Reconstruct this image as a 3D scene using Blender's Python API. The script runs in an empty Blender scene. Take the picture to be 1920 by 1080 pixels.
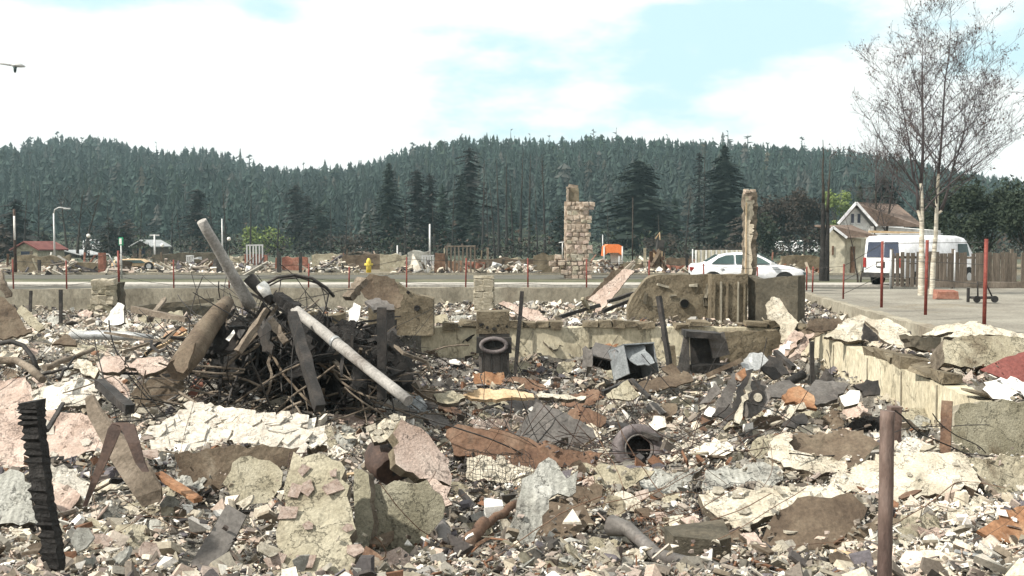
import bpy, bmesh, math, random
import numpy as np
from mathutils import Vector, Matrix, noise, geometry
R = math.radians
rnd = random.Random(7)
sc = bpy.context.scene
COL = sc.collection

# ------------------------------------------------------------------ camera, sky, sun, exposure
F, CX, CY, HOR = 1800.0, 960.0, 540.0, 455.0
PITCH = math.atan((CY - HOR) / F)
EYE = Vector((0, 0, 1.9))
cam = bpy.data.cameras.new('camera'); camo = bpy.data.objects.new('camera', cam); COL.objects.link(camo)
camo.location = EYE; camo.rotation_euler = (math.pi / 2 - PITCH, 0, 0)
cam.sensor_width = 36; cam.lens = F / 1920 * 36; cam.clip_start = .1; cam.clip_end = 3000
sc.camera = camo

TO_SUN = Vector((-0.74, -0.30, 0.80)).normalized()
sun = bpy.data.lights.new('sun', 'SUN'); suno = bpy.data.objects.new('sun', sun); COL.objects.link(suno)
sun.energy = 5.0; sun.angle = R(1.5); sun.color = (1, .94, .84)
suno.rotation_euler = TO_SUN.to_track_quat('Z', 'Y').to_euler(); suno.location = (0, 0, 60)

world = bpy.data.worlds.new('World'); sc.world = world; world.use_nodes = True
nt = world.node_tree; N = nt.nodes; L = nt.links; N.clear()
def nd(t, **k):
    n = N.new(t)
    for a, b in k.items():
        if a in n.inputs.keys(): n.inputs[a].default_value = b
        else: setattr(n, a, b)
    return n
out = nd('ShaderNodeOutputWorld'); bg = nd('ShaderNodeBackground', Strength=.10)
sky = nd('ShaderNodeTexSky', sky_type='NISHITA', sun_disc=False, sun_elevation=math.asin(TO_SUN.z),
         sun_rotation=math.atan2(TO_SUN.x, TO_SUN.y) % (2 * math.pi), air_density=1.0, dust_density=2.5, ozone_density=1.5)
tc = nd('ShaderNodeTexCoord'); nrm = nd('ShaderNodeVectorMath', operation='NORMALIZE')
L.new(tc.outputs['Generated'], nrm.inputs[0])
mp = nd('ShaderNodeMapping'); mp.inputs['Scale'].default_value = (1.0, 1.0, 2.6); L.new(nrm.outputs[0], mp.inputs[0])
nz = nd('ShaderNodeTexNoise', Scale=2.6, Detail=9.0, Roughness=.56); L.new(mp.outputs[0], nz.inputs['Vector'])
def gap(c, s, nscale):            # openings between the clouds, given by direction
    sub = nd('ShaderNodeVectorMath', operation='SUBTRACT'); sub.inputs[1].default_value = Vector(c).normalized()
    L.new(nrm.outputs[0], sub.inputs[0])
    sm = nd('ShaderNodeVectorMath', operation='MULTIPLY'); sm.inputs[1].default_value = s; L.new(sub.outputs[0], sm.inputs[0])
    ln = nd('ShaderNodeVectorMath', operation='LENGTH'); L.new(sm.outputs[0], ln.inputs[0])
    mr = nd('ShaderNodeMapRange'); mr.inputs['From Min'].default_value = 0; mr.inputs['From Max'].default_value = 1.25
    mr.inputs['To Min'].default_value = .30; mr.inputs['To Max'].default_value = 0
    L.new(ln.outputs['Value'], mr.inputs['Value']); return mr.outputs[0]
g1 = gap((.18, 1, .235), (2.0, 1.2, 7.0), 1); g2 = gap((-.42, 1, .30), (3.4, 2, 18), 1)
ad = nd('ShaderNodeMath', operation='ADD'); L.new(g1, ad.inputs[0]); L.new(g2, ad.inputs[1])
sb = nd('ShaderNodeMath', operation='SUBTRACT'); L.new(nz.outputs['Fac'], sb.inputs[0]); L.new(ad.outputs[0], sb.inputs[1])
rp = nd('ShaderNodeMapRange', interpolation_type='SMOOTHSTEP'); rp.inputs['From Min'].default_value = .25; rp.inputs['From Max'].default_value = .35
L.new(sb.outputs[0], rp.inputs['Value'])
pale = nd('ShaderNodeMix', data_type='RGBA'); pale.inputs['Factor'].default_value = .86
L.new(sky.outputs[0], pale.inputs[6]); pale.inputs[7].default_value = (5.2, 7.2, 7.8, 1)   # thin high veil over the blue
mx = nd('ShaderNodeMix', data_type='RGBA'); L.new(rp.outputs[0], mx.inputs['Factor'])
L.new(pale.outputs[2], mx.inputs[6]); mx.inputs[7].default_value = (7.8, 7.9, 7.7, 1)
L.new(mx.outputs[2], bg.inputs['Color']); L.new(bg.outputs[0], out.inputs[0])
sc.view_settings.view_transform = 'Standard'; sc.view_settings.look = 'None'
sc.view_settings.exposure = 0.54; sc.view_settings.gamma = 1

# ------------------------------------------------------------------ measuring helpers
_c, _s = math.cos(PITCH), math.sin(PITCH)
def ray(px, py):
    x, y, z = (px - CX) / F, 1.0, -(py - CY) / F
    return Vector((x, y * _c + z * _s, z * _c - y * _s))
def at(px, py, Y):
    d = ray(px, py); return EYE + d * (Y / d.y)
def onz(px, py, z):
    d = ray(px, py); return EYE + d * ((z - EYE.z) / d.z)
def proj(p):
    v = Vector(p) - EYE; y = v.y * _c - v.z * _s; z = v.z * _c + v.y * _s; return CX + F * v.x / y, CY - F * z / y, v.y

def lerp(keys, t):
    if t <= keys[0][0]: return keys[0][1]
    for (a, u), (b, v) in zip(keys, keys[1:]):
        if t <= b: return u + (v - u) * (t - a) / (b - a)
    return keys[-1][1]
def sst(a, b, x):
    t = min(1, max(0, (x - a) / (b - a))); return t * t * (3 - 2 * t)
PROF = [(2, .45), (4, .25), (5.2, .06), (6.5, -.16), (9, -.38), (12, -.50), (16, -.42), (22, -.30), (30, -.25), (40, -.2)]
def T0(X, Y):
    z = lerp(PROF, Y)
    rw = 5.9 - (20 - Y) * .06
    pit = sst(-2.4, -1.0, X) * (1 - sst(rw - .2, rw, X)) * sst(9.5, 12.5, Y) * (1 - sst(19.9, 20.1, Y))
    z = z * (1 - pit) + pit * (-.80 + .14 * sst(16, 20, Y))
    behind = sst(-3.5, -2, X) * sst(20.0, 20.3, Y)
    z = z * (1 - behind) + behind * (.08 - .02 * (Y - 20))
    side = sst(rw + .1, rw + .3, X) * sst(9.6, 11, Y)
    z = z * (1 - side) + side * .12
    z += .75 * math.exp(-(((X + 3.5) / 1.3) ** 2 + ((Y - 15.2) / 1.3) ** 2))          # the heap of beams
    z += .30 * math.exp(-(((X + 3.0) / 1.4) ** 2 + ((Y - 9.0) / 1.0) ** 2))           # flaky slab mound
    z += .18 * math.exp(-(((X - 3.4) / 1.8) ** 2 + ((Y - 9.6) / .8) ** 2))
    return z
def T(X, Y):
    return T0(X, Y) + .10 * noise.noise((X * .9, Y * .9, 3)) + .05 * noise.noise((X * 2.3, Y * 2.3, 8))
def hit(px, py, y0=3.2, y1=29.5):
    d = ray(px, py); Y = y0
    while Y < y1:
        p = EYE + d * (Y / d.y)
        if p.z <= T(p.x, p.y): return p
        Y += .03
    return EYE + d * (y1 / d.y)

# ------------------------------------------------------------------ object helpers
LOC = {}
def root_loc(o):
    while o.parent: o = o.parent
    return LOC.get(o.name, Vector((0, 0, 0)))
def tag(o, label=None, cat=None, group=None, kind=None):
    if label: o['label'] = label
    if cat: o['category'] = cat
    if group: o['group'] = group
    if kind: o['kind'] = kind
    return o
def thing(name, label, cat, loc, group=None):
    o = bpy.data.objects.new(name, None); COL.objects.link(o); o.location = loc; LOC[o.name] = Vector(loc)
    o.empty_display_size = .1
    return tag(o, label, cat, group)
class MB:
    def __init__(s): s.v = []; s.f = []; s.sm = []
    def add(s, vs, fs, smooth=False):
        n = len(s.v); s.v += [Vector(v) for v in vs]; s.f += [tuple(i + n for i in f) for f in fs]; s.sm += [smooth] * len(fs); return s
    def box(s, c, size, rot=None, jit=0):
        a, b, d = size[0] / 2, size[1] / 2, size[2] / 2; c = Vector(c); vs = []
        for x in (-a, a):
            for y in (-b, b):
                for z in (-d, d):
                    p = Vector((x + rnd.uniform(-jit, jit), y + rnd.uniform(-jit, jit), z + rnd.uniform(-jit, jit)))
                    vs.append(c + (rot @ p if rot else p))
        return s.add(vs, [(0, 1, 3, 2), (4, 6, 7, 5), (0, 4, 5, 1), (2, 3, 7, 6), (0, 2, 6, 4), (1, 5, 7, 3)])
    def tube(s, pts, rad, n=8, cap=True, smooth=True, jit=0):
        pts = [Vector(p) for p in pts]
        if not hasattr(rad, '__len__'): rad = [rad] * len(pts)
        vs = []; fs = []; up = None
        for i, p in enumerate(pts):
            t = (pts[min(i + 1, len(pts) - 1)] - pts[max(i - 1, 0)])
            t = t.normalized() if t.length > 1e-9 else Vector((0, 0, 1))
            if up is None: up = t.orthogonal().normalized()
            up = (up - t * up.dot(t)); up = up.normalized() if up.length > 1e-6 else t.orthogonal().normalized()
            w = t.cross(up)
            for k in range(n):
                a = 2 * math.pi * k / n; r = rad[i] * (1 + rnd.uniform(-jit, jit))
                vs.append(p + (up * math.cos(a) + w * math.sin(a)) * r)
        for i in range(len(pts) - 1):
            for k in range(n):
                k2 = (k + 1) % n; fs.append((i * n + k, i * n + k2, (i + 1) * n + k2, (i + 1) * n + k))
        s.add(vs, fs, smooth)
        if cap: 
            m = len(s.v) - len(vs)
            s.f += [tuple(m + k for k in reversed(range(n))), tuple(m + (len(pts) - 1) * n + k for k in range(n))]; s.sm += [False] * 2
        return s
    def beam(s, a, b, w, h, roll=0, segs=6, rough=.0, taper=1):
        a, b = Vector(a), Vector(b); t = (b - a).normalized()
        u = t.cross(Vector((0, 0, 1))); u = u.normalized() if u.length > .05 else Vector((1, 0, 0)); v = u.cross(t)
        rm = Matrix.Rotation(roll, 3, t); u, v = rm @ u, rm @ v
        vs = []; fs = []
        for i in range(segs + 1):
            p = a.lerp(b, i / segs); k = 1 + (taper - 1) * i / segs
            for (x, y) in ((-1, -1), (1, -1), (1, 1), (-1, 1)):
                vs.append(p + u * (x * w / 2 * k + rnd.uniform(-rough, rough)) + v * (y * h / 2 * k + rnd.uniform(-rough, rough)))
        for i in range(segs):
            for k in range(4):
                fs.append((i * 4 + k, i * 4 + (k + 1) % 4, i * 4 + 4 + (k + 1) % 4, i * 4 + 4 + k))
        fs += [(3, 2, 1, 0), tuple(segs * 4 + k for k in range(4))]
        return s.add(vs, fs)
    def prism(s, poly, off):          # planar polygon pushed along off
        n = len(poly); off = Vector(off); vs = [Vector(p) for p in poly] + [Vector(p) + off for p in poly]
        fs = [tuple(range(n)), tuple(reversed(range(n, 2 * n)))] + [(i, i + n, (i + 1) % n + n, (i + 1) % n) for i in range(n)]
        return s.add(vs, fs)
    def build(s, name, mat, parent=None, loc=None):
        me = bpy.data.meshes.new(name)
        if parent is not None: org = root_loc(parent)
        else:
            if loc is None:
                n = max(1, len(s.v)); c = sum(s.v, Vector()) / n; loc = Vector((c.x, c.y, min(v.z for v in s.v)))
            org = Vector(loc)
        me.from_pydata([v - org for v in s.v], [], s.f); me.materials.append(mat)
        me.polygons.foreach_set('use_smooth', s.sm)
        bm = bmesh.new(); bm.from_mesh(me); bmesh.ops.recalc_face_normals(bm, faces=bm.faces); bm.to_mesh(me); bm.free()
        o = bpy.data.objects.new(name, me); COL.objects.link(o)
        if parent is not None: o.parent = parent
        else: o.location = org; LOC[o.name] = org
        return o
def copy_tree(o, parent=None):
    c = o.copy(); COL.objects.link(c); c.parent = parent
    if parent is None: LOC[c.name] = Vector(o.location)
    for ch in list(o.children): copy_tree(ch, c)
    return c
def np_mesh(name, V, Fc, mat, col=None, smooth=False):
    me = bpy.data.meshes.new(name); k = Fc.shape[1]
    me.vertices.add(len(V)); me.vertices.foreach_set('co', V.astype(np.float32).ravel())
    me.loops.add(Fc.size); me.loops.foreach_set('vertex_index', Fc.astype(np.int32).ravel())
    me.polygons.add(len(Fc)); me.polygons.foreach_set('loop_start', np.arange(0, Fc.size, k, dtype=np.int32))
    me.polygons.foreach_set('use_smooth', np.full(len(Fc), smooth, dtype=bool))
    me.update(calc_edges=True)
    if col is not None:
        a = me.color_attributes.new('Col', 'FLOAT_COLOR', 'POINT'); a.data.foreach_set('color', col.astype(np.float32).ravel())
    me.materials.append(mat); o = bpy.data.objects.new(name, me); COL.objects.link(o); return o

# ------------------------------------------------------------------ materials
def M(name, cols, scale=2.0, bump=.4, rough=.9, metal=0.0, fine=30.0, stretch=(1, 1, 1), dirt=None, dirt_lo=.52, attr=False, crack=0.0, bdist=.02, stripes=None):
    m = bpy.data.materials.new(name); m.use_nodes = True; t = m.node_tree; n = t.nodes; l = t.links; n.clear()
    def A(ty, **k):
        x = n.new(ty)
        for a, b in k.items():
            if a in x.inputs.keys(): x.inputs[a].default_value = b
            else: setattr(x, a, b)
        return x
    o = A('ShaderNodeOutputMaterial'); p = A('ShaderNodeBsdfPrincipled', Roughness=rough, Metallic=metal); l.new(p.outputs[0], o.inputs[0])
    p.inputs['Specular IOR Level'].default_value = .25
    tc = A('ShaderNodeTexCoord'); mp = A('ShaderNodeMapping'); mp.inputs['Scale'].default_value = stretch
    oi = A('ShaderNodeObjectInfo'); mu = A('ShaderNodeMath', operation='MULTIPLY'); mu.inputs[1].default_value = 37.0
    l.new(oi.outputs['Random'], mu.inputs[0]); l.new(mu.outputs[0], mp.inputs['Location']); l.new(tc.outputs['Object'], mp.inputs['Vector'])
    n1 = A('ShaderNodeTexNoise', Scale=scale, Detail=8.0, Roughness=.62); l.new(mp.outputs[0], n1.inputs['Vector'])
    n2 = A('ShaderNodeTexNoise', Scale=fine, Detail=6.0, Roughness=.7); l.new(mp.outputs[0], n2.inputs['Vector'])
    if attr:
        at_ = A('ShaderNodeAttribute', attribute_name='Col'); base = at_.outputs['Color']
    else:
        r = A('ShaderNodeValToRGB'); e = r.color_ramp.elements; k = len(cols)
        while len(e) < k: e.new(.5)
        for i, c in enumerate(cols):
            e[i].position = .32 + .36 * i / max(1, k - 1); e[i].color = (*c, 1)
        l.new(n1.outputs['Fac'], r.inputs[0]); base = r.outputs[0]
    if dirt:
        n3 = A('ShaderNodeTexNoise', Scale=scale * .45, Detail=9.0, Roughness=.68, Distortion=.6); l.new(mp.outputs[0], n3.inputs['Vector'])
        mr = A('ShaderNodeMapRange'); mr.inputs['From Min'].default_value = dirt_lo; mr.inputs['From Max'].default_value = dirt_lo + .14; l.new(n3.outputs['Fac'], mr.inputs['Value'])
        x = A('ShaderNodeMix', data_type='RGBA'); l.new(mr.outputs[0], x.inputs['Factor']); l.new(base, x.inputs[6]); x.inputs[7].default_value = (*dirt, 1); base = x.outputs[2]
    if stripes:
        w = A('ShaderNodeTexWave', Scale=stripes[0], Distortion=1.2, Detail=3.0); w.bands_direction = stripes[1]; l.new(mp.outputs[0], w.inputs['Vector'])
        mr = A('ShaderNodeMapRange'); mr.inputs['To Min'].default_value = stripes[2]; mr.inputs['To Max'].default_value = 1; l.new(w.outputs['Fac'], mr.inputs['Value'])
        x = A('ShaderNodeMix', data_type='RGBA', blend_type='MULTIPLY'); x.inputs['Factor'].default_value = 1; l.new(base, x.inputs[6]); l.new(mr.outputs[0], x.inputs[7]); base = x.outputs[2]
    mr2 = A('ShaderNodeMapRange'); mr2.inputs['From Min'].default_value = .25; mr2.inputs['From Max'].default_value = .75
    mr2.inputs['To Min'].default_value = .50; mr2.inputs['To Max'].default_value = 1.30; l.new(n2.outputs['Fac'], mr2.inputs['Value'])
    x = A('ShaderNodeMix', data_type='RGBA', blend_type='MULTIPLY'); x.inputs['Factor'].default_value = 1; l.new(base, x.inputs[6]); l.new(mr2.outputs[0], x.inputs[7]); base = x.outputs[2]
    hgt = n2.outputs['Fac']
    if crack:
        vo = A('ShaderNodeTexVoronoi', feature='DISTANCE_TO_EDGE', Scale=crack); 
        wv = A('ShaderNodeVectorMath', operation='ADD'); sc_ = A('ShaderNodeVectorMath', operation='SCALE', Scale=1.1); l.new(n1.outputs['Color'], sc_.inputs[0])
        l.new(mp.outputs[0], wv.inputs[0]); l.new(sc_.outputs[0], wv.inputs[1]); l.new(wv.outputs[0], vo.inputs['Vector'])
        mr3 = A('ShaderNodeMapRange'); mr3.inputs['From Max'].default_value = .016; l.new(vo.outputs['Distance'], mr3.inputs['Value'])
        mr4 = A('ShaderNodeMapRange'); mr4.inputs['To Min'].default_value = .60; l.new(mr3.outputs[0], mr4.inputs['Value'])
        x = A('ShaderNodeMix', data_type='RGBA', blend_type='MULTIPLY'); x.inputs['Factor'].default_value = 1; l.new(base, x.inputs[6]); l.new(mr4.outputs[0], x.inputs[7]); base = x.outputs[2]
        adn = A('ShaderNodeMath', operation='ADD'); l.new(n2.outputs['Fac'], adn.inputs[0]); l.new(mr3.outputs[0], adn.inputs[1]); hgt = adn.outputs[0]
    l.new(base, p.inputs['Base Color'])
    ad = A('ShaderNodeMath', operation='ADD'); l.new(hgt, ad.inputs[0]); l.new(n1.outputs['Fac'], ad.inputs[1])
    b = A('ShaderNodeBump', Strength=bump, Distance=bdist); l.new(ad.outputs[0], b.inputs['Height']); l.new(b.outputs[0], p.inputs['Normal'])
    return m
STUCCO = dict(scale=3.6, bump=.8, fine=55, crack=2.1, bdist=.02)
m_cream = M('cream stucco', [(.42, .375, .29), (.58, .53, .43), (.68, .635, .54)], dirt=(.30, .26, .20), dirt_lo=.55, **STUCCO)
m_white = M('white stucco', [(.60, .54, .45), (.74, .69, .60), (.80, .77, .70)], dirt=(.42, .34, .28), dirt_lo=.57, **STUCCO)
m_pink = M('pink stucco', [(.38, .28, .225), (.52, .41, .35), (.63, .53, .46)], dirt=(.26, .19, .16), dirt_lo=.55, **STUCCO)
m_tan = M('tan plaster', [(.27, .24, .17), (.38, .345, .255), (.47, .435, .335)], dirt=(.16, .13, .09), dirt_lo=.53, **STUCCO)
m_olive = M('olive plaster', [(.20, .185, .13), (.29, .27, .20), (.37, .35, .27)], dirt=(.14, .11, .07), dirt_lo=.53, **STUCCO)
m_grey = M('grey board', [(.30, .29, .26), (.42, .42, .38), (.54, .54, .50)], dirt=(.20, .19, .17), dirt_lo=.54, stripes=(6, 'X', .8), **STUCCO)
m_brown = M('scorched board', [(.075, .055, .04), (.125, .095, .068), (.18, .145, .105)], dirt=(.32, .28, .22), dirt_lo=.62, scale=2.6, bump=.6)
m_rust = M('rusted steel', [(.10, .058, .04), (.16, .095, .062), (.22, .15, .105)], dirt=(.09, .07, .06), dirt_lo=.55, scale=3.5, bump=.4, rough=.75, metal=.2)
m_orange = M('orange rust', [(.19, .095, .05), (.29, .155, .085), (.40, .26, .16)], dirt=(.62, .55, .45), dirt_lo=.60, scale=4, bump=.4)
m_steel = M('scorched sheet steel', [(.085, .075, .07), (.14, .13, .12), (.20, .185, .175)], dirt=(.16, .11, .08), dirt_lo=.58, scale=2.5, bump=.25, rough=.6, metal=.35)
m_bluesteel = M('blue grey sheet metal', [(.17, .18, .19), (.26, .28, .29), (.36, .38, .39)], dirt=(.36, .17, .11), dirt_lo=.60, scale=3, bump=.3, rough=.6, metal=.3)
m_galv = M('galvanised metal', [(.30, .31, .31), (.42, .43, .43), (.52, .53, .52)], dirt=(.26, .22, .18), dirt_lo=.6, scale=3, bump=.25, rough=.5, metal=.4)
m_char = M('charred wood', [(.012, .011, .011), (.026, .024, .023), (.05, .046, .043)], scale=6, bump=1.0, fine=24, rough=.7, crack=9.0, bdist=.04)
m_dark = M('blackened metal', [(.02, .02, .02), (.04, .037, .035), (.075, .065, .058)], scale=4, bump=.5, rough=.65)
m_wood = M('weathered wood', [(.10, .08, .06), (.19, .155, .12), (.29, .245, .195)], scale=3, bump=.9, stretch=(1, 1, 1), dirt=(.05, .04, .035), dirt_lo=.58)
m_palewood = M('pale scorched plank', [(.38, .26, .15), (.50, .37, .23), (.60, .48, .33)], scale=3, bump=.5, dirt=(.18, .12, .08), dirt_lo=.6)
m_conc = M('old concrete', [(.20, .18, .14), (.28, .255, .20), (.35, .325, .26)], dirt=(.20, .17, .13), dirt_lo=.57, scale=1.1, bump=.5, fine=14, stretch=(1, 1, .55))
m_tanconc = M('tan basement concrete', [(.42, .37, .265), (.53, .48, .355), (.61, .565, .44)], dirt=(.17, .14, .10), dirt_lo=.56, scale=1.3, bump=.45, fine=16, stretch=(1, 1, .55), crack=.7)
m_browncon = M('scorched concrete', [(.115, .095, .065), (.175, .145, .10), (.24, .205, .145)], dirt=(.08, .06, .042), dirt_lo=.57, scale=2.6, bump=.7, fine=24, bdist=.03, crack=1.3)
m_shadecon = M('dark stained and shaded concrete', [(.055, .05, .038), (.09, .08, .06), (.14, .12, .09)], dirt=(.2, .17, .12), dirt_lo=.64, scale=1.6, bump=.7, fine=14)
m_stone = M('field stone', [(.26, .23, .17), (.38, .34, .26), (.50, .46, .37)], scale=4, bump=.6)
m_chstone = M('chimney stone', [(.26, .20, .155), (.42, .34, .27), (.56, .49, .41)], scale=2.0, bump=.6, dirt=(.17, .12, .10), dirt_lo=.58)
m_mortar = M('mortar', [(.16, .14, .11), (.24, .21, .17), (.30, .27, .22)], scale=4, bump=.6)
m_rubber = M('burnt rubber', [(.10, .085, .085), (.15, .13, .13), (.21, .19, .185)], scale=5, bump=.5, rough=.8)
m_redpost = M('red oxide paint', [(.13, .030, .025), (.19, .045, .035), (.26, .075, .055)], scale=5, bump=.3, rough=.6)
m_postrust = M('rusty pipe', [(.085, .058, .05), (.14, .098, .082), (.21, .16, .14)], dirt=(.32, .26, .22), dirt_lo=.62, scale=7, bump=.5, rough=.7, stretch=(1, 1, .3))
m_ash = M('ash ground', [(.08, .072, .06), (.20, .185, .16), (.42, .40, .36)], scale=1.7, bump=1.0, fine=22, bdist=.05, dirt=(.045, .04, .034), dirt_lo=.57)
m_rubble = M('rubble', [(.3, .3, .3)], attr=True, scale=9, bump=.12, fine=60)
m_forest = M('forest', [(.3, .3, .3)], attr=True, scale=.2, bump=0, fine=.6)
m_earth = M('bare earth', [(.12, .10, .07), (.18, .155, .11), (.24, .215, .16)], scale=.12, bump=.6, fine=1.5, dirt=(.07, .075, .04), dirt_lo=.5)
m_grass = M('scorched verge grass', [(.055, .06, .035), (.09, .095, .055), (.14, .135, .085)], scale=.5, bump=.8, fine=6, dirt=(.17, .155, .11), dirt_lo=.52)
m_asph = M('asphalt', [(.07, .068, .055), (.095, .092, .077), (.125, .12, .10)], scale=.5, bump=.3, fine=20, stretch=(.2, 1, 1))
m_pave = M('pale concrete pavement', [(.33, .31, .28), (.40, .38, .34), (.46, .44, .40)], scale=.5, bump=.2, fine=6)
m_gravel = M('gravel yard', [(.17, .155, .13), (.235, .22, .185), (.30, .285, .24)], scale=.6, bump=.8, fine=18, dirt=(.20, .17, .12), dirt_lo=.57)
m_hill = M('forest floor', [(.035, .045, .03), (.055, .07, .045), (.085, .085, .06)], scale=.03, bump=.5, fine=.4)
m_needle = M('dark spruce needles', [(.004, .008, .006), (.007, .014, .010), (.012, .022, .015)], scale=.5, bump=0, fine=2)
m_burnt = M('scorched needles', [(.006, .007, .007), (.011, .012, .011), (.017, .017, .015)], scale=.5, bump=0, fine=2)
m_pine = M('grey green pine needles', [(.014, .028, .021), (.024, .042, .031), (.036, .058, .04)], scale=.5, bump=0, fine=2)
m_bark = M('dark bark', [(.02, .018, .016), (.045, .038, .032), (.07, .06, .05)], scale=3, bump=.6)
m_birch = M('birch bark', [(.30, .26, .20), (.50, .46, .38), (.62, .59, .52)], scale=2.6, bump=.4, fine=9, stretch=(.6, .6, 3.0), dirt=(.05, .04, .035), dirt_lo=.53)
m_twig = M('dark twigs', [(.05, .042, .045), (.08, .068, .07), (.115, .10, .10)], scale=3, bump=.2)
m_leafdead = M('withered leaves', [(.035, .022, .020), (.07, .045, .038), (.12, .08, .06)], scale=5, bump=0)
m_yellowgreen = M('spring leaves', [(.10, .14, .035), (.16, .21, .06), (.22, .28, .09)], scale=.6, bump=0, fine=2)
m_brush = M('brown brush leaves', [(.024, .020, .017), (.042, .033, .027), (.06, .05, .038)], scale=.6, bump=0, fine=2)
m_olivleaf = M('dull green leaves', [(.014, .023, .014), (.025, .036, .021), (.04, .052, .032)], scale=.6, bump=0, fine=2)
m_carwhite = M('white car paint', [(.74, .75, .77), (.78, .79, .81), (.8, .81, .83)], scale=.5, bump=0, rough=.3, fine=2)
m_edge = M('broken aggregate edge', [(.08, .065, .05), (.15, .125, .095), (.24, .205, .16)], scale=9, bump=.9, fine=60)
m_black = M('black void', [(.003, .003, .003), (.004, .004, .004), (.006, .005, .005)], bump=0)
m_dkrust = M('dark rusted iron', [(.035, .025, .022), (.065, .042, .034), (.10, .065, .05)], scale=6, bump=.4, rough=.7)
m_render = M('cream render', [(.50, .43, .33), (.62, .55, .43), (.70, .64, .53)], scale=5, bump=.3, fine=24)
m_pole = M('weathered grey pole', [(.24, .23, .215), (.33, .315, .295), (.40, .385, .36)], scale=2.5, bump=.3, rough=.75, dirt=(.12, .10, .085), dirt_lo=.6)
m_glass = M('car glass', [(.03, .05, .05), (.05, .08, .08), (.08, .12, .115)], scale=.7, bump=0, rough=.08)
m_tyre = M('black rubber', [(.015, .015, .015), (.022, .022, .022), (.03, .03, .03)], scale=4, bump=.1, rough=.8)
m_red = M('red lens', [(.20, .02, .02), (.28, .03, .025), (.34, .05, .04)], scale=4, bump=0, rough=.3)
m_ltgrey = M('light grey metal', [(.42, .43, .43), (.5, .51, .51), (.58, .58, .57)], scale=2, bump=.1, rough=.5, metal=.3)
m_yellow = M('yellow paint', [(.50, .38, .05), (.66, .52, .09), (.75, .62, .16)], scale=4, bump=.3, rough=.6)
m_greensign = M('green sign', [(.02, .26, .12), (.03, .32, .16), (.05, .38, .2)], scale=2, bump=0, rough=.5)
m_brick = M('red brick rubble', [(.17, .07, .05), (.27, .12, .085), (.36, .2, .15)], scale=1.5, bump=.6, fine=8, dirt=(.38, .3, .25), dirt_lo=.6)
m_fencewood = M('grey fence wood', [(.085, .07, .055), (.135, .112, .09), (.19, .16, .13)], scale=1, bump=.5, fine=9, stretch=(3, 3, .6))
m_roof = M('brown shingles', [(.12, .088, .07), (.165, .122, .098), (.21, .16, .132)], scale=1.2, bump=.6, fine=5)
m_siding = M('white siding', [(.66, .66, .64), (.74, .74, .72), (.8, .8, .78)], scale=.6, bump=.1, fine=3)
m_creamwall = M('cream house wall', [(.46, .43, .33), (.54, .505, .40), (.60, .565, .46)], scale=.6, bump=.1, fine=3)
m_window = M('dark window glass', [(.03, .035, .06), (.05, .06, .09), (.07, .08, .12)], scale=.7, bump=0, rough=.1)
m_tent = M('orange sheeting', [(.55, .12, .03), (.70, .18, .05), (.8, .26, .09)], scale=.6, bump=.1, rough=.6)
m_redroof = M('red roofing', [(.15, .05, .045), (.21, .075, .065), (.27, .11, .095)], scale=1, bump=.2)
m_chalk = M('chalk white board', [(.68, .67, .62), (.78, .77, .73), (.82, .82, .79)], scale=3, bump=.4, fine=25, dirt=(.4, .38, .33), dirt_lo=.66)
# ------------------------------------------------------------------ ground
def grid_mesh(name, xs, ys, zf, mat, smooth=True):
    V = np.array([(x, y, zf(x, y)) for y in ys for x in xs]); nx = len(xs)
    i = np.arange(len(ys) - 1)[:, None] * nx + np.arange(nx - 1)[None, :]
    Fc = np.stack([i, i + 1, i + nx + 1, i + nx], -1).reshape(-1, 4)
    o = np_mesh(name, V, Fc, mat, smooth=smooth); o['kind'] = 'structure'; return o
def fr(a, b, s):
    n = max(1, int(round((b - a) / s))); return [a + (b - a) * i / n for i in range(n + 1)]
def Tfine(X, Y):
    z = T(X, Y); k = 1 if Y < 30 else 0
    z += k * (.045 * noise.noise((X * 6, Y * 6, 1)) + .03 * noise.noise((X * 13, Y * 13, 5)))
    if X > 6.6 + max(0, Y - 12) * .115: z = min(z, .12)
    return z
grid_mesh('rubble_ground', fr(-13, -5.5, .12)[:-1] + fr(-5.5, 7, .07) + fr(7, 9.6, .2)[1:], fr(2.0, 12, .07)[:-1] + fr(12, 20.2, .1)[:-1] + fr(20.2, 31, .2), Tfine, m_ash)
grid_mesh('far_rubble_ground', fr(-22, -12.9, .5), fr(2.0, 31, .5), Tfine, m_ash)
grid_mesh('terrain', [-900, -300, -120, -60, -30, 0, 30, 60, 120, 300, 900], [30.4, 45, 60, 92], lambda x, y: -.02 if y < 60 else 0, m_earth)
grid_mesh('far_terrain', [-900, -300, -120, 0, 120, 300, 900], [92, 150, 260, 600, 1100], lambda x, y: 0, m_hill)
grid_mesh('near_terrain', [-900, -120, -22, -20], [-300, 0, 30.4], lambda x, y: -.25, m_earth)
grid_mesh('side_terrain', [-20, 0, 9.6], [-300, -2, 2.6], lambda x, y: .0 if y < -1 else .4, m_earth)
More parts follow.
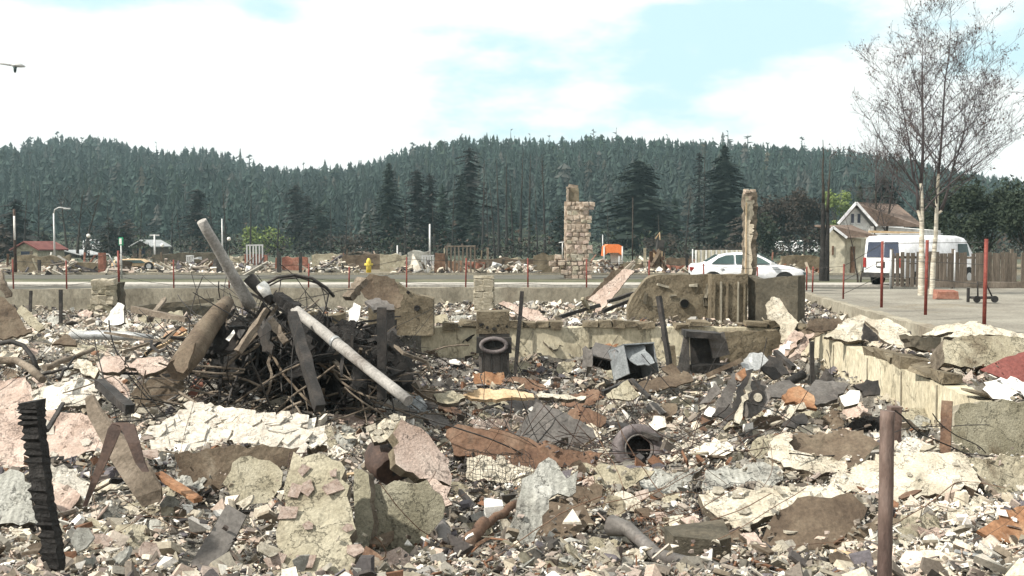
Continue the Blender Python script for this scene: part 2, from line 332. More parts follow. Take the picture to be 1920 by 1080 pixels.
# gravel yard on the right, behind the retaining wall
def yard_x(y): return 8.55 - max(0, 27.5 - y) * .116 + .15
V = []; Fq = []
ysr = fr(3, 33.5, .8)
for y in ysr:
    for k, x in enumerate([yard_x(y), 12, 20, 60, 900]): V.append((x, y, .30 + (.06 * noise.noise((x * .4, y * .4, 0)) if k < 3 else 0)))
for r in range(len(ysr) - 1):
    for k in range(4): i = r * 5 + k; Fq.append((i, i + 1, i + 6, i + 5))
o = np_mesh('gravel_yard', np.array(V), np.array(Fq), m_gravel, smooth=True); o['kind'] = 'structure'
def strip(name, y0, y1, z, mat, x0=-160, x1=160, slope=-.02):
    xs = fr(x0, x1, 8); vs = [(x, y0 + x * slope, z) for x in xs] + [(x, y1 + x * slope, z) for x in xs]; n = len(xs)
    o = np_mesh(name, np.array(vs), np.array([(i, i + 1, n + i + 1, n + i) for i in range(n - 1)]), mat); o['kind'] = 'structure'; return o
strip('road', 31.5, 41.6, .005, m_asph)
strip('pavement', 41.3, 44.6, .06, m_pave)
strip('verge_grass', 44.6, 49.0, .03, m_grass)
strip('far_road', 49.0, 55.2, .04, m_asph)
kb = MB(); kb.beam((-160, 41.3 + 3.2, .03), (160, 41.3 - 3.2, .03), .15, .14, segs=1); k = kb.build('kerb', m_pave); k['kind'] = 'structure'
kb = MB(); kb.beam((-160, 55.4 + 3.2, .05), (160, 55.4 - 3.2, .05), .2, .22, segs=1); k = kb.build('far_kerb', m_conc); k['kind'] = 'structure'

# hill with its wood
SKY = [(-900, 330), (-400, 300), (0, 292), (100, 276), (200, 280), (300, 298), (400, 296), (500, 328), (560, 334), (640, 328), (700, 318), (760, 296), (850, 282), (960, 276), (1050, 276), (1200, 274), (1300, 282), (1400, 287), (1500, 292), (1600, 298), (1700, 312), (1800, 336), (1920, 356), (2300, 385), (3000, 400)]
def hill(X, Y):
    px = CX + F * X / max(Y, 50); top = (HOR - 31 - lerp(SKY, px)) / F * 520 + 1.9
    t = (Y - 235) / 285
    if t < 0: return -1
    s = 1 - (1 - min(t, 1)) ** 1.55 if t <= 1 else max(0, 1 - (t - 1) * 1.1)
    return -1 + (top + 1) * s + 3.2 * noise.noise((X * .022, Y * .022, 2)) * min(1, max(t, 0) * 3)
grid_mesh('hillside', fr(-640, 640, 11), fr(235, 760, 11), hill, m_hill)

def cone_tree(seed, dead=False):
    r = random.Random(seed); vs = []; fs = []
    def tri(a, b, c): n = len(vs); vs.extend([a, b, c]); fs.append((n, n + 1, n + 2))
    H = 1.0; w = .022 if dead else .011
    for k in range(3):
        a = k * 2.094; b = a + 2.094
        tri((w * math.cos(a), w * math.sin(a), 0), (w * math.cos(b), w * math.sin(b), 0), (0, 0, H * 1.0))
    if dead:
        for i in range(14):
            z = r.uniform(.35, .95); a = r.uniform(0, 6.28); l = .13 * (1.1 - z) + .02
            tri((0, 0, z), (0, 0, z - .045), (l * math.cos(a), l * math.sin(a), z + r.uniform(-.03, .03)))
        return np.array(vs), np.array(fs)
    nl = 9; base = r.uniform(.08, .3); wide = r.uniform(.09, .19); pw_ = r.uniform(.35, .95)
    for i in range(nl):
        t = i / (nl - 1); z = base + (1 - base) * t * .97; rad = wide * (1 - t) ** pw_ * r.uniform(.6, 1.2) + .012
        h = (1 - base) / nl * 1.9; nb = 7
        for k in range(nb):
            a = k * 6.283 / nb + r.uniform(-.4, .4); rr = rad * r.uniform(.65, 1.25); d = .55
            tri((rr * math.cos(a - d * .7), rr * math.sin(a - d * .7), z - h * r.uniform(.1, .35)), (rr * math.cos(a + d * .7), rr * math.sin(a + d * .7), z - h * r.uniform(.1, .35)), (0, 0, min(1, z + h * .65)))
    return np.array(vs), np.array(fs)
tpl = [cone_tree(i) for i in range(9)] + [cone_tree(20 + i, True) for i in range(3)]
VV = []; FF = []; CC = []; off = 0
step = 4.3
yy = 250.0
while yy < 545:
    half = .60 * yy + 15; xx = -half
    while xx < half:
        x = xx + rnd.uniform(-2.2, 2.2); y = yy + rnd.uniform(-2.2, 2.2); xx += step * (1 + .0009 * (yy - 250))
        z = hill(x, y)
        if z < -.5: continue
        if y > 495 and rnd.random() < .38: continue
        dens = noise.noise((x * .012, y * .012, 7)); dead = rnd.random() < (.10 + .30 * max(0, dens) + (.14 if y > 490 else 0))
        ridge = y > 500
        k = rnd.randrange(9, 12) if dead and rnd.random() < (.85 if ridge else .45) else rnd.randrange(9)
        v, f = tpl[k]; h = rnd.uniform(7.2, 13) * (1.0 if not ridge else rnd.uniform(.45, 1.25)); a = rnd.uniform(0, 6.28)
        wsc = rnd.uniform(.8, 1.9) * (1 if k < 9 else 1.6)
        if rnd.random() < .12: h *= .55
        if dead and ridge: h = rnd.uniform(11, 19)
        ca, sa = math.cos(a), math.sin(a)
        P = np.empty_like(v); P[:, 0] = (v[:, 0] * ca - v[:, 1] * sa) * h * wsc + x; P[:, 1] = (v[:, 0] * sa + v[:, 1] * ca) * h * wsc + y; P[:, 2] = v[:, 2] * h + z - .3
        g = rnd.uniform(.5, 1.35)
        c = np.array((.0165, .033, .0255)) * g if not dead else np.array((.050, .048, .042)) * g
        m2 = max(0, min(1, .5 + 1.2 * noise.noise((x * .009, y * .006, 40)))); c = c * (np.array((1.25, 1.1, .8)) if rnd.random() < .12 else 1) * (1 - .45 * m2) + np.array((.034, .044, .042)) * g * .45 * m2
        VV.append(P); FF.append(f + off); off += len(P); cc = np.ones((len(P), 4)); cc[:, :3] = c; CC.append(cc)
    yy += step * (1 + .0009 * (yy - 250))
o = np_mesh('hillside_forest', np.concatenate(VV), np.concatenate(FF), m_forest, np.concatenate(CC))
tag(o, 'dense conifer wood with dead snags covering the long hill', 'forest', kind='stuff')

# scrub along the foot of the hill
VV = []; FF = []; CC = []; off = 0
for i in range(900):
    Y = rnd.uniform(104, 245); X_ = rnd.uniform(-.62, .62) * Y; h = rnd.uniform(1.0, 4.2) * (.6 + Y / 260); w = h * rnd.uniform(.5, 1.1); k = 46
    c_ = np.array([[rnd.gauss(0, .42) * w, rnd.gauss(0, .42) * w, abs(rnd.gauss(0, .5)) * h] for _ in range(k)]); P = (c_[:, None, :] + np.random.uniform(-.32, .32, (k, 3, 3)) * (.5 + h * .12)).reshape(-1, 3) + (X_, Y, 0)
    g = rnd.uniform(.6, 1.3); col = rnd.choice([(.030, .026, .022), (.040, .033, .026), (.022, .032, .021), (.030, .042, .026), (.05, .036, .028), (.024, .026, .024)])
    VV.append(P); FF.append(np.arange(off, off + 3 * k).reshape(-1, 3)); off += 3 * k; cc = np.ones((3 * k, 4)); cc[:, :3] = np.array(col) * g; CC.append(cc)
tag(np_mesh('scrub_belt', np.concatenate(VV), np.concatenate(FF), m_forest, np.concatenate(CC)), 'low brown and dull green scrub along the foot of the hill', 'scrub', kind='stuff')

# ------------------------------------------------------------------ walls
def rwall(name, label, p0, p1, tops, zb, th, mat, seg=.14, rough=.02, ledge=None, front=1):
    """standing wall from p0 to p1 (its camera-side face on that line), broken top given as (t, z)"""
    p0, p1 = Vector((*p0, 0)), Vector((*p1, 0)); d = p1 - p0; Ln = d.length; d.normalize(); nrm_ = Vector((-d.y, d.x, 0)) * front
    nx = max(2, int(Ln / seg)); zt_max = max(z for _, z in tops); nz_ = max(2, int((zt_max - zb) / seg)); mb = MB(); vs = []; fs = []
    for side in (0, 1):
        for i in range(nx + 1):
            t = i / nx; zt = lerp(tops, t) + rnd.uniform(-rough, rough) * 1.2
            for j in range(nz_ + 1):
                p = p0 + d * (t * Ln); z = zb + (zt - zb) * j / nz_
                q = p + nrm_ * (th * side); n_ = noise.noise((p.x * 1.7, p.y * 1.7, z * 1.7 + side * 9)) * rough * 1.5 + rnd.uniform(-rough, rough) * .35
                vs.append(Vector((q.x + nrm_.x * n_, q.y + nrm_.y * n_, z)))
    S = (nx + 1) * (nz_ + 1); id_ = lambda s_, i, j: s_ * S + i * (nz_ + 1) + j
    for i in range(nx):
        for j in range(nz_):
            fs.append((id_(0, i, j), id_(0, i + 1, j), id_(0, i + 1, j + 1), id_(0, i, j + 1))); fs.append((id_(1, i, j), id_(1, i, j + 1), id_(1, i + 1, j + 1), id_(1, i + 1, j)))
        fs.append((id_(0, i, nz_), id_(0, i + 1, nz_), id_(1, i + 1, nz_), id_(1, i, nz_)))
    for i in (0, nx):
        for j in range(nz_): fs.append((id_(0, i, j), id_(0, i, j + 1), id_(1, i, j + 1), id_(1, i, j)))
    mb.add(vs, fs); o = mb.build(name, mat, loc=(p0 + d * Ln / 2) + Vector((0, 0, zb)))
    return tag(o, label, 'wall')
back_wall = rwall('retaining_wall', 'long pale concrete retaining wall across the back of the burnt plot', (-19, 30), (8.6, 30), [(0, .44), (.3, .46), (.6, .50), (1, .46)], -.7, .25, m_conc, seg=.3, rough=.015)
side_wall = rwall('retaining_wall', 'low concrete wall with red posts beside the gravel yard', (8.6, 29.9), (5.6, 4.0), [(0, .46), (.5, .47), (1, .46)], -.7, .22, m_conc, seg=.25, rough=.015, front=1)
pit_back = rwall('basement_wall', 'tan inner basement wall at the far side of the pit', (-1.9, 20.0), (5.95, 20.0), [(0, .13), (1, .13)], -1.5, .35, m_tanconc, seg=.2, rough=.012)
for i in range(1, 7):
    b = MB(); x = -1.9 + i * 1.17; b.box((x, 19.993, -.62), (.02, .03, 1.46), jit=.003); b.build('form_seam', m_conc, pit_back)
pit_side = rwall('basement_wall', 'tan inner basement wall running along the right side of the pit', (5.93, 20.0), (5.35, 10.9), [(0, .14), (.2, .17), (.45, .13), (1, .10)], -1.5, .3, m_tanconc, seg=.15, rough=.014)
for i in range(1, 6):
    t = (i + rnd.uniform(-.3, .3)) / 6; x = 5.93 - .58 * t; y = 20 - 9.1 * t; b = MB(); b.box((x - .004, y, -.62), (.02, .02, 1.4), jit=.003); b.build('form_seam', m_conc, pit_side)
# ledges of blocks that crown both basement walls
x = -1.9
while x < 5.9:
    w = rnd.uniform(.34, .46)
    if rnd.random() < .88:
        w *= rnd.uniform(.6, 1.1); b = MB(); b.box((x + w / 2, 20.12 + rnd.uniform(-.04, .04), .19 + rnd.uniform(-.03, .03)), (w - .02, .40, rnd.uniform(.08, .15)), Matrix.Rotation(rnd.uniform(-.06, .06), 3, 'Z') @ Matrix.Rotation(rnd.gauss(0, .04), 3, 'Y'), jit=.03); b.build('coping_block', m_browncon, pit_back)
    x += w
y = 19.9
while y > 11:
    w = rnd.uniform(.16, .55); t = (20 - y) / 9.1; xx = 5.93 - .58 * t
    if rnd.random() < .22: y -= w; continue
    b = MB(); b.box((xx + .12 + rnd.uniform(-.06, .10), y - w / 2, .18 + rnd.uniform(-.03, .03)), (rnd.uniform(.22, .42), w - .03, rnd.uniform(.06, .15)), Matrix.Rotation(rnd.uniform(-.25, .25), 3, 'Z') @ Matrix.Rotation(rnd.gauss(0, .08), 3, 'Y'), jit=.04); b.build('coping_block', m_browncon, pit_side)
    y -= w
# tall foundation stub with the drain hole
def stub(name, label, x0, x1, Y, tops, mat, th=.35, zb=.0, rough=.02, seg=.1): return rwall(name, label, (x0, Y), (x1, Y), tops, zb, th, mat, seg=seg, rough=rough)
X = lambda px, Y: at(px, 540, Y).x
Z = lambda py, Y: at(960, py, Y).z
big = stub('foundation_wall', 'tall broken brown foundation wall with a round black hole in it', X(1178, 21.5), X(1332, 21.4), 21.5, [(0, Z(575, 21.5)), (.03, Z(560, 21.5)), (.12, Z(545, 21.5)), (.2, Z(527, 21.5)), (.3, Z(516, 21.5)), (1, Z(515, 21.5))], m_browncon, rough=.013)
c = at(1283, 569, 21.46); b = MB(); b.tube([c + Vector((0, -.035, 0)), c + Vector((0, .03, 0))], .095, n=14, smooth=False); b.build('drain_hole', m_black, big)  # black disc paints in the darkness inside the hole
b = MB(); pts = [c + Vector((math.cos(a) * .10, -.01, math.sin(a) * .10)) for a in [i * .4488 for i in range(15)]]; b.tube(pts, .022, n=5, cap=False); b.build('hole_rim', m_shadecon, big)
for (px, py, w, h) in [(1325, 545, 5, 26), (1243, 536, 22, 4), (1322, 566, 6, 16), (1262, 555, 14, 3), (1300, 535, 16, 4), (1210, 560, 5, 20), (1231, 575, 16, 3)]:
    c = at(px, py, 21.465); b = MB(); b.box(c, (w / 84 , .03, h / 84), Matrix.Rotation(rnd.uniform(-.4, .4), 3, 'Y'), jit=.015); b.build('chipped_patch', m_conc if rnd.random() < .5 else m_shadecon, big)
pil = stub('concrete_pier', 'square ribbed concrete pier standing between two foundation walls', X(1334, 21.1), X(1402, 21.1), 21.1, [(0, Z(514, 21.1)), (.5, Z(516, 21.1)), (1, Z(514, 21.1))], m_browncon, th=.5, rough=.015)
for i in range(5):
    c = at(1340 + i * 12 + (8 if i > 2 else 0), 560, 21.07); b = MB(); b.box((c.x, 21.085, .55), (.03, .05, .98), jit=.006); b.build('form_rib', m_conc if i % 2 else m_browncon, pil)
dk = rwall('foundation_wall', 'dark foundation wall end, painted as shaded on its side away from the sun', (X(1403, 21.3), 21.3), (X(1496, 20.4), 20.4), [(0, Z(518, 21.1)), (.15, Z(524, 21)), (.5, Z(520, 20.8)), (.8, Z(518, 20.6)), (1, Z(517, 20.4))], .0, .3, m_shadecon, seg=.1, rough=.012)  # darker concrete puts the shade of this turned face into its colour
rl = rwall('foundation_wall', 'low dark ledge wall under the ribbed concrete pier', (X(1348, 19.8), 19.75), (X(1500, 19.75), 19.75), [(0, Z(622, 19.8)), (1, Z(618, 19.8))], -1.4, .2, m_browncon, seg=.12)
lft = stub('foundation_wall', 'short brown foundation wall with a sloping broken top left of the pit', X(690, 19.6), X(812, 19.6), 19.6, [(0, Z(520, 19.6)), (.2, Z(520, 19.6)), (.45, Z(530, 19.6)), (.6, Z(545, 19.6)), (.75, Z(553, 19.6)), (1, Z(560, 19.6))], m_browncon, zb=.0, rough=.012)
for (px, py, r) in [(740, 555, 4), (782, 578, 5), (715, 548, 3), (765, 548, 3)]:
    c = at(px, py, 19.57); b = MB(); b.tube([c, c + Vector((0, .04, 0))], r / 92, n=7, smooth=False, jit=.25); b.build('hole', m_char, lft)
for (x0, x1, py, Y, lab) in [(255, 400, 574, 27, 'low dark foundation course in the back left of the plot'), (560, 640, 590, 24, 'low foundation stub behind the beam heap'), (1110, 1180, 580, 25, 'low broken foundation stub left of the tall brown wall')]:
    rwall('foundation_wall', lab, (X(x0, Y), Y), (X(x1, Y), Y + .6), [(0, Z(py, Y)), (.3, Z(py - 4, Y)), (.6, Z(py + 3, Y)), (1, Z(py, Y))], -.5, .25, m_shadecon if x0 == 255 else m_browncon, seg=.12, rough=.03)

# fence of red posts and wire on the retaining walls
fence = thing('wire_fence', 'red post and wire fence along the top of the retaining walls', 'fence', (8.4, 24, .46))
def post(px, pyt, Y, r=.028, zb=.40, mat=m_redpost):
    a = at(px, pyt, Y); b = MB(); b.tube([(a.x, Y, zb), (a.x + rnd.uniform(-.02, .02), Y, a.z)], r, n=8); return b.build('post', mat, fence), Vector((a.x, Y, a.z))
tops = []
for px, pyt in [(24, 486), (124, 488), (222, 470), (325, 487), (429, 488), (578, 494), (654, 500), (762, 482), (873, 484), (990, 484), (1100, 486), (1217, 488), (1320, 494), (1420, 500), (1513, 500)]:
    tops.append(post(px, pyt, 30.12, r=.036 if px in (222,) else .024)[1])
side = []
for px, pyt, Y in [(1524, 500, 29.0), (1582, 495, 25.6), (1655, 452, 22.2), (1738, 450, 19.9), (1849, 448, 16.8)]:
    side.append(post(px, pyt, Y, r=.024 if Y > 24 else .034)[1])
for dz in (.06, .45, .8):
    pts = []
    for a, b_ in zip(tops, tops[1:]): pts += [a - Vector((0, 0, dz)), (a + b_) / 2 - Vector((0, 0, dz + .03))]
    pts.append(tops[-1] - Vector((0, 0, dz))); b = MB(); b.tube(pts,   .009, n=4, cap=False); b.build('wire', m_dark, fence)
    b = MB(); b.tube([p - Vector((0, 0, dz)) for p in side], .007, n=4, cap=False); b.build('wire', m_dark, fence)
# ------------------------------------------------------------------ trees
def spruce_parts(seed, h, r, base=.08, dens=1.0, ragged=.25, pw=.8):
    q = random.Random(seed); tv = MB(); tv.tube([(0, 0, -.3), (q.uniform(-.1, .1), 0, h * .5), (0, 0, h * .99)], [h * .014, h * .009, .02], n=6)
    vs = []; fs = []
    nb = int(h * 27 * dens)
    for i in range(nb):
        t = q.random() ** .85; z = h * (base + (1 - base) * t)
        Lb = r * (1 - t) ** pw * q.uniform(1 - ragged * 1.6, 1 + ragged) + .12; a = q.uniform(0, 6.283)
        lump = 1 + .35 * math.sin(a * 2 + z * .9 + seed); Lb *= lump * .9
        dx, dy = math.cos(a), math.sin(a); px_, py_ = -dy, dx; m = 5
        for k in range(m):
            s0 = k / m; s1 = (k + 1.3) / m; zz = z + Lb * (-.28 * s0 + .06 * s0 * s0); w = Lb * .27 * (1 - s0 * .6) + .09
            for sg in (-1, 1):
                n = len(vs); hang = q.uniform(.05, .25) * (w + .2)
                vs += [(dx * Lb * s0, dy * Lb * s0, zz + .03), (dx * Lb * s1, dy * Lb * s1, zz - Lb * .06), (dx * Lb * (s0 + s1) / 2 + px_ * w * sg, dy * Lb * (s0 + s1) / 2 + py_ * w * sg, zz - hang - q.uniform(0, .15))]
                fs.append((n, n + 1, n + 2))
    cv = MB(); cv.add(vs, fs); return tv, cv
def spruce(px, pyt, pyb, wpx, Y, label, seed, mat=None, base=.08, dens=1.0, ragged=.25, pw=.8, cat='tree', name='spruce_tree', group=None):
    p = at(px, pyb, Y); zb = min(p.z, 0.0); zt = at(px, pyt, Y).z; h = zt - zb; r = wpx / 2 / F * Y * 1.75
    root = thing(name, label, cat, (p.x, Y, zb), group); tv, cv = spruce_parts(seed, h, r, base, dens, ragged, pw)
    for mb, nm, mt in ((tv, 'trunk', m_bark), (cv, 'crown', mat or m_needle)):
        me = bpy.data.meshes.new(nm); me.from_pydata(mb.v, [], mb.f); me.materials.append(mt); o = bpy.data.objects.new(nm, me); COL.objects.link(o); o.parent = root
    return root
spruce(730, 305, 476, 66, 150, 'wide dark spruce left of the pair of narrow burnt firs', 1, dens=1.2)
spruce(783, 318, 476, 34, 150, 'narrow burnt fir just right of the wide dark spruce', 2, mat=m_burnt, pw=.35, ragged=.5)
spruce(806, 325, 476, 28, 152, 'thin half burnt fir beside another narrow fir', 3, mat=m_burnt, pw=.4, ragged=.5)
spruce(830, 343, 476, 34, 158, 'small pointed grey fir between the burnt firs and the tall scorched spruce', 4, mat=m_pine)
spruce(880, 276, 478, 52, 158, 'very tall scorched spruce with a thin upper crown', 5, mat=m_burnt, base=.25, dens=.6, ragged=.6, pw=.5)
spruce(866, 322, 478, 46, 150, 'dark ragged fir in front of the tall scorched spruce', 6, mat=m_needle, ragged=.45)
spruce(890, 390, 480, 62, 146, 'broad low dark fir at the foot of the tall scorched spruce', 7, mat=m_needle, ragged=.4)
spruce(1196, 300, 478, 92, 150, 'big round topped dark pine between the two chimneys', 8, dens=1.5, pw=.45, base=.1, ragged=.35)
spruce(1357, 270, 480, 82, 150, 'tallest dark spruce left of the thin white chimney', 9, dens=1.4, pw=.62)
spruce(1310, 285, 480, 20, 158, 'needle thin black snag left of the tallest dark spruce', 10, mat=m_burnt, dens=.5, pw=.3, ragged=.6)
spruce(1265, 362, 478, 30, 165, 'small thin fir standing between two big dark trees', 11, mat=m_pine, ragged=.5)
spruce(556, 346, 474, 32, 170, 'dark fir with a dense top in the left middle distance', 12, mat=m_burnt, pw=.3, ragged=.3)
spruce(577, 366, 474, 26, 168, 'slim burnt fir right of the dense topped fir', 13, mat=m_burnt, ragged=.6, pw=.4)
spruce(600, 382, 474, 44, 165, 'rounded dark fir at the end of the three firs', 14, mat=m_needle, pw=.5)
spruce(371, 354, 474, 42, 165, 'dark fir rising behind the tip of the leaning grey pole', 15, mat=m_burnt, pw=.35, ragged=.4)
spruce(210, 410, 474, 40, 140, 'dark shrubby cedar left of the green street sign', 16, mat=m_burnt, pw=.55)
spruce(240, 412, 474, 42, 142, 'dark shrubby cedar right of the green street sign', 17, mat=m_brush, pw=.5)
spruce(82, 432, 474, 26, 130, 'small purple black fir beside the red roofed hut', 18, mat=m_burnt, pw=.8)
spruce(30, 372, 474, 60, 120, 'dark burnt fir at the left edge behind the striped pole', 19, mat=m_burnt, ragged=.6, pw=.6)
spruce(5, 420, 474, 50, 110, 'low brown conifer at the far left edge', 20, mat=m_brush, pw=.5)
spruce(1050, 385, 480, 44, 145, 'dark fir half hidden behind the stone chimney', 21, mat=m_needle, ragged=.4)
spruce(1395, 400, 480, 60, 140, 'brown scorched fir behind the thin white chimney', 22, mat=m_brush, pw=.5)
spruce(1610, 345, 470, 44, 120, 'dark green fir behind the cream house roof', 23, mat=m_olivleaf)
spruce(1655, 330, 470, 90, 125, 'broad dark fir above the cream house roof', 24, mat=m_needle, pw=.5)
spruce(960, 360, 478, 20, 170, 'thin grey fir among the bare black trunks', 25, mat=m_pine, ragged=.6)
spruce(690, 400, 476, 36, 175, 'small dim fir left of the wide dark spruce', 26, mat=m_pine)

def bush(px, pyt, pyb, wpx, Y, label, seed, mat, name='broadleaf_tree', n=2600, leaf=.28, cat='tree', trunk=True):
    q = random.Random(seed); p = at(px, pyb, Y); zb = min(0., p.z); zt = at(px, pyt, Y).z; h = zt - zb; r = wpx / 2 / F * Y
    root = thing(name, label, cat, (p.x, Y, zb)); cl = [(q.uniform(-.75, .75) * r, q.uniform(-.6, .6) * r, h * q.uniform(.25, .86), r * q.uniform(.25, .5)) for _ in range(13)]
    tv = MB()
    tv.tube([(0, 0, -.3), (0, 0, h * .3), (0, 0, h * .8)], [h * .02, h * .014, .02], n=6)
    for c in cl[:9]: tv.tube([(0, 0, h * q.uniform(.05, .3)), (c[0] * .6, c[1] * .6, c[2] * .7), (c[0], c[1], c[2])], [h * .009, h * .006, .02], n=4)
    vs = []; fs = []
    for i in range(n):
        c = q.choice(cl); d = Vector((q.gauss(0, 1), q.gauss(0, 1), q.gauss(0, 1))).normalized() * (q.random() ** .4) * c[3]
        a = Vector((c[0] + d.x, c[1] + d.y, min(h, c[2] + d.z * 1.1))); e = Vector((q.uniform(-1, 1), q.uniform(-1, 1), q.uniform(-1, 1))) * leaf; g = Vector((q.uniform(-1, 1), q.uniform(-1, 1), q.uniform(-1, 1))) * leaf
        k = len(vs); vs += [a, a + e, a + g]; fs.append((k, k + 1, k + 2))
    for mb, nm, mt in ((tv, 'trunk', m_bark), (None, 'crown', mat)):
        v, f = (tv.v, tv.f) if mb else (vs, fs)
        me = bpy.data.meshes.new(nm); me.from_pydata(v, [], f); me.materials.append(mt); o = bpy.data.objects.new(nm, me); COL.objects.link(o); o.parent = root
    return root
bush(1575, 345, 470, 62, 135, 'yellow green leafy tree behind the gable of the cream house', 1, m_yellowgreen, leaf=.34)
bush(1450, 348, 478, 100, 125, 'brown grey leafless tree mass right of the thin chimney', 2, m_brush, n=5200, leaf=.34)
bush(1508, 352, 478, 84, 122, 'dark brown tree mass beside the black forked trunk', 3, m_brush, n=4200, leaf=.34)
bush(1430, 400, 480, 70, 118, 'dull green thicket at the foot of the brown trees', 31, m_olivleaf, n=2600, leaf=.3)
bush(1850, 330, 500, 150, 70, 'large dull green tree behind the grey plank fence', 4, m_olivleaf, n=6500, leaf=.24)
bush(1770, 345, 500, 90, 74, 'dark green tree between the birches and the large dull tree', 5, m_olivleaf, n=3800, leaf=.24)
bush(1925, 345, 500, 90, 66, 'dark leafy tree at the right edge behind the fence', 6, m_olivleaf, n=3400, leaf=.24)
bush(1385, 455, 482, 70, 100, 'low brown brush behind the white corrugated hoarding', 7, m_brush, n=900, leaf=.2, name='bush', cat='bush')
bush(500, 428, 474, 90, 160, 'pale green thicket left of the dark firs', 8, m_yellowgreen, n=1300, leaf=.5, name='bush', cat='bush')
bush(415, 430, 474, 60, 155, 'pale green bush right of the leaning grey pole', 9, m_olivleaf, n=900, leaf=.5, name='bush', cat='bush')
bush(650, 440, 476, 80, 160, 'dull brown scrub between the fir groups', 10, m_brush, n=1000, leaf=.4, name='bush', cat='bush')
bush(1235, 440, 480, 70, 130, 'rusty brown scrub right of the big round topped pine', 11, m_brush, n=900, leaf=.3, name='bush', cat='bush')

def branchy(px, pyb, pyt, wpx, Y, label, seed, name, trunks, mat_t, mat_b, depth=3, nb=16, leaves=0, group=None, spread=.55, zb=None, twig=.008, tr=.1, up=.55, base=.22, cat='tree', leafmat=None):
    q = random.Random(seed); p = at(px, pyb, Y); zb = p.z if zb is None else zb
    root = thing(name, label, cat, (p.x, Y, zb), group); h = at(px, pyt, Y).z - zb; W = wpx / 2 / F * Y
    tm = MB(); bm_ = MB(); tw = MB(); ends = []
    def grow(a, d, Ln, rad, lv):
        n = 6 if lv < 2 else 4; pts = [a]; dd = d.copy()
        for i in range(n):
            dd = (dd + Vector((q.uniform(-1, 1), q.uniform(-1, 1), q.uniform(-.3, up))) * (.14 if lv < 2 else .22)).normalized(); pts.append(pts[-1] + dd * Ln / n)
        rs = [max(.0035, rad * (1 - .85 * i / n)) for i in range(n + 1)]
        (bm_ if lv < 2 else tw).tube(pts, rs, n=5 if lv < 2 else 3, cap=False)
        if lv < depth:
            for _ in range([0, 8, 6, 4][lv] if depth > 2 else 5):
                k = q.uniform(.2, 1) * n; i = min(n - 1, int(k)); b = pts[i].lerp(pts[i + 1], k - i)
                s_ = Vector((q.uniform(-1, 1), q.uniform(-1, 1), q.uniform(-.25, .9))).normalized(); grow(b, (dd * .8 + s_ * .8).normalized(), Ln * q.uniform(.3, .55) * (1.2 - .5 * k / n), rad * .42, lv + 1)
        else: ends.extend(pts[2:])
    for jt, (dx, ht, lean) in enumerate(trunks):
        fork = jt > 0 and name == 'birch_tree'; t0 = .30 if fork else 0; l0 = trunks[0][2]
        pts = [Vector((dx + l0 * t0 ** 1.3, 0, h * t0 if fork else -.3))]; m = 9
        for i in range(1, m + 1):
            t = t0 + (1 - t0) * i / m; pts.append(Vector((dx + (l0 * t ** 1.3 + lean * ((t - t0) / (1 - t0)) ** 1.1 if fork else lean * t ** 1.3) + q.uniform(-.03, .03) * (1 if i < m else 0), q.uniform(-.04, .04), h * ht * t)))
        rs = [tr * (.5 if fork else 1) * (1 - .93 * (i / m) ** .8) for i in range(m + 1)]; cut = 1 if fork else (4 if name == 'birch_tree' else 5)
        tm.tube(pts[:cut + 1], rs[:cut + 1], n=9, cap=False, jit=.03); bm_.tube(pts[cut:], rs[cut:], n=6)
        for k in range(nb):
            t = base + (1 - base) * (k + q.random()) / nb * .96; tt = max(0, (t - t0) / (1 - t0)); i = min(m - 1, int(tt * m)); b = pts[i].lerp(pts[i + 1], tt * m - i)
            a = q.uniform(0, 6.283); d = Vector((math.cos(a) * spread, math.sin(a) * spread * .7, 1 - spread * .5 + .1)).normalized()
            grow(b, d, W * q.uniform(.75, 1.35) * (1 - .62 * t) * 1.45 + .1, rs[i] * .42, 1)
    def put(mb, nm, mt):
        if not mb.v: return
        me = bpy.data.meshes.new(nm); me.from_pydata(mb.v, [], mb.f); me.materials.append(mt); me.polygons.foreach_set('use_smooth', mb.sm); o = bpy.data.objects.new(nm, me); COL.objects.link(o); o.parent = root
        return o
    put(tm, 'trunk', mat_t); put(bm_, 'branch_crown', mat_b); put(tw, 'twigs', m_twig if mat_b is not m_bark else m_bark)
    if leaves:
        lm = MB()
        for _ in range(leaves):
            e = q.choice(ends) + Vector((q.gauss(0, .05), q.gauss(0, .05), q.gauss(-.02, .05))); s = q.uniform(.02, .055)
            lm.add([e, e + Vector((q.uniform(-s, s), q.uniform(-s, s), -s)), e + Vector((q.uniform(-s, s), q.uniform(-s, s), q.uniform(-s, s)))], [(0, 1, 2)])
        o = put(lm, 'withered_leaves', leafmat or m_leafdead); o['kind'] = 'stuff'
    return root
branchy(1727, 560, 75, 235, 28.8, 'left birch with a white trunk and thin bare upright branches', 5, 'birch_tree', [(0, 1.0, -.12), (-.02, .9, -.75)], m_birch, m_twig, nb=20, leaves=2600, zb=.28, tr=.10, spread=.72, up=.5, base=.32)
branchy(1747, 556, 38, 265, 29.6, 'right birch with a curved white trunk and brown withered leaves', 11, 'birch_tree', [(0, 1.0, .42), (.05, .82, 1.0)], m_birch, m_twig, nb=22, leaves=4600, zb=.28, tr=.085, spread=.8, up=.45, base=.30)
branchy(1640, 480, 236, 110, 62, 'distant bare grey tree left of the birches above the wood', 21, 'bare_tree', [(0, 1.0, 0), (.6, .9, .8)], m_bark, m_twig, nb=12, leaves=2500, zb=0, tr=.12, spread=.6, leafmat=m_brush)
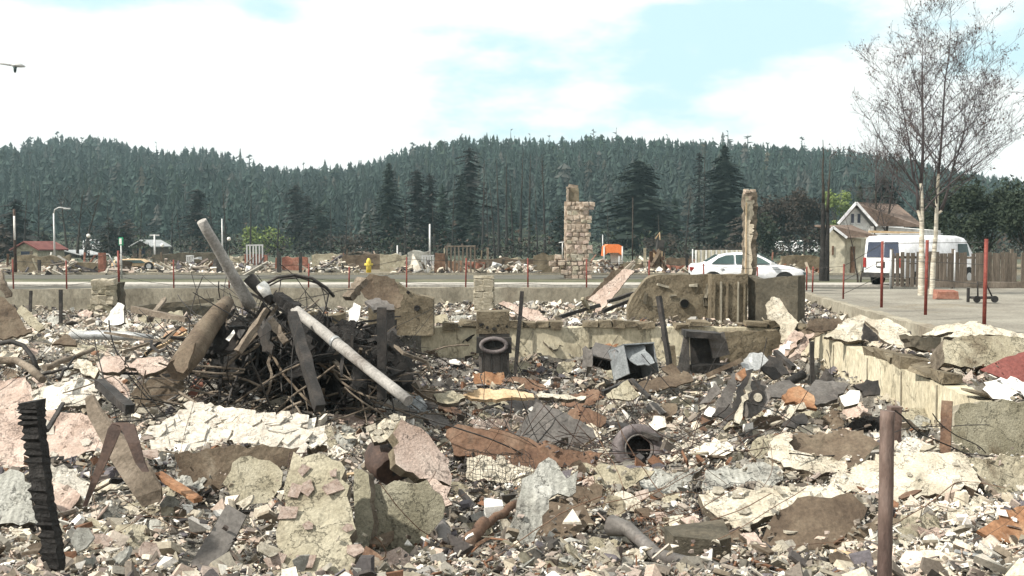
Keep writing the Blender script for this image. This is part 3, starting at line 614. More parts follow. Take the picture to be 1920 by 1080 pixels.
branchy(145, 475, 352, 110, 120, 'black spreading leafless tree left of the small white bus', 31, 'bare_tree', [(-1.2, .95, -.9), (0, 1, 1.0), (.9, .95, 2.2)], m_bark, m_bark, nb=9, leaves=2600, zb=0, tr=.22, spread=.6, base=.45, depth=2, leafmat=m_burnt)
branchy(1610, 478, 400, 40, 45, 'small dark forked sapling in front of the white van', 41, 'bare_tree', [(0, 1, -.7), (.1, .8, .6)], m_bark, m_bark, nb=5, zb=0, tr=.05, depth=2, base=.4)
for i, (px, pyt, w, lab) in enumerate([(936, 298, 10, 'first bare black trunk of the burnt stand left of the stone chimney'), (950, 292, 10, 'second bare black trunk of the burnt stand'), (975, 278, 12, 'tall straight black trunk in the middle of the burnt stand'), (992, 290, 12, 'black trunk just right of the tallest straight one'), (1022, 290, 34, 'black trunk with a tuft of dead branches at its top'), (905, 300, 14, 'black trunk beside the tall scorched spruce'), (322, 400, 12, 'thin black trunk left of the leaning grey pole'), (400, 380, 12, 'thin black trunk right of the pole tip'), (1320, 262, 8, 'thin bare snag against the tallest dark spruce')]):
    branchy(px, 480, pyt, w, 130 if i < 6 else 150, lab, 60 + i, 'burnt_tree', [(0, 1, rnd.uniform(-.5, .5))], m_char, m_bark, nb=10 if w < 30 else 22, zb=0, tr=.26, depth=1, base=.5 if w < 30 else .72, spread=.7)
branchy(1543, 518, 262, 26, 47, 'tall black forked trunk left of the cream house', 80, 'burnt_tree', [(0, 1, -.1), (.14, .88, .12)], m_char, m_bark, nb=3, zb=0, tr=.19, depth=1, base=.6)
LM3 = [(60, 'red roofed hut'), (180, 'minibus'), (290, 'T shaped utility pole'), (450, 'pale green thicket'), (560, 'dense topped fir'), (640, 'brown scrub'), (735, 'wide dark spruce'), (960, 'burnt black trunks'), (1082, 'stone chimney'), (1200, 'round topped pine'), (1290, 'thin black snag'), (1357, 'tallest dark spruce'), (1450, 'brown tree mass')]
for i, px in enumerate([45, 72, 205, 262, 340, 425, 470, 520, 620, 648, 700, 760, 815, 848, 915, 928, 962, 1008, 1060, 1140, 1238, 1285, 1420, 1480]):
    l_ = min(LM3, key=lambda a: abs(a[0] - px)); pt = rnd.uniform(330, 415) if not 890 < px < 1070 else rnd.uniform(290, 350)
    branchy(px, 480, pt, 10, 112 + i % 5 * 8, '%s dead black trunk %s the %s' % ('short' if pt > 380 else 'tall', 'left of' if px < l_[0] else 'right of', l_[1]), 300 + i, 'burnt_tree', [(0, 1, rnd.uniform(-.7, .7))], m_char, m_bark, nb=9, zb=0, tr=.17, depth=1, base=.35, spread=.8, group='dead black trunks in front of the hill')
bpy.context.view_layer.update()
# ------------------------------------------------------------------ middle distance
def GX(px, Y): return at(px, HOR, Y).x
def GZ(py, Y): return at(960, py, Y).z
def bx(mb, x0, x1, y0, y1, z0, z1, jit=0): return mb.box(((x0 + x1) / 2, (y0 + y1) / 2, (z0 + z1) / 2), (abs(x1 - x0), abs(y1 - y0), abs(z1 - z0)), jit=jit)

# tall chimney of field stones
def stone_mesh(seed):
    q = random.Random(seed); bm = bmesh.new()
    for x in (-1, 1):
        for y in (-1, 1):
            for z in (-1, 1):
                bm.verts.new((x * q.uniform(.36, .5), y * q.uniform(.36, .5), z * q.uniform(.34, .5)))
                if q.random() < .6: bm.verts.new((x * q.uniform(.2, .46), y * q.uniform(.44, .54), z * q.uniform(.2, .46)))
    r = bmesh.ops.convex_hull(bm, input=bm.verts); bmesh.ops.delete(bm, geom=[g for g in r['geom_interior'] if isinstance(g, bmesh.types.BMVert)], context='VERTS')
    me = bpy.data.meshes.new('stone'); [setattr(f_, 'smooth', False) for f_ in bm.faces]; bm.to_mesh(me); bm.free(); return me
SM = {}
def stone(parent, c, size, mat, name='stone', tilt=.07, rz=None):
    k = (rnd.randrange(6), mat.name, name)
    if k not in SM: SM[k] = stone_mesh(k[0] + 50); SM[k].name = name; SM[k].materials.append(mat)
    o = bpy.data.objects.new(name, SM[k]); COL.objects.link(o)
    if parent: o.parent = parent; o.location = Vector(c) - root_loc(parent)
    else: o.location = c; LOC[o.name] = Vector(c)
    o.scale = size; o.rotation_euler = (rnd.uniform(-tilt, tilt), rnd.uniform(-tilt, tilt), rnd.uniform(-tilt, tilt) if rz is None else rz); return o
Yc = 50
ch = thing('stone_chimney', 'tall broken stone chimney standing alone behind the road', 'chimney', (GX(1082, Yc), Yc, 0))
zs = GZ(386, Yc); z0 = .0; W0 = GX(1062, Yc); W1 = GX(1102, Yc)
b = MB()
b.beam(((W0 + W1) / 2, Yc + .45, -.1), ((W0 + W1) / 2 - .05, Yc + .45, zs), 1.12, .8, segs=10, rough=.05); b.build('core', m_chstone, ch)
b = MB(); b.beam((GX(1075, Yc), Yc + .4, zs - .1), (GX(1074, Yc), Yc + .4, GZ(352, Yc)), .60, .55, segs=6, rough=.03); b.build('flue_stack', m_browncon, ch)
b = MB(); b.beam((GX(1074, Yc), Yc + .4, GZ(352, Yc)), (GX(1075, Yc), Yc + .4, GZ(346, Yc)), .50, .5, segs=1, rough=.05); b.build('chimney_cap', m_chstone, ch)
z = .1
while z < zs + .1:
    hgt = rnd.uniform(.19, .32); x = W0 - .02 + rnd.uniform(-.05, .08); xe = W1 + rnd.uniform(-.06, .06) + (.06 if z > zs - 1 else 0)
    while x < xe:
        w = rnd.uniform(.2, .42); stone(ch, (x + w / 2, Yc + .14 + rnd.uniform(-.03, .04), z), (w * 1.0, .36, hgt * .96), m_chstone if rnd.random() < .7 else rnd.choice([m_stone, m_pink, m_cream])); x += w
    for sx in (W0 + .05, W1 - .05): stone(ch, (sx, Yc + .5, z), (.3, .5, hgt * 1.1), m_chstone)
    z += hgt * .9
for i in range(12):                                                   # stones left on the shoulder and on the flue
    stone(ch, (GX(rnd.uniform(1088, 1102), Yc), Yc + rnd.uniform(0, .5), zs + rnd.uniform(-.15, .12)), (.3, .35, .26), m_chstone)
for i in range(9): stone(ch, (GX(1063, Yc) + rnd.uniform(0, .06), Yc + .1, GZ(352, Yc) - i * .11), (.12, .2, .12), m_chstone)
for i in range(10): stone(ch, (GX(1052, Yc) + rnd.uniform(-.5, .3), Yc + rnd.uniform(0, .5), rnd.uniform(.05, .6) + max(0, .9 - i * .1)), (.4, .4, .3), m_chstone)
b = MB(); b.tube([(GX(1048, Yc), Yc + .2, 1.9), (GX(1064, Yc), Yc + .2, 1.95)], .03, n=5); b.tube([(GX(1055, Yc), Yc + .2, 1.95), (GX(1055, Yc), Yc + .2, .9)], .03, n=5); b.build('iron_bracket', m_ltgrey, ch)

# thin chimney with peeling render
Yt = 30.8; xt = GX(1406, Yt)
tc_ = thing('peeling_chimney', 'thin chimney with peeling cream render in front of the white car', 'chimney', (xt, Yt, .3))
x0, x1 = GX(1396, Yt), GX(1419, Yt)
b = MB(); b.beam(((x0 + x1) / 2 + .02, Yt + .2, .2), ((x0 + x1) / 2, Yt + .2, GZ(360, Yt)), x1 - x0, .36, segs=22, rough=.04); b.build('brick_core', m_edge, tc_)
for i, (a0, a1, b0, b1, mt) in enumerate([(1396, 1412, 515, 440, m_render), (1396, 1407, 445, 410, m_render), (1398, 1414, 412, 375, m_conc), (1396, 1402, 500, 380, m_render), (1403, 1414, 438, 420, m_render), (1399, 1410, 376, 368, m_chstone), (1396, 1404, 405, 368, m_tan)]):
    b = MB(); u0, u1, v0, v1 = GX(a0, Yt), GX(a1, Yt), GZ(b0, Yt), GZ(b1, Yt)
    pl = []; n = 9
    for k in range(n): pl.append((u0 + rnd.uniform(0, .02), Yt - .01, v0 + (v1 - v0) * k / (n - 1)))
    for k in range(n): pl.append((u1 + rnd.uniform(-.09, .01), Yt - .01 - .004 * i, v1 + (v0 - v1) * k / (n - 1)))
    pl = [(p[0], Yt - .012 - .004 * i, p[2]) for p in pl]
    b.prism(pl, (0, .03, 0)); b.build('render_patch', mt, tc_)
b = MB(); b.beam((GX(1399, Yt), Yt - .03, .3), (GX(1398, Yt), Yt - .03, GZ(380, Yt)), .03, .03, segs=8, rough=.006); b.build('corner_bead', m_palewood, tc_)
for i in range(9): stone(tc_, (rnd.uniform(x0, x1), Yt + rnd.uniform(.05, .3), GZ(360, Yt) + rnd.uniform(-.04, .06)), (.16, .18, .1), m_chstone, name='broken_brick')
for i in range(6): stone(tc_, (x1 - .02 + rnd.uniform(-.02, .03), Yt + .1, 1.4 + i * .1), (.1, .12, .09), m_shadecon, name='broken_brick')

# sedan ---------------------------------------------------------------
def loft(mb, secs, smooth=True, cap=True):
    n = len(secs[0]); vs = [p for s in secs for p in s]; fs = []
    for i in range(len(secs) - 1):
        for k in range(n - 1): fs.append((i * n + k, i * n + k + 1, (i + 1) * n + k + 1, (i + 1) * n + k))
    if cap: fs += [tuple(range(n)), tuple(reversed(range((len(secs) - 1) * n, len(secs) * n)))]
    mb.add(vs, fs, smooth)
def xf(root, rz, s=1):      # car space -> world
    c, s_ = math.cos(rz), math.sin(rz); o = root_loc(root)
    return lambda p: Vector((o.x + s * (p[0] * c - p[1] * s_), o.y + s * (p[0] * s_ + p[1] * c), o.z + s * p[2]))
def wheel(root, f, x, y, r, w, hub=m_ltgrey):
    sg = 1 if y > 0 else -1
    b = MB(); b.tube([f((x, y - sg * w, r)), f((x, y - sg * w * .9, r)), f((x, y - sg * .1 * w, r)), f((x, y, r))], [r * .86, r, r, r * .88], n=20); t = b.build('wheel', m_tyre, root)
    b = MB(); b.tube([f((x, y - sg * .02, r)), f((x, y + sg * .012, r))], [r * .62, r * .52], n=14); b.build('hubcap', hub, t)
Ycar = 38.6; car = thing('parked_car', 'white sedan parked on the road behind the thin chimney', 'car', (GX(1408, Ycar), Ycar + .8, .02))
f = xf(car, R(-7), 1.03)
prof = [(-2.22, .62, .90, .55), (-2.15, .40, .96, .78), (-1.75, .32, 1.0, .86), (-1.1, .30, .98, .87), (0, .28, .95, .88), (.85, .28, .95, .88), (1.2, .30, .93, .86), (1.7, .32, .86, .84), (2.1, .38, .76, .74), (2.24, .50, .66, .52)]
b = MB(); secs = []
for (x, zl, zh, w) in prof:
    zm = zl + (zh - zl) * .55
    secs.append([f(p) for p in [(x, -w * .9, zl), (x, -w, zl + .12), (x, -w * 1.01, zm), (x, -w * .96, zh - .05), (x, -w * .86, zh), (x, 0, zh + .03), (x, w * .86, zh), (x, w * .96, zh - .05), (x, w * 1.01, zm), (x, w, zl + .12), (x, w * .9, zl)]])
loft(b, secs); b.build('body', m_carwhite, car)
cab = [(-1.72, 1.0, .74, .98), (-1.2, 1.30, .64, .97), (-.75, 1.40, .58, .96), (-.1, 1.43, .57, .95), (.35, 1.38, .58, .95), (.7, 1.22, .64, .95), (1.15, .97, .74, .93)]
b = MB(); loft(b, [[f(p) for p in [(x, -.82, zb - .04), (x, -wt, zt - .04), (x, -wt * .85, zt), (x, 0, zt + .02), (x, wt * .85, zt), (x, wt, zt - .04), (x, .82, zb - .04)]] for (x, zt, wt, zb) in cab]); b.build('roof', m_carwhite, car)
for sg in (-1, 1):
    def side_pt(x, z):   # on the cabin's flank
        k = min(1, max(0, (z - .95) / .45)); return f((x, sg * (.835 - .24 * k), z))
    for poly in ([(-1.42, 1.0), (-1.15, 1.22), (-.85, 1.33), (-.55, 1.35), (-.55, 1.0)], [(-.48, 1.0), (-.48, 1.35), (-.1, 1.36), (.25, 1.32), (.55, 1.19), (.85, 1.0)]):
        b = MB(); b.prism([side_pt(*p) for p in poly], f((0, sg * .02, 0)) - f((0, 0, 0))); b.build('side_window', m_glass, car)
    b = MB(); b.box(f((.9, sg * .95, 1.0)), (.16, .14, .12), jit=.01); b.build('wing_mirror', m_carwhite, car)
    b = MB(); b.box(f((-2.16, sg * .66, .80)), (.16, .26, .16), Matrix.Rotation(R(-7), 3, 'Z'), jit=.01); b.build('tail_light', m_red, car)
    b = MB(); b.box(f((2.14, sg * .58, .62)), (.12, .3, .12), Matrix.Rotation(R(-7), 3, 'Z'), jit=.01); b.build('headlight', m_glass, car)
    for x in (-1.35, 1.38):
        b = MB(); b.tube([f((x, sg * .80, .32)), f((x, sg * .888, .32))], .40, n=20); b.build('wheel_arch', m_tyre, car); wheel(car, f, x, sg * .90, .315, .2)
    for x in (-.05, -1.0): b = MB(); b.box(f((x, sg * .895, .80)), (.16, .03, .03)); b.build('door_handle', m_dark, car)
b = MB(); b.prism([f(p) for p in [(-1.60, -.62, 1.05), (-1.60, .62, 1.05), (-1.15, .52, 1.33), (-1.15, -.52, 1.33)]], f((-.02, 0, .03)) - f((0, 0, 0))); b.build('rear_window', m_glass, car)
b = MB(); b.prism([f(p) for p in [(1.08, -.66, 1.01), (1.08, .66, 1.01), (.48, .54, 1.36), (.48, -.54, 1.36)]], f((.02, 0, .03)) - f((0, 0, 0))); b.build('windscreen', m_glass, car)

# van -------------------------------------------------------------------
van = thing('parked_van', 'white panel van seen from its rear corner behind the plank fence', 'van', (GX(1656, 41.5), 41.5, .0))
f = xf(van, R(33), 1.04)     # local x forward (right and away), rear at x=0
b = MB(); secs = []
for (x, zt, w) in [(0, 2.02, .90), (.12, 2.1, .97), (3.9, 2.12, .97), (4.5, 2.02, .95), (5.0, 1.5, .93), (5.6, 1.2, .88), (5.8, 1.0, .8)]:
    secs.append([f(p) for p in [(x, -w, .38), (x, -w - .03, .9), (x, -w, 1.25), (x, -w * .93, zt - .12), (x, -w * .8, zt), (x, 0, zt + .03), (x, w * .8, zt), (x, w * .93, zt - .12), (x, w, 1.25), (x, w + .03, .9), (x, w, .38)]])
loft(b, secs); b.build('body', m_carwhite, van)
for sg in (-1, 1):
    b = MB(); y0, y1 = (.06, .78) if sg > 0 else (-.78, -.06)
    b.prism([f(p) for p in [(-.01, y0, 1.22), (-.01, y1, 1.22), (.01, y1 * .92 if sg > 0 else y1, 1.86), (.01, y0 if sg > 0 else y0 * .92, 1.86)]], f((-.02, 0, 0)) - f((0, 0, 0))); b.build('rear_window', m_window, van)
    b = MB(); b.box(f((-.01, sg * .87, 1.0)), (.08, .12, .42), Matrix.Rotation(R(33), 3, 'Z')); b.build('tail_light', m_red, van)
    for x in (.95, 4.6): 
        b = MB(); b.tube([f((x, sg * .9, .36)), f((x, sg * .985, .36))], .44, n=18); b.build('wheel_arch', m_tyre, van); wheel(van, f, x, sg * 1.0, .35, .24)
    b = MB(); b.tube([f((.3, sg * .6, 2.2)), f((3.2, sg * .6, 2.2))], .02, n=5); b.build('roof_rail', m_ltgrey, van)
b = MB(); b.box(f((-.1, 0, .48)), (.2, 1.85, .2), Matrix.Rotation(R(33), 3, 'Z')); b.build('rear_bumper', m_dark, van)
b = MB(); b.box(f((-.02, .1, .92)), (.04, .42, .26), Matrix.Rotation(R(33), 3, 'Z')); p = b.build('plate_recess', m_dark, van)
b = MB(); b.box(f((-.05, .1, .92)), (.02, .3, .15), Matrix.Rotation(R(33), 3, 'Z')); b.build('number_plate', m_chalk, p)
b = MB(); b.box(f((-.012, 0, 1.1)), (.02, .02, 1.35), Matrix.Rotation(R(33), 3, 'Z')); b.build('door_seam', m_dark, van)
b = MB(); b.prism([f(p) for p in [(3.8, -.985, 1.25), (4.6, -.975, 1.25), (4.45, -.935, 1.78), (3.8, -.935, 1.78)]], f((0, -.02, 0)) - f((0, 0, 0))); b.build('side_window', m_glass, van)
b = MB(); b.box(f((1.9, -1.005, .98)), (3.2, .03, .05), Matrix.Rotation(R(33), 3, 'Z')); b.build('side_trim', m_dark, van)
# plank fence ---------------------------------------------------------------
pf = thing('plank_fence', 'grey vertical plank fence in front of the white van', 'fence', (GX(1800, 37), 37, .1))
fy = lambda px: 39.5 - (px - 1672) * .0085
px = 1674.0; k = 0
while px < 1990:
    Y = fy(px); w = rnd.uniform(.13, .16); xx = GX(px, Y); zt = GZ(474 if px > 1760 else 474 - (px - 1674) * .02, Y) + rnd.uniform(-.03, .03)
    if rnd.random() > .05: b = MB(); b.box((xx, Y, (zt + .1) / 2), (w, .03, zt - .1), Matrix.Rotation(rnd.uniform(-.02, .02), 3, 'Y'), jit=.006); b.build('plank', m_fencewood, pf)
    px += (w + .018 + (.05 if px < 1720 else 0)) * F / Y
for zz in (.35, 1.3): b = MB(); b.beam((GX(1676, 39.5), 39.6, zz), (GX(1990, 36.8), 36.9, zz), .05, .09, segs=8, rough=.006); b.build('rail', m_fencewood, pf)
for px in (1674, 1790, 1900): b = MB(); b.box((GX(px, fy(px)), fy(px) + .1, .8), (.11, .1, 1.7)); b.build('fence_post', m_fencewood, pf)
b = MB(); b.tube([(GX(1791, 34), 34, .2), (GX(1791, 34), 34, GZ(468, 34))], .03, n=7); tag(b.build('grey_post', m_ltgrey), 'grey steel post in front of the middle of the plank fence', 'post')
b = MB(); b.tube([(GX(1671, 34.5), 34.5, .1), (GX(1671, 34.5), 34.5, GZ(468, 34.5))], .04, n=7); tag(b.build('grey_post', m_ltgrey), 'grey steel post beside the rear corner of the white van', 'post')
# wooden kerb and dolly in the yard
b = MB(); b.beam((GX(1755, 34), 34.2, .42), (GX(2000, 33), 33.2, .42), .14, .2, segs=8, rough=.01); tag(b.build('timber_kerb', m_fencewood), 'long grey timber edging at the foot of the plank fence', 'timber')
dl = thing('hand_cart', 'small green metal hand cart standing on the gravel yard', 'cart', (GX(1843, 25.5), 25.5, .32)); o_ = root_loc(dl)
b = MB(); b.beam(o_ + Vector((-.3, 0, .12)), o_ + Vector((.32, 0, .12)), .35, .06); b.build('deck', m_dark, dl)
b = MB(); b.tube([o_ + Vector((-.1, 0, .1)), o_ + Vector((-.12, 0, .55)), o_ + Vector((.1, 0, .5)), o_ + Vector((.3, 0, .1))], .022, n=6); b.build('frame', m_dark, dl)
for dx in (-.22, .25): b = MB(); b.tube([o_ + Vector((dx, -.22, .09)), o_ + Vector((dx, -.17, .09))], .09, n=12); b.build('wheel', m_tyre, dl)
b = MB(); b.beam(o_ + Vector((-.36, 0, 0)), o_ + Vector((-.36, 0, .38)), .06, .06); b.build('end_post', m_dark, dl)
b = MB(); b.box((GX(1775, 27.2), 27.2, .42), (.62, .3, .25), jit=.03); tag(b.build('brick_block', m_brick), 'reddish block lying right of the birch trunks', 'block')

# cream house ----------------------------------------------------------------
Yh = 62; hs = thing('cream_house', 'cream house with a white gable and brown shingle roof', 'house', (GX(1640, Yh), Yh, 0))
gx = lambda p: GX(p, Yh); gz = lambda p: GZ(p, Yh)
gl, gr, ga = gx(1570), gx(1632), gx(1600); ze, za = gz(420), gz(382)
b = MB(); b.prism([(gl + .2, Yh, 0), (gr + 2.6, Yh, 0), (gr + 2.6, Yh, gz(430)), (gr, Yh, gz(424)), (ga, Yh, za - .15), (gl + .2, Yh, ze)], (4.6, 6, 0)); b.build('wall', m_siding, hs)
rf = MB(); rx = gx(1722)
rf.add([(ga, Yh - .4, za + .02), (rx, Yh - .4 + 3.5, za + .02), (rx, Yh - .2, gz(428)), (gr + .12, Yh - .4, gz(425))], [(0, 1, 2, 3)]); 
rf = MB(); rf.prism([(ga, Yh - .4, za), (gr + .25, Yh - .4, gz(424)), (rx + .3, Yh - .1, gz(426)), (rx, Yh + 3.4, za)], (0.0, .05, .10)); rf.build('roof', m_roof, hs)
rf = MB(); rf.prism([(ga, Yh - .4, za), (ga + 5, Yh + 6, za), (gl + 4.9, Yh + 6, ze), (gl - .1, Yh - .4, ze)], (0, 0, .1)); rf.build('roof', m_roof, hs)
for a, c_ in (((gl - .12, ze), (ga, za + .05)), ((ga, za + .05), (gr + .25, gz(424)))): b = MB(); b.beam((a[0], Yh - .44, a[1]), (c_[0], Yh - .44, c_[1]), .08, .16, segs=1); b.build('barge_board', m_carwhite, hs)
for w0 in (1595, 1607):
    b = MB(); bx(b, gx(w0), gx(w0 + 5), Yh - .05, Yh, gz(418), gz(401)); w_ = b.build('window', m_window, hs)
    b = MB(); bx(b, gx(w0) - .05, gx(w0 + 5) + .05, Yh - .07, Yh - .03, gz(418) - .06, gz(418)); b.build('sill', m_carwhite, w_)
# front wing
Yw = 58; gx = lambda p: GX(p, Yw); gz = lambda p: GZ(p, Yw)
b = MB(); b.prism([(gx(1547), Yw, 0), (gx(1584), Yw, 0), (gx(1584), Yw, gz(447)), (gx(1557), Yw, gz(430)), (gx(1547), Yw, gz(437))], (2.6, 3.4, 0)); b.build('wing_wall', m_creamwall, hs)
b = MB(); b.prism([(gx(1584), Yw + .3, 0), (gx(1618), Yw + .3, 0), (gx(1618), Yw + .3, gz(447)), (gx(1584), Yw + .3, gz(447))], (0, 3.5, 0)); b.build('wing_wall', m_creamwall, hs)
b = MB(); b.prism([(gx(1557), Yw - .4, gz(427)), (gx(1583), Yw - .4, gz(446)), (gx(1640), Yw - .3, gz(445)), (gx(1634), Yw + 3.4, gz(423)), (gx(1560), Yw + 3.4, gz(423))], (0, .03, .1)); b.build('wing_roof', m_roof, hs)
for a, c_ in (((1545, 440), (1557, 426)), ((1557, 426), (1583, 446))): b = MB(); b.beam((gx(a[0]), Yw - .45, gz(a[1])), (gx(c_[0]), Yw - .45, gz(c_[1])), .08, .14, segs=1); b.build('barge_board', m_carwhite, hs)
b = MB(); bx(b, gx(1598), gx(1606), Yw + .2, Yw + .32, 0, gz(462)); b.build('door', m_rust, hs)
b = MB(); bx(b, gx(1560), gx(1563), Yw - .06, Yw + .02, gz(478), gz(461)); b.build('window', m_rust, hs)
b = MB(); b.beam((gx(1640), Yw + 1, gz(434)), (gx(1735), Yw + .5, gz(437)), .3, .14, segs=2); b.build('gutter', m_palewood, hs)

# ruined lots behind the road --------------------------------------------------
def ruin(name, label, px0, px1, pyt, pyb, Y, mat, cat='wall', th=.25, rough=.08, tops=None, seg=.3):
    zb = -.05; zt = GZ(pyt, Y); tp = tops or [(i / 6, zt + rnd.uniform(-rough, rough) * 1.5) for i in range(7)]
    return tag(rwall(name, label, (GX(px0, Y), Y), (GX(px1, Y), Y), tp, zb, th, mat, seg=seg, rough=rough * .3), None, cat)
def studs(label, px0, px1, pyt, Y, mat, n, top=True, name='wall_frame'):
    r_ = thing(name, label, 'frame', (GX((px0 + px1) / 2, Y), Y, 0)); zt = GZ(pyt, Y)
    for i in range(n):
        x = GX(px0 + (px1 - px0) * i / (n - 1), Y); b = MB(); b.box((x, Y, zt / 2), (.09, .09, zt * (1 if top or i % 2 else .85)), Matrix.Rotation(rnd.uniform(-.02, .02), 3, 'Y')); b.build('stud', mat, r_)
    if top: b = MB(); b.beam((GX(px0, Y) - .05, Y, zt), (GX(px1, Y) + .05, Y, zt + .02), .1, .09, segs=2, rough=.01); b.build('top_rail', mat, r_)
    return r_
ruin('ruined_wall', 'low scorched wall left of the red brick pier', 130, 198, 491, 512, 60, m_browncon)
b = MB(); b.beam((GX(191, 59), 59, 0), (GX(191, 59), 59, GZ(474, 59)), .36, .36, segs=4, rough=.03); tag(b.build('brick_pier', m_brick), 'red brick pier at the foot of the stair rail', 'pier')
b = MB(); b.tube([(GX(190, 59), 59.3, GZ(476, 59)), (GX(200, 59), 59.3, GZ(477, 59)), (GX(214, 59), 59, GZ(498, 59)), (GX(214, 59), 59, 0)], .035, n=5); tag(b.build('stair_rail', m_ltgrey), 'pale sloping stair rail beside the red brick pier', 'rail')
ruin('ruined_wall', 'brown brick wall stub under the white window frame', 458, 500, 479, 512, 64, m_brick)
ruin('ruined_wall', 'dark low wall behind the leaning grey pole', 285, 420, 476, 512, 72, m_shadecon)
ruin('plank_screen', 'pale slatted screen right of the leaning grey pole', 430, 455, 480, 510, 66, m_tan, cat='screen')
ruin('ruined_wall', 'red brown wall between the two dark posts', 528, 576, 482, 512, 66, m_brick)
ruin('ruined_wall', 'tan panelled wall right of the dark posts', 584, 640, 476, 512, 63, m_tan)
ruin('ruined_wall', 'dark purple brown wall stretch behind the yellow hydrant', 640, 712, 478, 512, 68, m_brown)
ruin('ruined_wall', 'tan wall stub right of the yellow hydrant', 712, 762, 478, 510, 64, m_tan)
ruin('ruined_wall', 'grey garage wall with a panel leaning on it', 764, 806, 472, 512, 60, m_grey)
ruin('ruined_wall', 'mottled grey wall stub left of the stone chimney', 1000, 1056, 476, 512, 58, m_browncon)
ruin('ruined_wall', 'dark low wall behind the rubble left of the stone chimney', 890, 1000, 484, 512, 70, m_brown)
ruin('ruined_wall', 'scorched low wall right of the stone chimney', 1102, 1200, 492, 512, 64, m_browncon)
ruin('ruined_wall', 'brown low wall left of the white corrugated hoarding', 1250, 1300, 484, 512, 64, m_brown)
ruin('ruined_wall', 'low ruined wall between the car and the black forked trunk', 1466, 1540, 480, 514, 60, m_browncon)
ruin('ruined_wall', 'low brown ruin at the far left', 20, 130, 480, 512, 62, m_browncon)
b = MB(); b.prism([(GX(768, 58), 58, .3), (GX(774, 58), 58, GZ(475, 58)), (GX(786, 58), 57.8, GZ(496, 58)), (GX(790, 58), 57.8, .2)], (0, .05, 0)); tag(b.build('leaning_sheet', m_white), 'pale sheet leaning against the grey garage wall', 'sheet')
for (a, t_, w, lab) in [(523, 474, .22, 'left dark post standing in the ruins'), (563, 474, .17, 'right dark post standing in the ruins'), (411, 478, .3, 'purple black post behind the leaning grey pole')]:
    b = MB(); b.beam((GX(a, 57), 57, 0), (GX(a, 57), 57, GZ(t_, 57)), w, w, segs=5, rough=.01); tag(b.build('dark_post', m_dark), lab, 'post')
b = MB(); b.beam((GX(825, 57), 57, 0), (GX(825, 57), 57, GZ(475, 57)), .62, .5, segs=5, rough=.03); tag(b.build('rusty_tank', m_rust), 'rusty upright tank beside the timber frame', 'tank')
studs('bare timber wall frame right of the rusty tank', 838, 890, 462, 57, m_fencewood, 8)
studs('white window frame standing above the brown brick stub', 463, 492, 460, 64, m_ltgrey, 6)
studs('short row of grey studs left of the timber frame', 792, 812, 480, 58, m_ltgrey, 5)
studs('small white balustrade behind the dark low wall', 350, 362, 480, 70, m_ltgrey, 4)
hb = thing('corrugated_hoarding', 'white corrugated hoarding behind the white car', 'hoarding', (GX(1350, 56), 56, 0))
for i in range(30):
    x = GX(1305 + i * 3.2, 56); b = MB(); b.box((x, 56 + (.03 if i % 2 else 0), GZ(469, 56) / 2 + .15), (.095, .03, GZ(469, 56) - .3), jit=.004); b.build('panel', m_creamwall if i % 3 else m_siding, hb)
b = MB(); b.beam((GX(1298, 56), 56.1, GZ(468, 56)), (GX(1402, 56), 56.1, GZ(468, 56)), .08, .1, segs=2); b.build('top_rail', m_dark, hb)
b = MB(); b.tube([(GX(1299, 56), 56, 0), (GX(1299, 56), 56, GZ(467, 56))], .04, n=6); b.build('hoarding_post', m_ltgrey, hb)
tn = thing('orange_shelter', 'bright orange sheet roof on posts right of the stone chimney', 'shelter', (GX(1150, 66), 66, 0))
b = MB(); z = [GZ(p, 66) for p in (482, 459)]; b.prism([(GX(1132, 66), 66, GZ(480, 66)), (GX(1134, 66), 66, GZ(462, 66)), (GX(1140, 66), 66, GZ(458, 66)), (GX(1160, 66), 66, GZ(458, 66)), (GX(1167, 66), 66, GZ(462, 66)), (GX(1168, 66), 66, GZ(480, 66)), (GX(1160, 66), 66, GZ(474, 66)), (GX(1140, 66), 66, GZ(474, 66))], (0, 2, 0)); b.build('canopy', m_tent, tn)
for p_ in (1133, 1167): b = MB(); b.tube([(GX(p_, 66), 66, 0), (GX(p_, 66), 66, GZ(462, 66))], .05, n=6); b.build('post', m_ltgrey, tn)
b = MB(); b.box((GX(1154, 67), 67, .9), (.7, .5, 1.0), jit=.1); tag(b.build('pale_crate', m_chalk), 'pale crate standing under the orange sheet roof', 'crate')
rr = thing('collapsed_roof', 'collapsed brown timber roof in the ruins right of the orange shelter', 'roof wreck', (GX(1228, 60), 60, 0))
for i in range(13):
    a = (GX(rnd.uniform(1200, 1258), 60), 60 + rnd.uniform(-.5, .6), rnd.uniform(0, .3)); c_ = (GX(rnd.uniform(1212, 1246), 60), 60 + rnd.uniform(-.4, .4), GZ(rnd.uniform(466, 488), 60)); b = MB(); b.beam(a, c_, .22, .06, roll=rnd.uniform(0, 2), segs=3, rough=.02); b.build('rafter', rnd.choice([m_palewood, m_rust, m_brown]), rr)
ex = thing('excavator', 'small dark excavator arm above the collapsed brown roof', 'excavator', (GX(1238, 72), 72, 0))
b = MB(); b.beam((GX(1236, 72), 72, .6), (GX(1238, 72), 72, 2.1), .6, .5, segs=3, rough=.04); b.build('cab', m_dark, ex)
b = MB(); b.tube([(GX(1238, 72), 72, 1.9), (GX(1236, 72), 72, GZ(436, 72)), (GX(1229, 72), 72, GZ(448, 72))], .07, n=5); b.build('boom', m_palewood, ex)
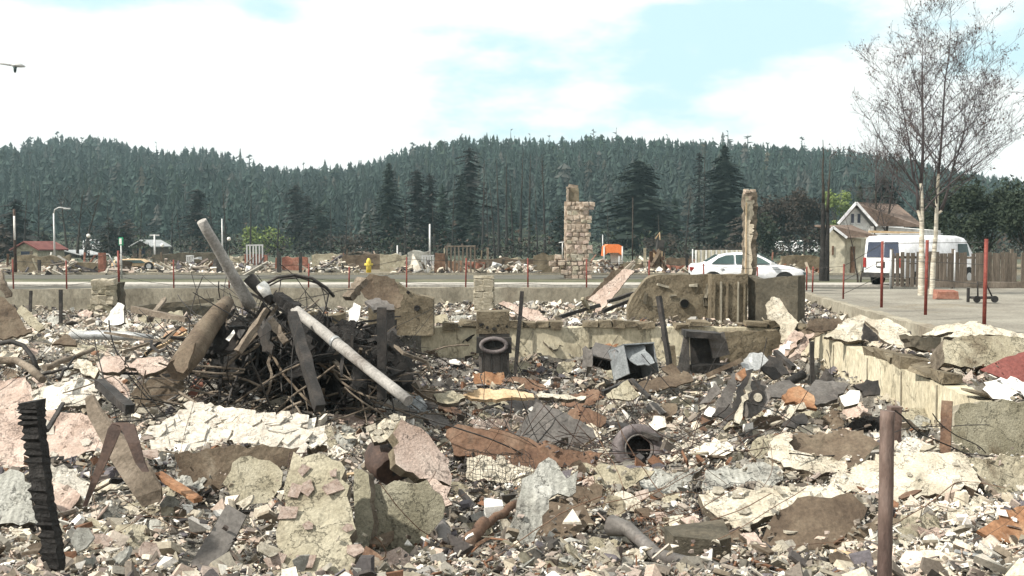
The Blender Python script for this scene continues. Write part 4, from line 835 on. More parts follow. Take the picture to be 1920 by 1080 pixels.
def small_car(px, pyt, Y, label, L_=4.3, h=1.5, mat=m_carwhite, name='parked_car'):
    r_ = thing(name, label, 'car', (GX(px, Y), Y, 0)); f = xf(r_, R(rnd.uniform(-15, 15))); b = MB()
    loft(b, [[f(p) for p in [(x, -w, .3), (x, -w, zt * .6), (x, -w * .8, zt), (x, w * .8, zt), (x, w, zt * .6), (x, w, .3)]] for (x, zt, w) in [(-L_ / 2, h * .6, .8), (-L_ / 2 + .2, h * .93, .86), (-L_ * .1, h, .86), (L_ * .15, h * .97, .85), (L_ * .3, h * .68, .84), (L_ / 2, h * .55, .75)]]); b.build('body', mat, r_)
    b = MB(); b.prism([f(p) for p in [(-L_ * .42, -.87, h * .65), (L_ * .25, -.87, h * .65), (L_ * .13, -.78, h * .9), (-L_ * .4, -.78, h * .9)]], f((0, -.03, 0)) - f((0, 0, 0))); b.build('side_window', m_glass, r_)
    for x in (-L_ * .3, L_ * .3): wheel(r_, f, x, -.86, .3, .2)
    return r_
small_car(175, 463, 210, 'white minibus beside the black spreading tree', 4.4, 2.6, name='minibus')
small_car(1482, 465, 190, 'white camper trailer left of the black forked trunk', 6, 2.3, name='trailer')
small_car(1518, 464, 170, 'long white trailer just behind the black forked trunk', 5.5, 2.4, name='trailer')
small_car(690, 474, 230, 'white car far behind the yellow hydrant', 4.8, 1.6)
small_car(255, 490, 66, 'low yellow brown wrecked car left of the thin trees', 3, .8, mat=m_palewood)
# street furniture in the distance
def pole(px, pyt, Y, label, r=.05, mat=m_ltgrey, name='pole', cat='pole', zb=0):
    r_ = thing(name, label, cat, (GX(px, Y), Y, zb)); b = MB(); b.tube([(GX(px, Y), Y, zb), (GX(px, Y), Y, GZ(pyt, Y))], [r * 1.3, r], n=7); b.build('shaft', mat, r_); return r_
s = pole(227, 447, 49, 'green street sign on a pale pole behind the road', .035, name='street_sign', cat='sign')
b = MB(); bx(b, GX(223, 48.9), GX(231, 48.9), 48.88, 48.92, GZ(460, 48.9), GZ(445, 48.9)); p_ = b.build('sign_plate', m_greensign, s)
b = MB(); bx(b, GX(223.4, 48.85), GX(228, 48.85), 48.855, 48.87, GZ(458, 48.9), GZ(447, 48.9)); b.build('sign_face', m_chalk, p_)
s = pole(290, 440, 80, 'pale T shaped utility pole left of the leaning grey pole', .07, name='utility_pole'); b = MB(); b.beam((GX(281, 80), 80, GZ(441, 80)), (GX(299, 80), 80, GZ(441, 80)), .1, .12, segs=1); b.build('cross_arm', m_ltgrey, s)
s = pole(102, 400, 75, 'curved arm street lamp in front of the black spreading tree', .06, name='street_lamp', cat='lamp'); b = MB(); b.tube([(GX(102, 75), 75, GZ(402, 75)), (GX(104, 75), 75, GZ(393, 75)), (GX(112, 75), 75, GZ(389, 75)), (GX(125, 75), 75, GZ(390, 75))], .05, n=6); b.build('arm', m_ltgrey, s)
b = MB(); b.box((GX(127, 75), 75, GZ(391, 75)), (.5, .2, .1)); b.build('lamp_head', m_ltgrey, s)
pole(417, 410, 70, 'tall thin pale pole right of the leaning grey pole', .05); pole(1186, 370, 68, 'thin pale pole in front of the big round topped pine', .04, mat=m_bark); pole(1165 - 4, 480, 60, 'short pole right of the orange shelter', .03)
pole(806, 420, 75, 'pale broken pole among the dark firs', .07); pole(745, 460, 70, 'short pale pole before the wide dark spruce', .05); pole(1130, 440, 100, 'thin grey pole between the orange shelter and the stone chimney', .05)
s = pole(28, 392, 56, 'red and white striped pole at the left edge', .07, mat=m_dkrust, name='striped_pole'); b = MB(); b.tube([(GX(29.5, 56), 55.9, GZ(450, 56)), (GX(29.5, 56), 55.9, GZ(405, 56))], .05, n=7); b.build('white_stripe', m_chalk, s)
for px, pyt, lab in [(305, 460, 'small round lamp left of the pole tip'), (167, 442, 'tiny white lamp above the minibus'), (430, 448, 'tiny white lamp right of the thin pale pole')]:
    s = pole(px, pyt, 90, lab, .03, name='yard_lamp', cat='lamp', mat=m_bark); b = MB(); c_ = Vector((GX(px, 90), 89.9, GZ(pyt, 90))); b.tube([c_ - Vector((0, 0, .18)), c_ - Vector((0, 0, .1)), c_ + Vector((0, 0, .1)), c_ + Vector((0, 0, .18))], [.06, .18, .18, .06], n=8); b.build('globe', m_chalk, s)
def hut(label, px0, px1, pye, pya, Y, mw, mr, name='house'):
    r_ = thing(name, label, 'house', (GX((px0 + px1) / 2, Y), Y, 0)); x0_, x1_ = GX(px0, Y), GX(px1, Y); ze_, za_ = GZ(pye, Y), GZ(pya, Y); xm = (x0_ + x1_) / 2
    b = MB(); b.prism([(x0_, Y, 0), (x1_, Y, 0), (x1_, Y, ze_), (xm, Y, za_), (x0_, Y, ze_)], (0, 6, 0)); b.build('wall', mw, r_)
    for a_, c_ in ((x0_ - .3, xm), (x1_ + .3, xm)): b = MB(); b.prism([(a_, Y - .4, ze_ - .1), (c_, Y - .4, za_ + .05), (c_, Y + 6.4, za_ + .05), (a_, Y + 6.4, ze_ - .1)], (0, 0, .12)); b.build('roof', mr, r_)
    b = MB(); bx(b, xm - .5, xm + .4, Y - .04, Y + .05, ze_ * .4, ze_ * .85); b.build('window', m_window, r_); return r_
hut('grey gabled house beside the T shaped pole', 248, 282, 462, 452, 115, m_fencewood, m_ltgrey); hut('hut with a low red roof at the far left', 26, 70, 468, 455, 100, m_tan, m_redroof)
hut('low brown shed behind the tan panelled wall', 640, 700, 480, 474, 120, m_brown, m_brown); hut('low dark shed left of the minibus', 90, 150, 478, 471, 120, m_brown, m_ltgrey)
# yellow hydrant on the verge
hy = thing('fire_hydrant', 'yellow fire hydrant on the verge behind the beam heap', 'hydrant', (GX(691, 55.9), 55.9, .10)); o_ = root_loc(hy)
b = MB(); b.tube([o_, o_ + Vector((0, 0, .62)), o_ + Vector((0, 0, .76)), o_ + Vector((0, 0, .9))], [.15, .15, .13, .05], n=12); b.tube([o_ + Vector((0, 0, 0)), o_ + Vector((0, 0, .05))], .2, n=12); b.build('barrel', m_yellow, hy)
b = MB(); b.tube([o_ + Vector((-.24, 0, .52)), o_ + Vector((.24, 0, .52))], .075, n=9); b.tube([o_ + Vector((0, 0, .5)), o_ + Vector((0, -.22, .5))], .09, n=9); b.build('outlets', m_yellow, hy)
# lamp in the sky at the left
Yl = 30; sl = thing('street_lamp', 'grey cobra head street lamp reaching in at the upper left', 'lamp', (GX(-70, Yl), Yl, 0))
b = MB(); b.tube([(GX(-70, Yl), Yl, 0), (GX(-70, Yl), Yl, GZ(150, Yl))], [.11, .07], n=9); b.build('shaft', m_ltgrey, sl)
b = MB(); b.tube([(GX(-70, Yl), Yl, GZ(152, Yl)), (GX(-60, Yl), Yl, GZ(128, Yl)), (GX(-30, Yl), Yl, GZ(119, Yl)), (GX(10, Yl), Yl, GZ(119, Yl)), (GX(34, Yl), Yl, GZ(123, Yl))], .03, n=7); b.build('arm', m_ltgrey, sl)
b = MB(); b.tube([(GX(30, Yl), Yl, GZ(122, Yl)), (GX(38, Yl), Yl, GZ(122, Yl)), (GX(48, Yl), Yl, GZ(123, Yl)), (GX(55, Yl), Yl, GZ(125, Yl))], [.04, .07, .06, .02], n=8); hd = b.build('lamp_head', m_ltgrey, sl)
b = MB(); b.tube([(GX(36, Yl), Yl, GZ(126, Yl)), (GX(36, Yl), Yl, GZ(136, Yl))], [.06, .03], n=8); b.build('lens', m_glass, hd)

# debris of the distant lots: uncounted rubble

# scattered remains standing in the burnt lots
RG = 'charred posts and wall stumps standing in the burnt lots'
PLACES = [(60, 'red roofed hut'), (175, 'brick pier'), (260, 'T shaped utility pole'), (360, 'white balustrade'), (440, 'pale slatted screen'), (545, 'pair of dark posts'), (610, 'tan panelled wall'), (690, 'yellow hydrant'), (785, 'grey garage wall'), (865, 'timber wall frame'), (950, 'burnt black trunks'), (1080, 'stone chimney'), (1150, 'orange shelter'), (1230, 'collapsed brown roof'), (1350, 'white corrugated hoarding'), (1440, 'thin chimney'), (1540, 'black forked trunk')]
for i in range(110):
    px = rnd.uniform(10, 1500); Y = rnd.uniform(57, 82); 
    if 1040 < px < 1125 and Y < 62: continue
    x = GX(px, Y); nm_ = min(PLACES, key=lambda a: abs(a[0] - px)); side_ = 'left of' if px < nm_[0] else 'right of'; k = i % 4; mt_ = rnd.choice([m_dark, m_brown, m_rust, m_tan, m_browncon, m_char, m_wood, m_ltgrey, m_brick]); hh = rnd.uniform(.5, 1.5); b = MB()
    cn_ = {'blackened metal': 'black', 'scorched board': 'brown', 'rusted steel': 'rusty', 'tan plaster': 'tan', 'scorched concrete': 'scorched', 'charred wood': 'charred', 'weathered wood': 'grey brown', 'light grey metal': 'pale grey', 'red brick rubble': 'brick red'}[mt_.name]
    if k == 0: b.beam((x, Y, -.05), (x + rnd.uniform(-.15, .15), Y, hh * 1.1), rnd.uniform(.08, .2), .1, segs=4, rough=.01); tag(b.build('burnt_post', mt_), '%s post standing %s the %s' % (cn_, side_, nm_[1]), 'post', RG)
    elif k == 1: w = rnd.uniform(.5, 1.8); b.beam((x - w / 2, Y, hh * .25), (x + w / 2, Y + rnd.uniform(-.5, .5), hh * .25), .2, hh * .5, segs=6, rough=.07); tag(b.build('wall_stump', mt_), '%s wall stump %s the %s' % (cn_, side_, nm_[1]), 'wall', RG)
    elif k == 2: a = Vector((x, Y, .1)); b.beam(a, a + Vector((rnd.uniform(-1.6, 1.6), rnd.uniform(-.4, .4), rnd.uniform(.2, 1.0))), .14, .07, segs=4, rough=.02); tag(b.build('fallen_rafter', mt_), '%s rafter leaning %s the %s' % (cn_, side_, nm_[1]), 'beam', RG)
    else: b.box((x, Y, hh * .3), (rnd.uniform(.4, 1), rnd.uniform(.4, .8), hh * .6), Matrix.Rotation(rnd.uniform(-.4, .4), 3, 'Y') @ Matrix.Rotation(rnd.uniform(0, 3), 3, 'Z'), jit=.1); tag(b.build('burnt_appliance', mt_), '%s burnt box shaped wreck %s the %s' % (cn_, side_, nm_[1]), 'wreck', RG)
# ------------------------------------------------------------------ broken slabs and sheets
SLABS = []
def slab(name, label, cat, poly, mat, el=50, yaw=0, th=.05, jag=.02, res=.10, bend=.05, Y=None, lift=0, group=None, flakes=0, flake_mat=None, fs=.12, curl=0, edge=None, seed=0, freq=1.4, anchor=None):
    q = random.Random(seed * 77 + len(label)); e = R(el); yw = R(yaw)
    n = Vector((math.sin(yw) * math.cos(e), -math.cos(yw) * math.cos(e), math.sin(e))).normalized()
    ap = anchor or max(poly, key=lambda p: p[1])
    keep = bool(Y) and Y < 0; Y = abs(Y) if Y else Y
    A_ = at(*ap, Y) if keep else (hit(*ap) if (not Y or Y < 11.5) else at(*ap, Y))
    if not keep and Y and Y >= 11.5 and A_.z < T(A_.x, A_.y): A_ = hit(*ap)
    A_ = A_ + n * lift + Vector((0, 0, .03))
    def pr(px, py):
        d = ray(px, py); k = (A_ - EYE).dot(n) / d.dot(n)
        if k < 0 or k > 60: k = A_.y / d.y
        return EYE + d * k
    u = n.cross(Vector((0, 0, 1))).normalized(); v = n.cross(u)
    P2 = [((pr(*p) - A_).dot(u), (pr(*p) - A_).dot(v)) for p in poly]
    # never let a plane seen at a grazing angle run away
    ring = []
    for i, a in enumerate(P2):
        b = P2[(i + 1) % len(P2)]; dx, dy = b[0] - a[0], b[1] - a[1]; l_ = math.hypot(dx, dy); k = max(1, int(l_ / (res * .55)))
        for j in range(k):
            t = j / k; w = jag if j else jag * .3; o_ = q.uniform(-w, w) * (2.4 if q.random() < .18 else 1); ring.append((a[0] + dx * t - dy / (l_ + 1e-6) * o_, a[1] + dy * t + dx / (l_ + 1e-6) * o_))
    area = 0; C2 = []
    x0, x1 = min(p[0] for p in ring), max(p[0] for p in ring); y0, y1 = min(p[1] for p in ring), max(p[1] for p in ring)
    def inside(x, y):
        c = False; m = len(ring)
        for i in range(m):
            (ax, ay), (bx_, by) = ring[i], ring[i - 1]
            if (ay > y) != (by > y) and x < (bx_ - ax) * (y - ay) / (by - ay) + ax: c = not c
        return c
    st = max(res * .6, math.sqrt(max(.001, (x1 - x0) * (y1 - y0)) / 1300))
    yy = y0 + st * .5
    while yy < y1:
        xx = x0 + st * .5
        while xx < x1:
            p = (xx + q.uniform(-.3, .3) * st, yy + q.uniform(-.3, .3) * st)
            if inside(*p): C2.append(p)
            xx += st
        yy += st
    pts = [Vector(p) for p in ring] + [Vector(p) for p in C2]; m = len(ring)
    r = geometry.delaunay_2d_cdt(pts, [], [list(range(m))], 1, 1e-5)
    V2, F2 = r[0], r[2]; sd = q.uniform(0, 50); cx_ = (x0 + x1) / 2; cy_ = (y0 + y1) / 2; hw = max(.05, (x1 - x0) / 2)
    nc = max(3, min(26, int((x1 - x0) * (y1 - y0) / .07))); cells = [(q.uniform(x0, x1), q.uniform(y0, y1), q.gauss(0, .16) * bend * 1.5, q.gauss(0, .16) * bend * 1.5, q.uniform(-1, 1) * (.008 + bend * .09)) for _ in range(nc)]
    def lift_(p):
        c_ = min(cells, key=lambda a: (a[0] - p[0] + .05 * noise.noise((p[0] * 7, p[1] * 7, sd))) ** 2 + (a[1] - p[1]) ** 2)
        h = bend * noise.noise((p[0] * freq, p[1] * freq, sd)) + c_[4] + c_[2] * (p[0] - c_[0]) + c_[3] * (p[1] - c_[1]) + .003 * noise.noise((p[0] * 14, p[1] * 14, sd)) + curl * ((p[0] - cx_) / hw) ** 2
        return h
    top = []; bot = []
    for p in V2:
        b0 = A_ + u * p[0] + v * p[1] + n * lift_(p); top.append(b0); bot.append(b0 - n * (th * (1 + .3 * noise.noise((p[0] * 5, p[1] * 5, sd + 9)))))
    N_ = len(top); fsv = [tuple(f_) for f_ in F2] + [tuple(i + N_ for i in reversed(f_)) for f_ in F2]; sm = [False] * len(fsv)
    if edge is None and mat in (m_cream, m_white, m_pink, m_tan, m_olive, m_grey, m_chalk): edge = m_edge
    from collections import Counter
    ec = Counter(); dr = {}
    for f_ in F2:
        for i in range(len(f_)):
            a, b = f_[i], f_[(i + 1) % len(f_)]; ec[frozenset((a, b))] += 1; dr[frozenset((a, b))] = (a, b)
    vs = top + bot; side_f = []
    for k_, c_ in ec.items():
        if c_ == 1:
            a, b = dr[k_]; o_ = len(vs); vs += [top[a], top[b], bot[b], bot[a]]; side_f.append((o_ + 3, o_ + 2, o_ + 1, o_))
    mb = MB(); mb.v = vs; mb.f = fsv + side_f; mb.sm = sm + [False] * len(side_f)
    c0 = sum((pr(*p) for p in poly), Vector()) / len(poly)
    SLABS.append((poly, A_.y, mat.name, [A_ + u * a[0] + v * a[1] for a in ring[::2]]))
    me = bpy.data.meshes.new(name); me.from_pydata([p - c0 for p in vs], [], mb.f); me.materials.append(mat)
    if edge: me.materials.append(edge); me.polygons.foreach_set('material_index', [0] * len(F2) + [1] * (len(F2) + len(side_f)))
    me.polygons.foreach_set('use_smooth', mb.sm)
    if me.polygons[0].normal.dot(n) < 0: me.flip_normals()
    o = bpy.data.objects.new(name, me); COL.objects.link(o); o.location = c0; LOC[o.name] = c0.copy(); tag(o, label, cat, group)
    if flakes:
        k = 0; tries = 0
        q_ = Vector((0, 0, 1)).rotation_difference(n)
        while k < flakes and tries < flakes * 8:
            tries += 1; p = (q.uniform(x0, x1), q.uniform(y0, y1))
            if not inside(*p): continue
            key = ('flake', (flake_mat or mat).name, k % 5)
            if key not in SM:
                mf = MB(); g = 4 + k % 2; mf.prism([(math.cos(i * 6.283 / g + .6) * q.uniform(.42, .75), math.sin(i * 6.283 / g + .6) * q.uniform(.32, .55), 0) for i in range(g)], (0, 0, .07))
                m2 = bpy.data.meshes.new('flake'); m2.from_pydata(mf.v, [], mf.f); m2.materials.append(flake_mat or mat); m2.polygons.foreach_set('use_smooth', [False] * len(mf.f)); SM[key] = m2
            fo = bpy.data.objects.new('flake', SM[key]); COL.objects.link(fo); fo.parent = o
            w_ = A_ + u * p[0] + v * p[1] + n * (lift_(p) + .012); fo.location = w_ - c0; s_ = q.uniform(.5, 1.3) * fs; fo.scale = (s_, s_, s_)
            rt = Matrix.Rotation(q.uniform(0, 6.28), 4, 'Z') @ Matrix.Rotation(q.gauss(0, .10), 4, 'X') @ Matrix.Rotation(q.gauss(0, .10), 4, 'Y')
            fo.rotation_euler = (q_.to_matrix().to_4x4() @ rt).to_euler(); k += 1
    return o
def near(px, py, lift=0): p = hit(px, py); return p + Vector((0, 0, lift))
# --- the near left
slab('stucco_slab', 'big creamy pink stucco slab at the left edge behind the charred post', 'slab', [(-40, 772), (90, 768), (172, 780), (190, 815), (207, 850), (160, 848), (140, 858), (98, 874), (0, 876), (-40, 876)], m_pink, el=56, Y=8.6, th=0.09, flakes=14, flake_mat=m_white, fs=.10, seed=1, lift=0.16)
slab('stucco_slab', 'pale stucco piece lying above the big creamy pink slab', 'slab', [(-40, 718), (48, 708), (62, 735), (84, 776), (-40, 780)], m_pink, el=46, Y=9.8, seed=2)
slab('stucco_slab', 'white crumpled stucco piece between the pink slab and the dark beam', 'slab', [(58, 738), (92, 728), (150, 712), (192, 734), (176, 762), (130, 768), (85, 778)], m_white, el=60, Y=9.6, bend=.12, flakes=8, seed=3, lift=0.18, th=0.07)
slab('stucco_slab', 'small pale round ended slab under the dark beam', 'slab', [(182, 762), (205, 754), (226, 768), (222, 780), (190, 782)], m_cream, el=60, Y=9.4, seed=4)
slab('stucco_slab', 'big bright white flaky stucco slab in the near left', 'slab', [(282, 838), (300, 798), (345, 770), (385, 752), (420, 758), (470, 776), (540, 782), (600, 800), (612, 830), (585, 838), (566, 822), (535, 846), (512, 826), (500, 848), (455, 830), (400, 832), (352, 848), (338, 838), (302, 850)], m_white, el=60, Y=8.3, th=0.09, jag=.06, bend=.10, flakes=80, flake_mat=m_white, fs=.22, seed=5, lift=0.22)
slab('stucco_slab', 'brown shaded sheet curving under the bright flaky slab', 'slab', [(320, 852), (420, 838), (505, 836), (560, 838), (545, 880), (500, 890), (440, 900), (400, 925), (330, 910)], m_brown, el=12, Y=8.0, lift=-.0, bend=.12, th=.03, seed=6)  # dark brown stands in for the shade of the hollow below the slab
slab('stucco_slab', 'tan rounded slab propped below the bright flaky slab', 'slab', [(418, 908), (436, 868), (470, 850), (505, 862), (532, 884), (530, 912), (505, 942), (470, 948), (440, 944)], m_tan, el=38, yaw=10, Y=7.4, seed=7, bend=.06, lift=0.05)
slab('stucco_slab', 'small tan corner piece right of the bright flaky slab', 'slab', [(584, 808), (622, 806), (634, 842), (600, 852), (580, 838)], m_tan, el=45, Y=8.2, seed=8)
slab('plaster_slab', 'tall tan wall panel lying towards the front with brick flakes on it', 'panel', [(552, 850), (590, 856), (640, 870), (660, 960), (672, 1110), (505, 1110), (520, 1020), (535, 930)], m_tan, el=50, Y=6.0, th=0.1, jag=.02, bend=.05, flakes=16, flake_mat=m_pink, fs=.10, seed=9, anchor=(590, 1080), lift=0.06)
slab('stucco_slab', 'pale grey green slab at the lower left edge', 'slab', [(-40, 892), (38, 886), (66, 925), (74, 985), (-40, 992)], m_grey, el=40, Y=6.6, seed=10)
slab('stucco_slab', 'small pale pink plate right of the charred post', 'slab', [(98, 905), (128, 915), (152, 932), (122, 978), (104, 962)], m_pink, el=50, Y=7.0, seed=11)
slab('stucco_slab', 'thick pinkish slab with a rough dark edge leaning over the tan panels', 'slab', [(742, 800), (752, 786), (790, 802), (815, 832), (842, 862), (843, 912), (826, 904), (800, 898), (760, 884), (742, 870), (736, 840)], m_pink, el=36, yaw=38, Y=-6.75, th=.09, edge=m_browncon, bend=.03, seed=12)
slab('stucco_slab', 'pinkish strip hanging below the thick pink slab', 'slab', [(798, 896), (846, 912), (848, 946), (826, 950), (802, 934)], m_pink, el=25, yaw=-10, Y=-6.55, th=.04, seed=13)
slab('stucco_slab', 'pink and cream ledge left of the blue grey sheet', 'slab', [(628, 776), (704, 778), (700, 792), (660, 804), (630, 798)], m_pink, el=50, Y=8.6, flakes=5, seed=14)
slab('stucco_slab', 'yellowish crumbled piece on top of the rusty bucket', 'slab', [(690, 800), (720, 782), (762, 780), (748, 800), (722, 820), (700, 822)], m_cream, el=52, Y=-7.0, bend=.1, flakes=10, fs=.08, seed=15)
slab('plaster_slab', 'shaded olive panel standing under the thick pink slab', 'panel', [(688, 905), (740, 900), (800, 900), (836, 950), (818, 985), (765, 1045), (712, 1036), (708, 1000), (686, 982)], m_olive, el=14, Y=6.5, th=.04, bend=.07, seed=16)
slab('stucco_slab', 'pink broken plate at the front below the olive panel', 'slab', [(708, 1030), (748, 1024), (800, 1060), (780, 1072), (735, 1064), (712, 1052)], m_pink, el=50, Y=5.8, seed=17)
slab('plaster_slab', 'narrow tan panel edge left of the shaded olive panel', 'panel', [(664, 880), (692, 890), (700, 960), (690, 1100), (664, 1100), (668, 960)], m_olive, el=20, yaw=-30, Y=6.2, anchor=(680, 1060), seed=18)
slab('metal_sheet', 'blue grey metal sheet with orange stains at the foot of the long pole', 'sheet', [(668, 752), (690, 746), (792, 742), (800, 760), (808, 786), (720, 786), (674, 776)], m_bluesteel, el=35, Y=9.2, th=.02, bend=.05, jag=.01, seed=19)
slab('steel_plate', 'flat dark steel plate sticking up at the lower left', 'plate', [(426, 944), (463, 966), (385, 1110), (325, 1110)], m_steel, el=48, yaw=15, Y=5.6, th=.02, jag=.002, bend=.006, seed=20, anchor=(360, 1080))
slab('rusty_sheet', 'long brown rusty panel lying left of the grey slab', 'panel', [(838, 806), (880, 800), (960, 812), (1060, 840), (1130, 846), (1122, 872), (1062, 874), (1000, 884), (930, 862), (850, 852)], m_rust, el=40, Y=9.0, th=.03, bend=.07, seed=21, lift=0.15)
slab('stucco_slab', 'pale yellow slab with a grid pattern below the rusty panel', 'slab', [(876, 856), (900, 850), (932, 864), (950, 860), (996, 880), (992, 908), (940, 904), (876, 896)], m_cream, el=45, Y=8.3, flakes=8, seed=22, lift=0.08)
slab('grey_board', 'jagged pale grey board standing on end right of the rusty pipe', 'board', [(1028, 858), (1040, 866), (1048, 876), (1082, 882), (1078, 906), (1066, 934), (1030, 938), (1016, 968), (1008, 1000), (988, 1034), (946, 1026), (955, 985), (968, 960), (978, 920), (1000, 885)], m_grey, el=30, yaw=8, Y=6.6, th=.03, jag=.03, bend=.05, seed=23)
slab('grey_slab', 'dark grey flat slab with a brown left edge in the middle', 'slab', [(962, 820), (985, 786), (1005, 754), (1055, 772), (1112, 802), (1118, 820), (1088, 842), (1020, 836)], m_steel, el=42, yaw=5, Y=10.2, th=.06, bend=.02, jag=.01, edge=m_palewood, seed=24, lift=0.1)
slab('stucco_slab', 'brown flat slab behind the jagged grey board', 'slab', [(1075, 906), (1130, 910), (1128, 938), (1086, 950), (1030, 946)], m_brown, el=35, Y=7.6, seed=25, lift=0.08)
slab('stucco_slab', 'tan block under the pink strips in the middle front', 'slab', [(918, 916), (952, 918), (958, 944), (930, 950)], m_olive, el=30, Y=7.6, th=.1, seed=26)
slab('stucco_slab', 'dark brown flat slab under the brown front rubble', 'slab', [(990, 948), (1090, 950), (1120, 985), (1060, 1010), (1000, 1000)], m_brown, el=60, Y=6.8, seed=27)
# --- the near right
slab('grey_slab', 'pale grey slab just below the tyre', 'slab', [(1186, 884), (1215, 876), (1262, 888), (1318, 868), (1300, 892), (1268, 924), (1240, 930), (1200, 914)], m_grey, el=60, Y=8.6, th=0.08, bend=.08, seed=28, lift=0.12)
slab('grey_slab', 'long broken grey slab right of the tyre', 'slab', [(1320, 888), (1350, 872), (1420, 866), (1460, 872), (1468, 898), (1448, 912), (1396, 906), (1350, 920), (1318, 926)], m_grey, el=64, Y=8.8, th=0.1, edge=m_brown, seed=29, lift=0.18)
slab('curved_sheet', 'shell shaped slab with a dark patch and pale layered rim', 'slab', [(1434, 856), (1452, 826), (1490, 808), (1560, 806), (1618, 812), (1650, 842), (1610, 872), (1550, 886), (1490, 880), (1446, 868)], m_brown, el=66, Y=9.4, th=0.09, bend=.10, curl=.06, edge=m_cream, seed=30, lift=0.14)
slab('stucco_slab', 'pale rim piece curling under the shell shaped slab', 'slab', [(1440, 846), (1450, 818), (1484, 808), (1488, 846), (1560, 858), (1636, 852), (1604, 876), (1540, 890), (1470, 876)], m_cream, el=58, Y=9.3, lift=0.16, th=.05, bend=.06, seed=31)
slab('stucco_slab', 'wide pale stucco slab behind the foreground pipe post', 'slab', [(1560, 892), (1620, 868), (1660, 858), (1740, 852), (1800, 852), (1822, 880), (1838, 914), (1800, 920), (1772, 934), (1700, 936), (1640, 920), (1560, 925)], m_cream, el=62, Y=8.6, th=0.09, jag=.04, bend=.06, flakes=6, fs=.08, edge=m_brown, seed=32, lift=0.22)
slab('stucco_slab', 'light cream slab in the middle right between dark cracks', 'slab', [(1310, 926), (1400, 918), (1480, 916), (1560, 900), (1600, 930), (1540, 950), (1500, 960), (1430, 975), (1390, 1000), (1320, 950)], m_cream, el=58, Y=7.6, th=0.07, bend=.07, flakes=12, fs=.08, seed=33, lift=0.12)
slab('stucco_slab', 'big brown tan slab tilted towards the front right', 'slab', [(1428, 1004), (1450, 962), (1496, 930), (1540, 926), (1596, 920), (1630, 946), (1606, 985), (1582, 1004), (1575, 1030), (1480, 1036), (1440, 1022)], m_brown, el=46, yaw=-6, Y=6.6, th=.05, bend=.10, edge=m_tan, seed=34, lift=0.1)
slab('stucco_slab', 'brown ridge of broken board right of the big brown tan slab', 'slab', [(1560, 1012), (1590, 996), (1660, 968), (1690, 976), (1640, 1000), (1575, 1030)], m_brown, el=30, Y=6.6, seed=35)
slab('orange_sheet', 'orange and white sheet at the lower right edge', 'sheet', [(1826, 998), (1858, 982), (1905, 952), (1960, 946), (1960, 1012), (1890, 1022), (1862, 1018)], m_orange, el=50, Y=6.6, th=.03, bend=.06, flakes=4, flake_mat=m_chalk, fs=.08, seed=36, lift=0.25)
slab('concrete_slab', 'grey green concrete slab standing at the right edge', 'slab', [(1786, 852), (1790, 775), (1800, 758), (1860, 752), (1960, 750), (1960, 856)], m_olive, el=16, Y=9.6, th=.15, bend=.02, jag=.015, seed=37, edge=m_conc)
slab('stucco_slab', 'chalk white splash shaped plate on top of the grey green slab', 'slab', [(1846, 712), (1870, 708), (1896, 704), (1960, 730), (1960, 745), (1900, 740), (1890, 764), (1876, 748), (1852, 736)], m_chalk, el=40, Y=9.5, th=.03, jag=.04, seed=38)
slab('stucco_slab', 'brown tan low slab below the grey green slab at the right edge', 'slab', [(1790, 860), (1960, 862), (1960, 930), (1850, 930), (1832, 905)], m_tan, el=35, Y=8.8, th=.06, bend=.05, seed=39, edge=m_cream)
slab('stucco_slab', 'cream strip along the top of the low slab at the right edge', 'slab', [(1776, 850), (1830, 856), (1960, 858), (1960, 868), (1870, 868), (1822, 864)], m_cream, el=66, Y=9.0, th=.04, seed=40, lift=0.2)
slab('roof_sheet', 'red and white metal roof sheet at the right edge', 'sheet', [(1838, 692), (1880, 672), (1960, 648), (1960, 740), (1905, 716), (1868, 704)], m_redroof, el=40, Y=10.2, th=.02, bend=.03, jag=.005, seed=41)
slab('roof_sheet', 'white folded rim of the red roof sheet at the right edge', 'sheet', [(1834, 692), (1880, 670), (1960, 644), (1960, 656), (1890, 680), (1846, 698)], m_pink, el=40, Y=10.0, th=.03, bend=.02, seed=42)
slab('stucco_slab', 'pale brick faced piece beside the chalk white plate', 'slab', [(1786, 740), (1800, 712), (1846, 706), (1856, 744), (1800, 762)], m_pink, el=45, Y=9.8, th=.05, flakes=12, fs=.09, seed=43)
# --- on the right wall
slab('stucco_slab', 'pale cream slab leaning like a tent on the right wall', 'slab', [(1545, 632), (1580, 604), (1612, 592), (1636, 600), (1626, 634), (1590, 640)], m_cream, el=45, Y=16.2, th=.06, bend=.05, seed=44)
slab('stucco_slab', 'second pale cream slab right of the tent like slab', 'slab', [(1622, 600), (1660, 594), (1706, 622), (1722, 648), (1690, 656), (1650, 634), (1646, 618)], m_cream, el=50, Y=15.6, th=.06, bend=.07, seed=45)
slab('stucco_slab', 'shaded flap under the second cream slab on the right wall', 'slab', [(1622, 606), (1646, 628), (1648, 640), (1618, 638)], m_dark, el=5, Y=15.5, seed=46)  # black material paints in the shade beneath the cream slab
slab('concrete_block', 'brown tan concrete block on the right wall', 'block', [(1768, 645), (1790, 632), (1870, 628), (1960, 640), (1960, 690), (1880, 684), (1800, 690), (1770, 680)], m_tan, el=30, Y=12.5, th=.4, bend=.03, seed=47)
slab('concrete_block', 'dark hollow block left of the brown tan concrete block', 'block', [(1698, 626), (1766, 634), (1768, 662), (1730, 656), (1708, 650)], m_shadecon, el=10, Y=13.6, th=.25, bend=.02, seed=48)  # solid dark piece painted as the shade of a hollow
slab('stucco_slab', 'pale lump lying against the low wall above the tan block', 'slab', [(1730, 625), (1762, 610), (1832, 604), (1826, 618), (1770, 626)], m_cream, el=55, Y=14.2, th=.08, bend=.08, seed=49)
